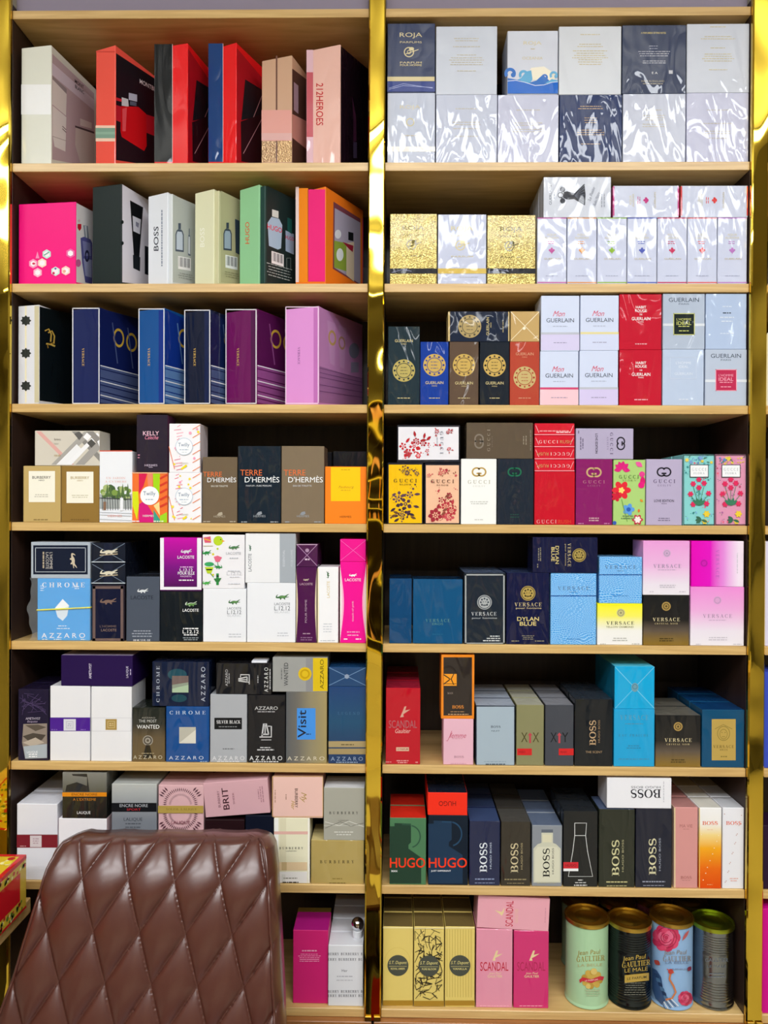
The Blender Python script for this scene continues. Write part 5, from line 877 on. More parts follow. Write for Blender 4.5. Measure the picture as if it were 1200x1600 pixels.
bloom('yellow carton with dark plum blossoms in a black frame', 605, 723, 661.5, 820, '#f0bd12', ['#4c3448', '#5f4456', '#3a2a3c'], '#6a4a30', 21, '#4a3a28')
bloom('salmon carton with red blossoms in a black frame', 663, 724, 719.5, 820, '#edbd9c', ['#b83a44', '#c9505a', '#a02c3a'], '#8a4a3c', 34, '#5c3c30')
carton('white carton with a gold interlocking ring emblem', 4, 720, 717, 776, 820, '#eeefec', 'satin', prints=[GG(748.5, 737.5, 22, '#b8964a'), T('GUCCI', 748.5, 753, 35, 6, '#b9b4a0', f='serif', gap=.45), T('GUILTY', 748.5, 759.5, 19, 2.2, '#c9c4b4', f='serif', gap=.4), F(748.5, 785.5, 28, 2, '#c9c9c4', pitch=3), F(748.5, 812, 16, 1, '#c9c9c4')])
carton('black carton with a dark green interlocking ring emblem', 4, 777, 717, 834, 820, '#1c2633', 'crinkle', prints=[GG(804, 737.5, 21, '#1f6a4c'), T('GUCCI', 804, 753, 32, 4.6, '#1f2f3a', f='serif', gap=.45), F(804, 806, 14, 2, '#1f4a40')])
carton('plain glossy red carton under the four red carton ends', 4, 834.8, 737, 898.5, 821, '#c41428', 'wrap', dep=.07, prints=[T('GUCCI', 854, 815, 31, 6, '#e0a0a0', f='serif', gap=.3), T('RUSH', 882, 815, 20, 5.4, '#d04a30', b=1)])
carton('plum purple carton with a gold interlocking ring emblem', 4, 899.5, 717.5, 957, 821, '#861c63', 'wrap', mats={'top': '#c49ac0'}, prints=[GG(928, 738, 23, '#c9a878'), T('GUCCI', 928, 753, 34, 5, '#b87a8c', f='serif', gap=.45), T('GUILTY', 928, 759, 20, 2.6, '#b0708c', f='serif', gap=.4), F(928, 811.5, 16, 2, '#c9a0a8', pitch=3.6, hh=1.8), F(908, 818, 12, 1, '#c080a8'), F(948, 818, 10, 1, '#c080a8')])
carton('lime green carton with big pink and red blossoms', 4, 958, 718.5, 1008.5, 821.5, '#a9cd78', 'wrap', dep=.05, prints=[petal_flower(971, 766, 15, '#e02c3a', 6), petal_flower(971, 766, 5, '#f0d870', 5), petal_flower(963, 776, 8, '#c81f38', 5), [leafp(972, 733, 13, a, '#d8247c', .28) for a in (-2.6, -2.0, -1.4, -.7, .2, 3.0)], D(1004, 752, 4, '#d81f70', ry=7, part='flower_print'), D(1003, 741, 4.5, '#e0408c', part='flower_print'), D(1002, 758, 5, '#e0207c', part='flower_print'), leafp(993, 722, 13, .6, '#e85aa0'), petal_flower(982, 796, 9.5, '#5c9be0', 5), D(982, 796, 3.4, '#2c5cb0', part='flower_print'), petal_flower(996, 812, 8.5, '#c0304a', 6), petal_flower(996, 812, 5.6, '#f2e4e0', 6), leafp(1000, 780, 6, .8, '#e08a30'), leafp(998, 795, 6, 1.6, '#d86a30'), L([(971, 780), (976, 800), (980, 815)], .9, '#6a9a4c', 'flower_print'), D(960, 817, 3, '#3a5ab0', part='flower_print'), T('GUCCI', 982.5, 745, 31, 5.4, '#5f8a44', f='serif', gap=.4), T('FLORA', 983, 750.5, 20, 2.6, '#7f9a54', f='serif', gap=.4), F(981, 808, 22, 2, '#6a8a5a', pitch=3.6)])
carton('lilac grey carton with a black interlocking ring emblem, upright', 4, 1009.3, 717.5, 1066, 821.5, '#b3a8c4', 'satin', prints=[GG(1037.5, 737.5, 22, '#26222e'), T('GUCCI', 1038, 752, 34, 5.6, '#5a4a6a', f='serif', gap=.45), T('GUILTY', 1038, 758.5, 21, 2.8, '#7a6a8a', f='serif', gap=.4), T('LOVE EDITION', 1037.5, 782.5, 31, 4, '#2a2433', b=1.2), T('MMXXI', 1037.5, 787, 8, 1.8, '#4a4454'), F(1037.5, 811.5, 21, 2, '#6a5f7a', pitch=3.2, hh=1.1)])
def flora(lab, x0, x1, c, seed, wash):
    xm = (x0+x1)/2
    carton(lab, 4, x0, 710, x1, 820.5, c, 'wrap', dep=.055, back=1, short=lab.split(' dotted')[0] + ' dotted with small flowers', prints=[spray(x0+1, 711, x1-1, 819, seed, wash, 26, 2.6, '#3f7a6a'), spray(x0+1, 711, x1-1, 728, seed+1, ['#e8d060', '#5a8ac0', '#e0c848', '#7aa0d0'], 8, 4.4, '#4a7a5a'), [petal_flower(xm+dx, 750+dy, 4.6, '#d82c5c', 6) for dx, dy in ((-9, 6), (0, -1), (8, 5), (0, 12), (-13, 22), (15, 21), (-9, 38), (12, 37))], [L([(xm, 790), (xm+dx, 752+dy)], .8, '#4a8a62', 'flower_print') for dx, dy in ((-13, 22), (15, 21), (-9, 8), (8, 8), (0, 14))], [leafp(xm, 790, 13, a, '#3c7a5c', .2) for a in (-2.4, -1.9, -1.2, -.7)], petal_flower(xm+12, 803, 5.5, '#e6c83c', 6), petal_flower(xm+9, 815, 4.4, '#e6c83c', 6), [leafp(xm+4, 812, 10, a, '#3c6a52', .22) for a in (2.6, 3.1, -2.6, .4)], R(xm-13.5, 727, xm+14, 745, '#eceef0', 'label_panel'), box_line(xm-14.5, 726, xm+15, 746, 1.1, '#44484e'), T('GUCCI', xm, 733.5, 22, 4.8, '#a9adb2', f='serif', gap=.4), T('FLORA', xm, 739.5, 17, 3, '#a0a4aa', f='serif', gap=.3), box_line(x0+.2, 710.4, x1-.2, 820.2, 1, '#2a3036', 'edge')])
flora('turquoise carton dotted with crimson and yellow flowers', 1067, 1116.5, '#86cdcc', 50, ['#7fb8dc', '#3a8a8c', '#d86a80', '#50a0a8'])
flora('rosy pink carton dotted with crimson and yellow flowers', 1117, 1166, '#d994b2', 60, ['#b06aa0', '#e86a80', '#b8506e', '#c87aa8'])
bloom('white carton with red blossoms lying on the framed yellow and salmon ones', 620, 664, 719, 721, '#e6e4ea', ['#c0222e', '#d03844', '#a81a2a'], '#b04a50', 71, '#8a8fa0', True, True)
carton('taupe brown carton lying on the white and the black ring emblem ones', 4, 728.5, 660.5, 833, 717, '#5c4f40', 'wrap', dep=.055, up=True, mats={'top': '#a89a88'}, prints=[GG(748.5, 689.5, 22, '#80766a', rot=90), T('GUCCI', 763.5, 688, 34, 4.6, '#938878', rot=90, f='serif', gap=.45), T('GUILTY', 769, 690, 17, 1.8, '#80766a', rot=90, f='serif', gap=.4), F(820, 688, 16, 2, '#8f8574', rot=90, pitch=4), F(829, 688, 40, 1, '#7a7062', rot=90)])
for i, (ya, yb, w_) in enumerate(((718.5, 736.5, 'lowest'), (699.7, 717.7, 'second from the bottom'), (681, 698.8, 'second from the top'), (661.5, 680, 'topmost'))):
    carton(f'red carton end in the stack of four, {w_}', 4, 835, ya, 898, yb, '#d01c30', 'wrap', dep=.14, up=True, prints=[R(835.3, yb-1.5, 897.7, yb-.3, '#f0a0a8', 'border'), [L([(837, ya+3), (842, yb-4)], .8, '#f0b0b8', 'wrap_fold'), L([(896, ya+3), (891, yb-4)], .8, '#f0b0b8', 'wrap_fold')], T('GUCCI', 857 if i == 2 else 875, (ya+yb)/2+.5, 30, 5, '#f0c0c0', f='serif', gap=.35, rot=0 if i == 2 else 180) if i < 3 else F(866, ya+12, 50, 1, '#f0a0a8'), T('RUSH', 884 if i == 2 else 848, (ya+yb)/2+.5, 18, 5, '#c88a5a', rot=0 if i == 2 else 180, b=1) if i < 3 else F(880, ya+14, 26, 1, '#f8d0d4')])
carton('lilac grey carton with a black ring emblem lying sideways', 4, 899.5, 669.5, 990, 717, '#aea5c0', 'satin', dep=.055, up=True, prints=[GG(970, 693, 20, '#26222e', rot=90), T('GUCCI', 955.5, 693, 34, 4.6, '#5a4a6a', rot=-90, f='serif', gap=.45), T('GUILTY', 949.5, 693, 20, 2.2, '#7a6a8a', rot=-90, f='serif', gap=.4), T('LOVE EDITION', 932, 693, 31, 3.6, '#2a2433', rot=-90, b=1.2), F(909, 693, 20, 2, '#6a5f7a', rot=90, pitch=3.4), F(904, 675, 6, 1, '#6a5f7a', rot=90)])

# ---- fifth shelf, can side
carton('narrow teal wrapped carton edge by the middle post', 5, 608, 904, 643.5, 1005.5, '#0f4470', 'crinkle', dep=.085, mats={'top': '#0c2c4a'})
carton('wide teal carton with faint gold lettering', 5, 645, 905, 723, 1006, '#12507c', 'wrap', dep=.06, mats={'top': '#0c2c4a'}, prints=[T('VERSACE', 684, 969.5, 38, 5.4, '#5a8a8c', f='serif', gap=.3), T('EROS', 684, 975, 17, 3.2, '#5a8a8c', gap=.3), F(684, 991, 18, 1, '#2a6a8c', hh=1)])
carton('charcoal blue carton framed in silver with a round silver emblem', 5, 724.5, 895, 790, 1008, '#1f2833', 'wrap', dep=.07, back=1, short='charcoal blue carton framed in silver', mats={'top': '#5a6a86'}, prints=[box_line(726.5, 897, 788.5, 1006.5, 2.2, '#a4a8a8'), medal(757, 941, 11.4, '#a9adae', '#3c444e'), T('VERSACE', 756, 959, 39, 6, '#c3c8cc', f='serif', gap=.25), T('pour homme', 757, 966, 39, 3.6, '#aeb4b8', b=1), F(773, 994, 19, 1, '#d9dcde', hh=1.6), F(771, 997.5, 22, 1, '#c9ccce'), F(768, 1001, 32, 1, '#c9ccce', hh=1.8)])
def dyl(rot): return 0
carton('midnight blue carton with a gold round emblem, upright', 5, 791, 895, 858.5, 1009, '#11163c', 'crinkle', dep=.06, back=1, short='midnight blue carton with a gold round emblem', mats={'top': '#39476c'}, prints=[medal(825, 927, 11.6, '#b39a52', '#4a4228'), T('VERSACE', 825, 944.5, 42, 6.2, '#c9b88a', f='serif', gap=.25), T('pour homme', 826, 950.5, 40, 3.6, '#c9b88a', b=1), T('DYLAN', 825, 967, 34, 6.2, '#d9c682', b=1.6, gap=.2), T('BLUE', 825, 974.5, 26, 6.2, '#d9c682', b=1.6), F(825, 996, 20, 3, '#8a8470', pitch=2.6, hh=1), F(805, 1001.5, 13, 1, '#8a8470'), F(843, 1001.5, 15, 1, '#8a8470')])
def sky(lab, x0, y0, x1, y1, seam_y, ty, up=False):
    xm = (x0+x1)/2
    carton(lab, 5, x0, y0, x1, y1, ['#3f97e0', 'croc', {'line': '#a4d4f8', 'alt': '#4da2e6'}], 'wrap', up=up, dep=.065, prints=[R(x0+.2, seam_y-.7, x1-.2, seam_y+.8, '#1c4c96', 'lid_seam'), T('VERSACE', xm, ty, 49, 6, '#5f7fa8', f='serif', gap=.3), F(xm, ty+6, 14, 1, '#5f86b4', hh=1), F(xm, (y1+seam_y)/2+28 if not up else seam_y+33, 26, 1, '#3a7ac0', hh=1)])
sky('sky blue crocodile textured carton, standing on the shelf', 860, 896, 932, 1010, 931, 919)
carton('lemon yellow to white carton with a small round emblem', 5, 933, 943, 1004, 1010.5, (2, [(0, '#ecebea'), (.35, '#ecebe4'), (.7, '#f0ea60'), (1, '#f3ec10')]), 'satin', dep=.06, prints=[D(970, 957.5, 6.6, '#c9c48a'), G(970, 957.5, 4, 5, '#8f8a58'), D(970, 957.5, 2, '#9a9468'), T('VERSACE', 969, 973.5, 43, 5.6, '#3f4030', f='serif', gap=.25), T('YELLOW DIAMOND', 968.5, 979.5, 43, 3, '#8a8854', b=1), F(968.5, 999, 26, 2, '#b4b4ac', pitch=3.4), F(942, 1006, 9, 1, '#c0c0b8'), F(993, 1006, 12, 1, '#c0c0b8')])
def cnoir(lab, r, x0, y0, x1, y1, **k):
    xm = (x0+x1)/2; h = y1-y0
    carton(lab, r, x0, y0, x1, y1, (2, [(0, '#8a6c24'), (.14, '#7a6234'), (.3, '#5c5044'), (.5, '#23211f'), (1, '#1a1b1c')]), 'wrap', dep=.06, prints=[D(xm, y0+h*.215, 7, '#a88a4c'), G(xm, y0+h*.215, 3.6, 5, '#5a4a28'), D(xm, y0+h*.215, 1.8, '#5a4a28'), T('VERSACE', xm, y0+h*.47, 42, 5.8, '#d9cba0', f='serif', gap=.25), T('CRYSTAL NOIR', xm, y0+h*.55, 36, 2.6, '#c9b98a', f='serif', gap=.3), F(xm, y1-11, 24, 2, '#4a3c1c', pitch=3.4)], **k)
cnoir('smoky black to gold carton under the pale pink one', 5, 1005, 930, 1077, 1010.5)
carton('pink to white carton with a faint round emblem, standing on the shelf', 5, 1078.5, 917, 1163, 1011, (2, [(0, '#e8e4ea'), (.25, '#e6dce8'), (.6, '#e6a8d8'), (1, '#e88cd4')]), 'satin', dep=.07, prints=[D(1121, 938, 6.4, '#d6a0cc'), G(1121, 938, 4, 5, '#b88ab8'), T('VERSACE', 1121, 962.5, 45, 6, '#a888a8', f='serif', gap=.35), F(1121, 969, 36, 1, '#c0a0c0', hh=1), F(1122, 998, 30, 2, '#c4bcc8', pitch=3.4), F(1091, 1006.5, 10, 1, '#c9c4cc'), F(1152, 1006.5, 14, 1, '#c9c4cc')])
carton('midnight blue carton with a gold round emblem lying sideways', 5, 832, 839.5, 934, 895, '#11163a', 'crinkle', dep=.055, up=True, prints=[medal(905, 867.5, 10.6, '#a8924e', '#4a4228', 0), T('VERSACE', 889.5, 867, 36, 5.4, '#c9b88a', rot=-90, f='serif', gap=.25), T('pour homme', 883.5, 867, 34, 3, '#b0a07a', rot=-90, b=1), T('DYLAN', 870.5, 867, 28, 5.4, '#d9c682', rot=-90, b=1.6), T('BLUE', 864, 866, 22, 5.4, '#d9c682', rot=-90, b=1.6), F(843, 866, 22, 2, '#8a8470', rot=90, pitch=3), F(840, 884, 8, 1, '#8a8470', rot=90)])
sky('sky blue crocodile textured carton, standing on the yellow one', 936, 870, 1003.5, 942, 898, 886, True)
carton('pink to white carton with a faint round emblem, on the smoky gold one', 5, 1004.5, 845, 1078, 929.5, (2, [(0, '#e6e2e8'), (.2, '#e4dae6'), (.55, '#e4b0da'), (1, '#e49ad4')]), 'satin', dep=.06, up=True, prints=[D(1042, 864.5, 6.2, '#cfa8cc'), G(1042, 864.5, 3.6, 4.6, '#a890ac'), D(1042, 864.5, 1.6, '#a890ac'), T('VERSACE', 1042.5, 884.5, 43, 6, '#9a8aa4', f='serif', gap=.3), F(1042, 890.5, 36, 1, '#b8a0bc', hh=1), F(1043, 916, 26, 2, '#c0b8c4', pitch=3), F(1018, 924.5, 8, 1, '#c4bcc8'), F(1066, 924.5, 12, 1, '#c4bcc8')])
carton('carton fading sideways from magenta to white', 5, 1080, 845.5, 1162.5, 917, (0, [(0, '#e000b4'), (.36, '#dc10bc'), (.62, '#e08ad8'), (.9, '#ecdcee')]), 'satin', dep=.06, up=True, prints=[T('VERSACE', 1121, 881, 44, 5.4, '#c060c0', rot=-90, f='serif', gap=.3), D(1100, 880, 6, '#c81cae'), G(1100, 880, 3.6, 4.8, '#b01098'), F(1152, 880, 34, 1, '#cfc4d4', rot=90)])

# ---- sixth shelf, can side
carton('tall red carton with a leg emblem standing apart by the post', 6, 602.5, 1075, 657, 1195, '#b80c22', 'wrap', dep=.06, back=2, short='tall red carton with a leg emblem', mats={'top': '#9c1c34'}, prints=[P([(625, 1121), (629, 1112), (632, 1104), (635, 1103.5), (633, 1110), (641, 1108.5), (636, 1112), (630, 1116), (631, 1120)], '#d0a08c', 'emblem'), T('SCANDAL', 629.5, 1131.5, 44, 12, '#a8626a', b=0), T('Gaultier', 629.5, 1142, 24, 7, '#e0a8a0', sh=.3, b=1), R(619, 1167.5, 639, 1173.5, '#d8b498', 'label_panel'), T('LE PARFUM', 629, 1170.5, 17, 3, '#9a3a3a', b=1), F(629, 1190, 20, 2, '#e0a0a0', pitch=3), F(607, 1190.5, 9, 1, '#d88a8a'), F(651, 1191, 4, 1, '#d88a8a', hh=2)])
carton('pale pink carton with script lettering under the orange framed one', 6, 692.5, 1123.5, 740, 1197.5, '#e2b2c2', 'satin', dep=.05, prints=[T('femme', 715.5, 1149, 26, 8, '#c0566e', sh=.4), L([(706, 1142), (703, 1150), (699, 1158), (697, 1157)], .8, '#c0566e'), F(715, 1154, 22, 1, '#c88a9c', hh=.9), T('BOSS', 717, 1182.5, 15, 3.6, '#9a6a78', f='serif', gap=.2), F(716, 1193, 30, 1, '#d0a0b0')])
carton('grey blue carton in a dark frame with a small dark heading', 6, 743, 1102.5, 805, 1198.5, '#232a38', 'satin', dep=.052, back=3, short='grey blue carton in a dark frame', mats={'top': '#a9b4c4'}, prints=[R(744.8, 1104, 803.3, 1196.5, '#a3b3bf', 'label_panel'), T('BOSS', 774.5, 1135.5, 15, 3.8, '#22282e', f='serif', gap=.2), T('NUIT', 774.5, 1142, 13, 2.4, '#4a5660', gap=.6), F(774, 1190, 38, 1, '#8396a4', hh=.9), F(774, 1194, 34, 1, '#4f5c68', hh=1.8)])
def xx(lab, x0, x1, c, a, b, lx0, lx1, ink, sh, top):
    xm = (x0+x1)/2
    carton(lab, 6, x0, 1101.5, x1, 1198.5, c, 'wrap', dep=.05, back=3, short=sh, mats={'top': top}, prints=[T(a, xm-9, 1152, 10, 15, ink), T(b, xm+9, 1152, 10, 15, ink), R(xm-1.5, 1147, xm+1.5, 1161, '#b8404c', 'emblem'), P([(xm-3.5, 1149), (xm, 1144.5), (xm+3.5, 1149)], '#b8404c'), R(lx0, 1169.5, lx1, 1180, '#cc1c20', 'label_panel'), T('HUGO', (lx0+lx1)/2-4, 1174.8, 10, 3.4, '#7a1018', b=1)])
xx('olive carton with two dark crosses and a red tab', 806.5, 850, '#84825c', 'X', 'X', 808, 831, '#4a4420', 'olive carton with a red tab', '#b0b0a0')
xx('dark grey carton with crossed dark letters and a red tab', 851.5, 896.5, '#3f434c', 'X', 'Y', 873, 896.2, '#14161c', 'dark grey carton with a red tab', '#8a8c94')
def boss(x, y, hgt, c, sub, kw=.0, w_=9):
    return [T('BOSS', x, y, hgt, w_, c, rot=90, f='serif', gap=.06), T('HUGO BOSS', x + w_*.95, y-hgt*.06, hgt*.9, 2.8, sub, rot=90, b=1, )]
carton('black carton with gold upright lettering beside the cyan stack', 6, 897.5, 1092.5, 957.5, 1199, '#14191e', 'wrap', dep=.065, back=1, short='black carton with gold upright lettering', mats={'top': '#2c343e'}, prints=[boss(926, 1145, 39, '#bfa07a', '#9a7e5c', w_=10.5), T('THE SCENT', 928, 1175, 26, 3.4, '#a88c68', gap=.4)])
carton('cyan carton with faint silver lettering under the cyan end', 6, 959, 1108, 1023, 1200, '#1c9fd4', 'wrap', dep=.08, prints=[T('VERSACE', 991, 1121, 44, 8, '#5a9cb8', f='serif', gap=.25), F(991, 1131, 32, 1, '#4a90b0'), T('EAU FRAICHE', 990, 1149, 46, 3.6, '#3f86a8', f='serif', gap=.4), F(990, 1167, 22, 2, '#2c86ae', pitch=3.4), F(990, 1186, 60, 1, '#3f8fb4', hh=1.6)])
cnoir('smoky black to gold carton next to the cyan stack', 6, 1024, 1117.5, 1095, 1200, back=1, short='smoky black to gold carton beside cyan ones', mats={'top': '#6a665c'})
carton('deep teal carton with a gold label at the end of its shelf', 6, 1096.5, 1109, 1163.5, 1200, '#0d4a6e', 'wrap', dep=.055, back=2, short='deep teal carton with a gold label', mats={'top': '#0d3c6c'}, prints=[R(1112, 1123.5, 1149.5, 1188, '#b99c50', 'label_panel'), merge('emblem', '#8a7838', [G(1130.5, 1146, 9, 10, '#8a7838', asp=1.15), G(1130.5, 1147, 5.4, 6.2, '#8a7838', asp=1.3), L([(1117, 1139), (1130, 1132), (1144, 1139)], 1, '#8a7838'), L([(1127, 1144), (1129, 1145)], 1, '#8a7838'), L([(1132, 1145), (1134, 1144)], 1, '#8a7838'), L([(1128, 1151), (1133, 1151)], 1, '#8a7838')]), T('VERSACE', 1130.5, 1166.5, 32, 4.6, '#6a5a28', f='serif', gap=.25), T('EROS', 1131, 1171.5, 12, 2.2, '#6a5a28', gap=.3), F(1131, 1182, 12, 1, '#7a6a34')])
carton('dark brown carton in an orange frame standing on the pale pink one', 6, 689, 1023, 741.5, 1121.5, '#e8851e', 'wrap', dep=.05, up=True, prints=[R(693, 1027, 737.5, 1118, '#2c2522', 'label_panel'), R(693.4, 1053, 713.5, 1071.5, '#ef9a26', 'emblem'), L([(693, 1054), (702, 1060), (702, 1062.5), (693, 1069)], 1.6, '#2c2522', 'emblem'), L([(702, 1061), (705, 1061), (709, 1053)], 1.4, '#2c2522', 'emblem'), L([(705, 1061), (709, 1070)], 1.4, '#2c2522', 'emblem'), R(694.5, 1068, 713, 1068.8, '#2c2522', 'emblem'), T('MAN', 703.5, 1083, 9, 3, '#9a8a80', f='serif'), T('BOSS', 715.5, 1104.5, 18, 5.4, '#e08c30', f='serif', gap=.1), F(715, 1112, 26, 1, '#b08a60', hh=1), F(716, 1116, 32, 1, '#c09a70', hh=1.4)])
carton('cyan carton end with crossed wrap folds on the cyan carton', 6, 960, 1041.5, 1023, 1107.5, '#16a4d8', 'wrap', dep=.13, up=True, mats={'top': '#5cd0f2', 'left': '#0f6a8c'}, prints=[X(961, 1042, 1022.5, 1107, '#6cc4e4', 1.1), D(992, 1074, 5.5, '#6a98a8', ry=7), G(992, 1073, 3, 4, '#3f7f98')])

# ---- seventh shelf, can side
def mug(x0, y0, x1, y1, c, hd):
    s = (x1-x0)/58.0; X_ = lambda v: x0 + v*s
    return [P([(x0+.3, y0+13), (X_(8), y0+13), (X_(8), y0+8), (X_(34), y0+9), (X_(34), y0+38), (X_(30), y0+42), (X_(30), y0+48), (X_(50), y0+62), (X_(50), y1-.5), (x0+.3, y1-.5)], c, 'mug_print'), G(X_(32), y0+29, 15.5*s, 17.5*s, hd, part='mug_print', a0=-75, a1=80, asp=1.05), L([(X_(20), y0+10), (X_(34), y0+10.5)], 2, hd, 'mug_print')]
for lab, x0, x1, y0, c, c2, hd, sub, top, sh in (('green carton with a mug silhouette and big red lettering', 608.5, 666, 1278, '#4c7a55', '#243f30', '#2f5340', 'MAN', '#d82c1c', 'green carton with a mug silhouette'), ('navy carton with a mug silhouette and big red lettering', 669, 731.5, 1274, '#0f1d2c', '#1d3650', '#244664', 'JUST DIFFERENT', '#d82c1c', 'navy carton with a mug silhouette')):
    carton(lab, 7, x0, y0, x1, 1382, c, 'satin', dep=.055, back=1, short=sh, mats={'top': top}, prints=[mug(x0, y0, x1, 1381, c2, hd), T('HUGO', (x0+x1)/2-.5, 1348, (x1-x0)*.96, 15.5, '#ec3c1c', b=1.8), T(sub, x0+(7.5 if sub == 'MAN' else 20), 1361, 9 if sub == 'MAN' else 31, 3.2, WH, b=1.6)])
carton('red carton end with upside down lettering on the navy mug carton', 7, 668, 1238.5, 730.5, 1273.5, '#f0301c', 'satin', dep=.14, up=True, mats={'top': '#101a2a'}, prints=[T('HUGO', 699, 1255.5, 27, 7.5, '#7a1a14', rot=180, b=1)])
def bottled(lab, x0, x1, y0, yb, c, ink, sub, sh, line, top, bk=2, **k):
    xm = (x0+x1)/2
    carton(lab, 7, x0, y0, x1, yb, c, 'crinkle', dep=.06, back=bk, short=sh, mats={'top': top}, prints=[boss(xm+k.get('dx', -2), y0+(yb-y0)*k.get('q', .57), k.get('hg', 46), ink, sub, w_=12), F(xm, yb-9, 38, 1, line, hh=1.8), F(xm, yb-3, 34, 1, line, hh=1)])
bottled('slim navy carton with white upright lettering', 733, 781.5, 1283, 1382.5, '#141f44', '#dfe6ee', '#b8c4d8', 'slim navy carton with white upright lettering', '#8a9ac0', '#3a4a70')
bottled('slim dark brown carton with gold upright lettering', 782.5, 829, 1284, 1383, '#2f2a22', '#cbbd96', '#a89a72', 'slim dark brown carton with gold upright lettering', '#8a7e5c', '#4c4a46')
carton('silver grey carton picturing a pale bottle', 7, 831, 1289.5, 878.5, 1386, '#868c94', 'wrap', dep=.055, back=2, short='silver grey carton picturing a pale bottle', mats={'top': '#5f6c84'}, prints=[P([(846, 1301), (864, 1301), (864, 1317), (869, 1319), (876, 1326), (876, 1379), (833.5, 1379), (833.5, 1326), (840, 1319), (846, 1317)], '#c9c9b4', 'bottle_picture'), R(846, 1296, 864, 1301, '#5c6470', 'bottle_picture'), P([(836, 1330), (840, 1323), (870, 1323), (873.5, 1330), (873.5, 1377), (836, 1377)], '#d4d3bd', 'bottle_picture'), R(848, 1304, 862, 1316, '#d6d2b4', 'bottle_picture'), boss(853.5, 1348, 45, '#1c1e1c', '#4a4a44', w_=11), F(854, 1379.5, 34, 1, '#9a9a88')])
carton('black carton with a white flask outline and red tab', 7, 880, 1267.5, 934, 1386, '#16191b', 'wrap', dep=.055, back=1, short='black carton with a white flask outline', mats={'top': '#23272c'}, prints=[L([(898, 1286), (916.5, 1286), (915, 1305.5), (918, 1330), (926, 1369.5), (888, 1369.5), (895, 1330), (898, 1305.5), (898, 1286)], .9, '#d9dcdc', 'flask_outline'), L([(898, 1305.5), (915, 1305.5)], .9, '#d9dcdc', 'flask_outline'), R(880.3, 1347, 903.5, 1357, '#c91c2c', 'label_panel'), R(880.3, 1357, 903.5, 1361, '#eceef0', 'label_panel'), T('HUGO', 892, 1352, 17, 4, '#6a0c16', b=1), F(907, 1375, 8, 1, '#d0d0d0'), F(907, 1379, 22, 1, '#c0c0c0'), F(907, 1383, 26, 1, '#d0d0d0', hh=1.8)])
bottled('wide dark olive carton with pale gold upright lettering', 935.5, 992, 1264.5, 1387, '#23281e', '#cfcb9c', '#a8a47c', 'wide dark olive carton', '#c4bf8a', '#4c5a78', 0, hg=56, q=.62)
bottled('wide midnight blue carton with pale gold upright lettering', 993, 1050, 1263.5, 1386.5, '#151a2c', '#d0cba6', '#9aa0b0', 'wide midnight blue carton', '#9aa0b4', '#4a5a78', 0, hg=57, q=.61)
carton('slim dusty pink carton with dark lettering', 7, 1053, 1261.5, 1090.5, 1389, '#d2938f', 'satin', dep=.05, back=2, short='slim dusty pink carton', mats={'top': '#b5807c', 'left': '#e0c0a8'}, prints=[R(1053.2, 1262, 1055.4, 1388.8, '#dcc49a', 'border'), T('MA VIE', 1072, 1290.5, 20, 5, '#a86a68'), F(1072, 1295.5, 12, 1, '#b87e7a', hh=1), T('BOSS', 1072, 1371, 17, 4.6, '#a4605c', f='serif', gap=.15), F(1072, 1375.5, 15, 1, '#b87e7a', hh=1)])
stars = lambda x0, x1, y0, y1, n, c: [D(x0 + (x1-x0)*((q*0.618) % 1), y0 + (y1-y0)*((q*0.377+.05) % 1), .9, c, part='dot_print', n=6) for q in range(n)]
carton('slim white to orange carton with red lettering', 7, 1092, 1262, 1127.5, 1390, (2, [(0, '#dc4a08'), (.25, '#e66a10'), (.5, '#f0a820'), (.66, '#f0d488'), (.8, '#efece6'), (1, '#efeeee')]), 'satin', dep=.05, back=2, short='slim white to orange carton', mats={'top': '#d9d6cc'}, prints=[R(1092.2, 1262.4, 1093.4, 1389.6, '#d9b860', 'border'), T('BOSS', 1109.5, 1286, 24, 6, '#e2581c', f='serif', gap=.08), F(1109.5, 1296.5, 10, 1, '#e8c0a0', hh=1), stars(1096, 1124, 1300, 1380, 9, '#f2dcb8'), F(1109, 1382, 10, 1, '#f0b070', hh=1)])
carton('slim white carton with red lettering and scattered dots', 7, 1128.7, 1262, 1162.5, 1390, '#e6e6ec', 'satin', dep=.05, back=2, short='slim white carton with red lettering', mats={'top': '#c4c6cc'}, prints=[T('BOSS', 1146.5, 1286, 24, 6, '#e0603c', f='serif', gap=.08), stars(1132, 1160, 1266, 1384, 16, '#c8a8a0'), F(1146.5, 1374, 14, 2, '#e8a898', pitch=3.4, hh=1)])
carton('white carton with upside down lettering across the olive and midnight blue ones', 7, 948, 1215.5, 1049.5, 1261, '#e9e9ee', 'satin', dep=.06, up=True, mats={'left': '#c9c9d0'}, prints=[T('BOSS', 1009, 1240, 47, 14, '#26262e', rot=180, f='serif', gap=.06), T('HUGO BOSS', 1009, 1230, 46, 3.4, '#7a7a82', rot=180, b=1), F(1037, 1237, 34, 1, '#b8b8c0', rot=90, hh=1)])

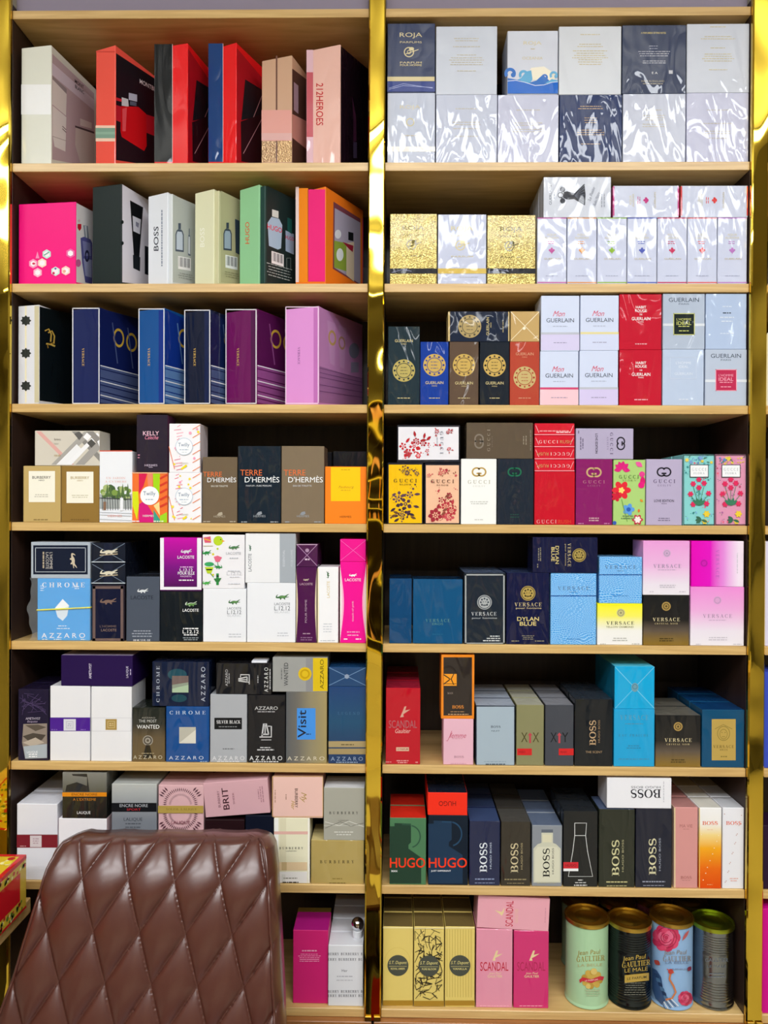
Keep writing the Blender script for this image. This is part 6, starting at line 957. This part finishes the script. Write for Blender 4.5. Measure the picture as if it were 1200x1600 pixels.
# ---- bottom shelf, can side
GP = '#e2cb72'
def dupont(lab, x0, x1, nm, pat, sh):
    xm = (x0+x1)/2
    carton(lab, 8, x0, 1448, x1, 1575, GP, 'satin', dep=.048, s=.008, back=3, short=sh, mats={'top': '#6e5c34'}, prints=[pat, R(x0+.3, 1563, x1-.3, 1571, '#a9822c', 'printed_band'), R(x0+.3, 1449, x1-.3, 1450.2, '#f2e8b8', 'border'), D(xm, 1508.5, 16.4, '#4c4f45', part='label_disc', n=36), T('S.T. Dupont', xm, 1504.5, 28, 6.4, '#e6d98a', sh=.3), R(xm-14, 1509.5, xm+14, 1510, '#d9cc84', 'label_disc'), T(nm, xm, 1513.5, 22, 3, '#e6d98a', b=1)])
rr = random.Random(8)
dupont('plain yellow gold carton with a dark round label', 598, 645.5, 'ROYAL AMBER', [G(621, 1500, q, q+.5, '#d4b95c', part='line_pattern') for q in (19,)], 'plain yellow gold carton')
ln = []
for j in range(11):
    for i in range(6):
        x = 650 + i*7.6 + rr.uniform(-3, 3); y = 1452 + j*10.6 + rr.uniform(-3, 3)
        for q in range(3):
            a = rr.uniform(0, 6.28); l = rr.uniform(7, 15); x2, y2 = x + l*math.cos(a), y + l*math.sin(a)
            if 648 < x2 < 692 and 1452 < y2 < 1557 and 648 < x < 692: ln.append(L([(x, y), (x2, y2)], rr.uniform(.6, 1.4), '#2e2a20', 'line_pattern'))
dupont('yellow gold carton covered in a web of black lines', 646.5, 694, 'PURE BLOOM', ln, 'yellow gold carton webbed with black lines')
dupont('yellow gold carton with fine vertical stripes', 695, 742, 'VANILLA', [R(698+q*4.2, 1452, 698.9+q*4.2, 1558, '#c9b05c', 'line_pattern') for q in range(10)], 'yellow gold carton with vertical stripes')
def scand(lab, x0, x1, y0, c, ink, kd):
    xm = (x0+x1)/2
    carton(lab, 8, x0, y0, x1, 1576, c, kd, dep=.06, s=.008, mats={'top': '#f0a0b8'}, prints=[P([(xm-3, 1501), (xm, 1493), (xm+3, 1485.5), (xm+6, 1485), (xm+4, 1492), (xm+13, 1490), (xm+6, 1494.5), (xm+1, 1497), (xm+2, 1501)], '#e6cf9c', 'emblem'), T('SCANDAL', xm, 1510, 44, 14, ink, b=.6), T('Jean Paul', xm+1, 1521, 19, 4, '#e9d0a4', sh=.2), T('GAULTIER', xm+1, 1525.5, 23, 3.8, '#e9d0a4', b=1), F(xm, 1571.5, 46, 1, '#f4b8cc', hh=1)])
scand('blush pink carton with red block lettering, upright', 743.7, 801, 1452, '#e293aa', '#c01c38', 'wrap')
scand('raspberry carton with crinkled wrap beside the blush pink one', 802.3, 857.5, 1454.5, '#cf2c70', '#b01a50', 'crinkle')
carton('blush pink carton lying tilted on the two upright pink ones', 8, 744.5, 1401.5, 857.5, 1452.5, '#e6a4b2', 'wrap', dep=.06, s=.008, tilt=2.6, prints=[T('SCANDAL', 796, 1427.5, 40, 11.5, '#c02440', rot=88, b=.6), P([(773, 1422), (784, 1425), (788, 1418), (787, 1426), (784, 1431), (780, 1427)], '#e8d09c', 'emblem'), T('GAULTIER', 807, 1431, 22, 5, '#e2b8a0', rot=88), F(852, 1430, 30, 1, '#c98a9a', rot=88, hh=1)])

# ---- cans
def can(label, cx, cyt, rpx, Y, body, prints=(), ridges=False, lid='#c9a94c', metal=False):
    P0 = at(cx, cyt, Y); r = rpx/FPX*(Y - CAM.y)
    z0 = SZ[7]+.0003; H = P0.z - z0
    o = thing('perfume_can', label, 'can', (P0.x, Y, z0), 'round metal cans on the bottom shelf')
    prof = [(r*.95, 0), (r*1.0, .0015), (r*1.0, .004), (r*.97, .0055), (r*.97, .007)]
    def rid(a, b, n):
        o_ = []
        for i in range(n):
            q = a + (b-a)*i/n; e = (b-a)/n
            o_ += [(r*.97, q), (r*.956, q+e*.3), (r*.956, q+e*.6), (r*.97, q+e)]
        return o_
    if ridges: prof += rid(.012, .05, 8) + [(r*.97, .06), (r*.97, H-.052)] + rid(H-.046, H-.012, 8)
    prof += [(r*.97, H-.008)]
    b = MB(); b.lathe(prof, M(body, 'metal', rough=.22) if metal else M(body, 'gloss'), n=72); smooth_angle(b.build('can_body', o), 50)
    b = MB(); b.lathe([(r*.965, H-.008), (r*1.02, H-.007), (r*1.03, H-.003), (r*1.01, H), (r*.96, H), (r*.94, H-.004), (r*.6, H-.0045), (r*.58, H-.0038), (r*.54, H-.0038), (r*.52, H-.0045), (.001, H-.0045)], M(lid, 'metal', rough=.3), n=72); smooth_angle(b.build('lid', o), 50)
    if prints:
        inv = root_matrix(o).inverted(); C2 = Vector((P0.x, Y))
        def surf(px, py, l):
            d = ray(px, py); R_ = r*.972 + l*1.5 + .0002
            ox, oy = CAM.x-C2.x, CAM.y-C2.y; A = d.x*d.x+d.y*d.y; B = ox*d.x+oy*d.y; D_ = B*B - A*(ox*ox+oy*oy-R_*R_)
            t = (-B - math.sqrt(max(D_, 0)))/A; return CAM + d*t
        lay([refine(p) for p in flat(prints)], surf, inv, o, 'gloss', zmax=H-.0085)
    return o
def jpg(cx, cy, c, k): return [SK(T('Jean Paul', cx-2, cy, 36, 9, c, sh=.1), cx, k), SK(T('GAULTIER', cx+1, cy+9, 44, 8.5, c, b=1.6, f='serif', gap=.08), cx, k)]
can('mint green can with a gold lid and red ribbon emblem', 917, 1428, 33.3, .042, '#a9cfa4', [jpg(922, 1489, '#a08c3c', -.06), SK(T('LA BELLE', 922, 1508, 38, 4, '#b9ae7a', gap=.8), 922, -.04), D(925, 1530, 10, '#c9a64a', ry=12), [D(925+13*math.cos(a)*.95, 1530+11*math.sin(a), 4.6, '#c9a64a' if q % 2 else '#b8923a') for q, a in enumerate([.2, .9, 1.7, 2.6, 3.4, 4.2, 4.8, 5.6])], D(928, 1518, 5, '#d9bc6a'), D(919, 1541, 4, '#d9bc6a'), P([(905, 1531), (910, 1527), (924, 1530), (938, 1525), (944, 1526), (942, 1532), (937, 1531), (924, 1536), (910, 1533), (906, 1536)], '#c42c3c', 'ribbon_print'), SK(T('LE PARFUM', 924, 1531.5, 20, 2.4, '#f0d8d0'), 924, -.1), F(926, 1547, 28, 1, '#a8b890'), F(926, 1552, 24, 3, '#b0c09a', pitch=3.4)])
can('dark grey ribbed can with gold lettering', 983.5, 1434, 33, .042, '#3d4448', [jpg(993, 1497, '#c4a64a', -.12), SK(T('LE MALE', 994, 1515, 36, 6, '#b89c48', gap=.5), 994, -.1), SK(R(976, 1522, 1014, 1534, '#b99a44', 'label_panel', nx=8), 994, -.1), SK(T('LE PARFUM', 995, 1528, 30, 4, '#3a3420', b=1), 994, -.1), F(992, 1545, 38, 6, '#77786c', pitch=3.6, hh=1)], ridges=True, metal=True)
rr = random.Random(4)
def rose(cx, cy, r, cs): 
    o = [D(cx + r*.62*math.cos(a), cy + r*.62*math.sin(a), r*.45, cs[q % 2], part='flower_print', n=14) for q, a in enumerate([2*PI*i/9 for i in range(9)])]
    o += [D(cx + r*.3*math.cos(a), cy + r*.3*math.sin(a), r*.34, cs[1 + q % 2], part='flower_print', n=12) for q, a in enumerate([2*PI*i/6+.4 for i in range(6)])]
    return o + [G(cx, cy, r*q, r*(q+.05), cs[3], part='flower_print', a0=30+80*i, a1=260+80*i, n=14) for i, q in enumerate((.2, .36, .55, .74))] + [D(cx, cy, r*.16, cs[0], part='flower_print', n=10)]
RC = ['#c23058', '#d8456c', '#e0688a', '#9a1c40']
can('light blue floral can with a big pink rose', 1049, 1428, 32.4, .042, '#8fb4dc', [rose(1041, 1465, 21, RC), rose(1071, 1560, 11, RC), leafp(1066, 1470, 20, -1.0, '#b85a5a', .12), leafp(1060, 1440, 10, 2.6, '#c84a6a'), jpg(1057, 1489, '#8f8478', -.02), SK(T('LA BELLE', 1058, 1504, 36, 4, '#6a7fa4', gap=.8), 1058, 0), F(1062, 1514, 26, 1, '#7f94b8', hh=1.6),
    P([(1019, 1512), (1026, 1516), (1033, 1527), (1036, 1545), (1040, 1562), (1034, 1570), (1024, 1560), (1019, 1545)], '#33507a', 'bird_print'), [leafp(1022+q*3, 1520+q*7, 12, .9, '#4a6f94' if q % 2 else '#22385c', .22) for q in range(6)], L([(1040, 1562), (1050, 1560), (1056, 1550), (1052, 1540), (1046, 1530), (1048, 1520), (1053, 1519)], 3, '#c97a4c', 'bird_print'), D(1048, 1518, 4, '#b84038', part='bird_print'), L([(1048, 1518), (1042, 1514)], 1.4, '#c84a3c', 'bird_print'), [L([(1034+q*3, 1566-q), (1040+q*4, 1577-q)], 1.4, '#e8ecf0' if q % 2 else '#4a5a7a', 'bird_print') for q in range(6)], leafp(1022, 1500, 12, .7, '#a8443c', .3), leafp(1080, 1510, 9, 2.2, '#7a2440', .35)], lid='#c0a04c')
can('ribbed pewter can with a yellow green lid', 1113.2, 1436, 31.4, .042, '#8b9299', [T('GAULTIER', 1120, 1500, 36, 6, '#6c737a', gap=.2), T('LE MALE', 1120, 1510, 30, 4, '#6c737a', gap=.4), F(1120, 1524, 30, 2, '#737a82', pitch=5)], ridges=True, metal=True, lid='#a8b83a')
can('pale green can half hidden behind the mint green one', 906, 1401, 28, .148, '#8fb091', lid='#b89a4a')
can('dark can hidden behind the ribbed dark grey one', 964, 1404, 28, .148, '#2c3236', metal=True, lid='#b89a4a')
can('reddish can hidden behind the floral one', 1021, 1401, 27.4, .148, '#8a4a5a', lid='#b89a4a')
can('grey can hidden behind the pewter one', 1077.5, 1405, 27.4, .148, '#5a6066', metal=True, lid='#b8a050')

# ------------------------------------------------------------------ slivers past the outer gold post
def sliver(label, r, y0, c, up=False, wd=.11, x=None):
    x0 = (x or XR + .0292); z0 = SZ[r-1] + .0002
    if up: z0 = EXTRA[r] + .0002
    z1 = at(1198, y0, .004).z; EXTRA[r] = z1
    o = thing('perfume_box', label, 'perfume box', (x0 + wd/2, .034, z0), 'cartons past the outer post')
    b = MB(); b.box(-wd/2, wd/2, -.03, .03, 0, z1-z0, M(c, 'satin')); b.build('carton', o)
sliver('dark carton edge past the outer post, topmost shelf', 1, 60, '#1c1a20')
sliver('ivory carton edge past the outer post, third shelf', 3, 520, '#e2dcc8')
sliver('dark carton edge past the outer post, fourth shelf', 4, 716, '#241c1c')
sliver('lavender white carton edge past the outer post', 5, 846, '#dcd8ee')
sliver('white carton edge with blue past the outer post', 6, 1050, '#3b50c0')
sliver('dark violet carton edge past the outer post', 7, 1290, '#2a1430')
sliver('magenta carton edge past the outer post, bottom shelf', 8, 1420, '#d00a8c')

# ------------------------------------------------------------------ side board with the red box
pz = at(46, 1404, -.02)
bx = pz.x; bz = pz.z
o = thing('side_counter', 'pale oak board jutting towards the viewer beside the chair', 'counter', (bx-.2, -.4, 0))
b = MB(); b.box(-.2, .2, -.42, .385, bz-.026, bz, OAK, b=.0012); b.build('board', o)
for y in (-.40, .36):
    b = MB(); b.box(-.19, -.16, y-.015, y+.015, 0, bz-.0265, SIDE); b.build('leg', o); b = MB(); b.box(.1, .13, y-.015, y+.015, 0, bz-.0265, SIDE); b.build('leg', o)
# box whose side face shows past the picture's edge
p1 = at(36.5, 1418, -.06); hx = p1.x; y1 = -.05
ht = at(36, 1340, -.06).z - bz
o = thing('ornate_box', 'red and yellow ornate patterned box on the oak side board', 'box', (hx-.10, y1-.15, bz+.0003))
RED = M('#c81420', 'wrap'); YEL = M('#d8b62a', 'wrap')
b = MB(); b.box(-.10, .10, -.15, .15, 0, ht, M('#d0b03a', 'wrap'), {'top': YEL}); b.build('carton', o)
Mx = root_matrix(o); r = random.Random(2)
fr = []; mr = MB()
def side_rect(mb, y0, y1, z0, z1, m, lift): mb.add([(.1002+lift, y0, z0), (.1002+lift, y1, z0), (.1002+lift, y1, z1), (.1002+lift, y0, z1)], [[0, 1, 2, 3]], m)
def top_rect(mb, x0, x1, y0, y1, m, lift): mb.add([(x0, y0, ht+.0002+lift), (x1, y0, ht+.0002+lift), (x1, y1, ht+.0002+lift), (x0, y1, ht+.0002+lift)], [[0, 1, 2, 3]], m)
side_rect(mr, -.15, .15, ht-.006, ht, RED, 0); side_rect(mr, -.15, .15, 0, .004, RED, 0); top_rect(mr, .092, .1, -.15, .15, RED, 0); top_rect(mr, -.1, -.092, -.15, .15, RED, 0); top_rect(mr, -.1, .1, .142, .15, RED, .0001)
side_rect(mr, -.12, .128, .022, ht-.02, RED, .0001); mr.build('red_panels', o)
orn = MB()
cols = [M(c, 'wrap') for c in ('#e8d23a', '#5c7a2a', '#c02a28', '#f0e6a0')]
for i in range(220):
    y = r.uniform(-.145, .145); z = r.choice((r.uniform(.005, .02), r.uniform(ht-.019, ht-.008))); q = r.uniform(.0018, .0042)
    vs = [(.1004, y + q*math.cos(a), z + q*math.sin(a)) for a in [2*PI*k/7 for k in range(7)]]; orn.add(vs, [list(range(7))], r.choice(cols))
for i in range(260):
    y = r.uniform(-.145, .138); x = r.uniform(-.088, .088); q = r.uniform(.003, .007)
    vs = [(x + q*math.cos(a), y + q*math.sin(a), ht+.0004+i*.000001) for a in [2*PI*k/7 for k in range(7)]]; orn.add(vs, [list(range(7))], r.choice(cols))
orn.build('ornament_print', o)

# ------------------------------------------------------------------ the quilted chair
LE = M('#50251a', 'leather')
ch = thing('office_chair', 'brown quilted leather executive chair standing before the shelves', 'chair', (at(232, 1500, -.3).x, -.42, 0))
inv = root_matrix(ch).inverted()
tl = math.radians(12)
N = Vector((0.05, -math.cos(tl), math.sin(tl))).normalized(); P0 = at(250, 1300, -.135)
def cs(px, py, lift=0): return on_plane(px, py, P0, N) + N*lift
# outline of the leather back in picture measure: left and right edges and the crown line
def lerp(tab, y):
    if y <= tab[0][0]: return tab[0][1]
    for (a, b), (c, d) in zip(tab, tab[1:]):
        if y <= c: return b + (d-b)*(y-a)/(c-a)
    return tab[-1][1]
LT = [(1293, 118), (1296, 103), (1300, 92), (1306, 80), (1316, 72), (1330, 67), (1350, 62), (1390, 54), (1440, 40), (1500, 21), (1560, 0), (1620, -20), (1700, -40), (1760, -46), (1785, -26)]
RTB = [(1293, 385), (1296, 404), (1299, 414), (1304, 420), (1312, 425), (1325, 427.5), (1360, 430), (1420, 434), (1500, 438), (1560, 441), (1620, 443), (1700, 440), (1760, 424), (1785, 400)]
YT, YBm = 1312, 1785
LT = [(y + 18 if y < 1332 else y + 8 if y < 1360 else y, x) for y, x in LT]; RTB = [(y + 18 if y < 1332 else y, x) for y, x in RTB]
def lat(px, py):
    j = (py - 1293 - .03*(px-109))/80.5; u = (px - 109 + 18.0*j)/72.3
    return u + j/2, u - j/2
def puff(px, py):
    a, b = lat(px, py); p = abs(math.sin(PI*a)) * abs(math.sin(PI*b))
    return .0135*(p ** .36) - .002
Rr = 24.0
def surf(px, py):
    l, r_ = lerp(LT, py), lerp(RTB, py)
    d = min(px-l, r_-px)*.96; d2 = min(py-YT, 1e9)
    # the crown rolls back a little more softly than the sides
    e = 1.0
    if d < Rr: e *= 1 - max(d, 0)/Rr
    else: e = 0
    e2 = 1 - max(d2, 0)/12 if d2 < 12 else 0
    roll = 1 - math.sqrt(max(0, 1 - min(1, max(e, e2))**2))
    pp = puff(px, py) * min(1, .25 + max(0, d/16))
    pipe = 0
    return pp - .028*roll - .032*max(0, 1 - max(d2, 0)/100)**2
NX, NY = 190, 210
vs = []; fs = []
for j in range(NY+1):
    v = j/NY; py = YT + (YBm-YT)*(v**1.12)
    l, r_ = lerp(LT, py), lerp(RTB, py)
    for i in range(NX+1):
        u = i/NX; u = u - .055*math.sin(2*PI*u)*.6
        px = l + (r_-l)*u; crown = 3.0*math.sin(PI*((px+30)/72.3))**2 if False else 0
        vs.append(inv @ cs(px, py + 0, surf(px, py)))
for j in range(NY):
    for i in range(NX): a = j*(NX+1)+i; fs.append([a, a+NX+1, a+NX+2, a+1])
# rim and back skin
rim = [i for i in range(NX+1)] + [(j*(NX+1)+NX) for j in range(1, NY+1)] + [NY*(NX+1)+i for i in range(NX-1, -1, -1)] + [j*(NX+1) for j in range(NY-1, 0, -1)]
o1 = len(vs); nb = inv.to_3x3() @ N
for k in rim: vs.append(vs[k] - nb*.028)
m_ = len(rim)
for k in range(m_): k2 = (k+1) % m_; fs.append([rim[k], rim[k2], o1+k2, o1+k])
o2 = len(vs); cen = sum((vs[o1+k] for k in range(m_)), Vector())/m_
for k in range(m_): vs.append(cen + (vs[o1+k]-cen)*.93 - nb*.014)
for k in range(m_): k2 = (k+1) % m_; fs.append([o1+k, o1+k2, o2+k2, o2+k])
c_ = len(vs); vs.append(cen - nb*.016)
for k in range(m_): fs.append([o2+k, o2+(k+1) % m_, c_])
b = MB(); b.add(vs, fs, LE); q = b.build('backrest', ch, smooth=True)
# piping along both sides and the crown
def pipe_line(side):
    pts = []
    for k in range(64):
        py = YT + 5 + (1765-YT)*k/63
        px = (lerp(LT, py) + 8.5) if side < 0 else (lerp(RTB, py) - 13)
        pts.append(inv @ cs(px, py, surf(px, py) + .0016))
    return pts
for s in (-1, 1):
    b = MB(); b.tube(pipe_line(s), .0023, LE); q = b.build('piping', ch, smooth=True)
# stitches along the quilting seams
st = MB(); SM = M('#4a2820', 'satin'); n_ = 0
def seam_pts(fam, k):
    out = []
    for t in range(0, 1400):
        w_ = -7 + t*.0125                       # the other lattice number
        a, b2 = (k, w_) if fam == 0 else (w_, k)
        u = (a+b2)/2; j = a-b2; px = 109 + 72.3*u - 18.0*j
        py = 1293 + 80.5*j + .03*(px-109)
        if YT+6 < py < 1640 and lerp(LT, py)+10 < px < lerp(RTB, py)-15: out.append((px, py))
    return out
for fam in (0, 1):
    for k in range(-8, 12):
        pts = seam_pts(fam, k); last = None; on = True; acc = 0
        for p, q in zip(pts, pts[1:]):
            if math.hypot(q[0]-p[0], q[1]-p[1]) > 5: continue
            acc += 1
            if acc % 3 == 0: continue
            dx, dy = q[0]-p[0], q[1]-p[1]; l = math.hypot(dx, dy) or 1; nx_, ny_ = -dy/l*.5, dx/l*.5
            V = [inv @ cs(x, y, surf(x, y) + .0006) for x, y in ((p[0]+nx_+1.1, p[1]+ny_), (p[0]-nx_+1.1, p[1]-ny_), (q[0]-nx_+1.1, q[1]-ny_), (q[0]+nx_+1.1, q[1]+ny_))]
            st.add(V, [[0, 1, 2, 3]], SM)
st.build('stitching', ch)
# seat, arms, column and star base (below the picture)
C = ch.location; sb = inv @ cs(205, 1780)
b = MB(); b.box(-.25, .25, -.42, sb.y-.005, .44, .53, LE, b=.02); b.build('seat', ch)
for s in (-1, 1):
    b = MB(); b.tube([(s*.27, sb.y-.02, .50), (s*.285, sb.y-.03, .60), (s*.285, sb.y-.08, .655), (s*.285, -.30, .655), (s*.28, -.33, .60), (s*.26, -.33, .49)], .016, M('#1a1a1c', 'gloss'), n=12); a_ = b.build('armrest', ch, smooth=True)
    b = MB(); b.box(s*.285-.03, s*.285+.03, -.30, sb.y-.08, .662, .69, LE, b=.01); b.build('arm_pad', a_)
b = MB(); b.lathe([(.03, .10), (.03, .26), (.022, .262), (.022, .43), (.09, .432), (.09, .44)], M('#2a2a2c', 'metal'), n=28); smooth_angle(b.build('column', ch))
for k in range(5):
    a = 2*PI*k/5 + .3; b = MB(); b.tube([(.02*math.cos(a), .02*math.sin(a), .115), (.17*math.cos(a), .17*math.sin(a), .10), (.29*math.cos(a), .29*math.sin(a), .075)], .019, M('#1c1c1e', 'gloss'), n=10); lg = b.build('base_leg', ch, smooth=True)
    b = MB(); n = 20; cx, cy = .29*math.cos(a), .29*math.sin(a); b.tube([(cx-.02*math.sin(a), cy+.02*math.cos(a), .029), (cx+.02*math.sin(a), cy-.02*math.cos(a), .029)], .0285, M('#101012', 'satin'), n=20); b.build('caster', lg, smooth=True)
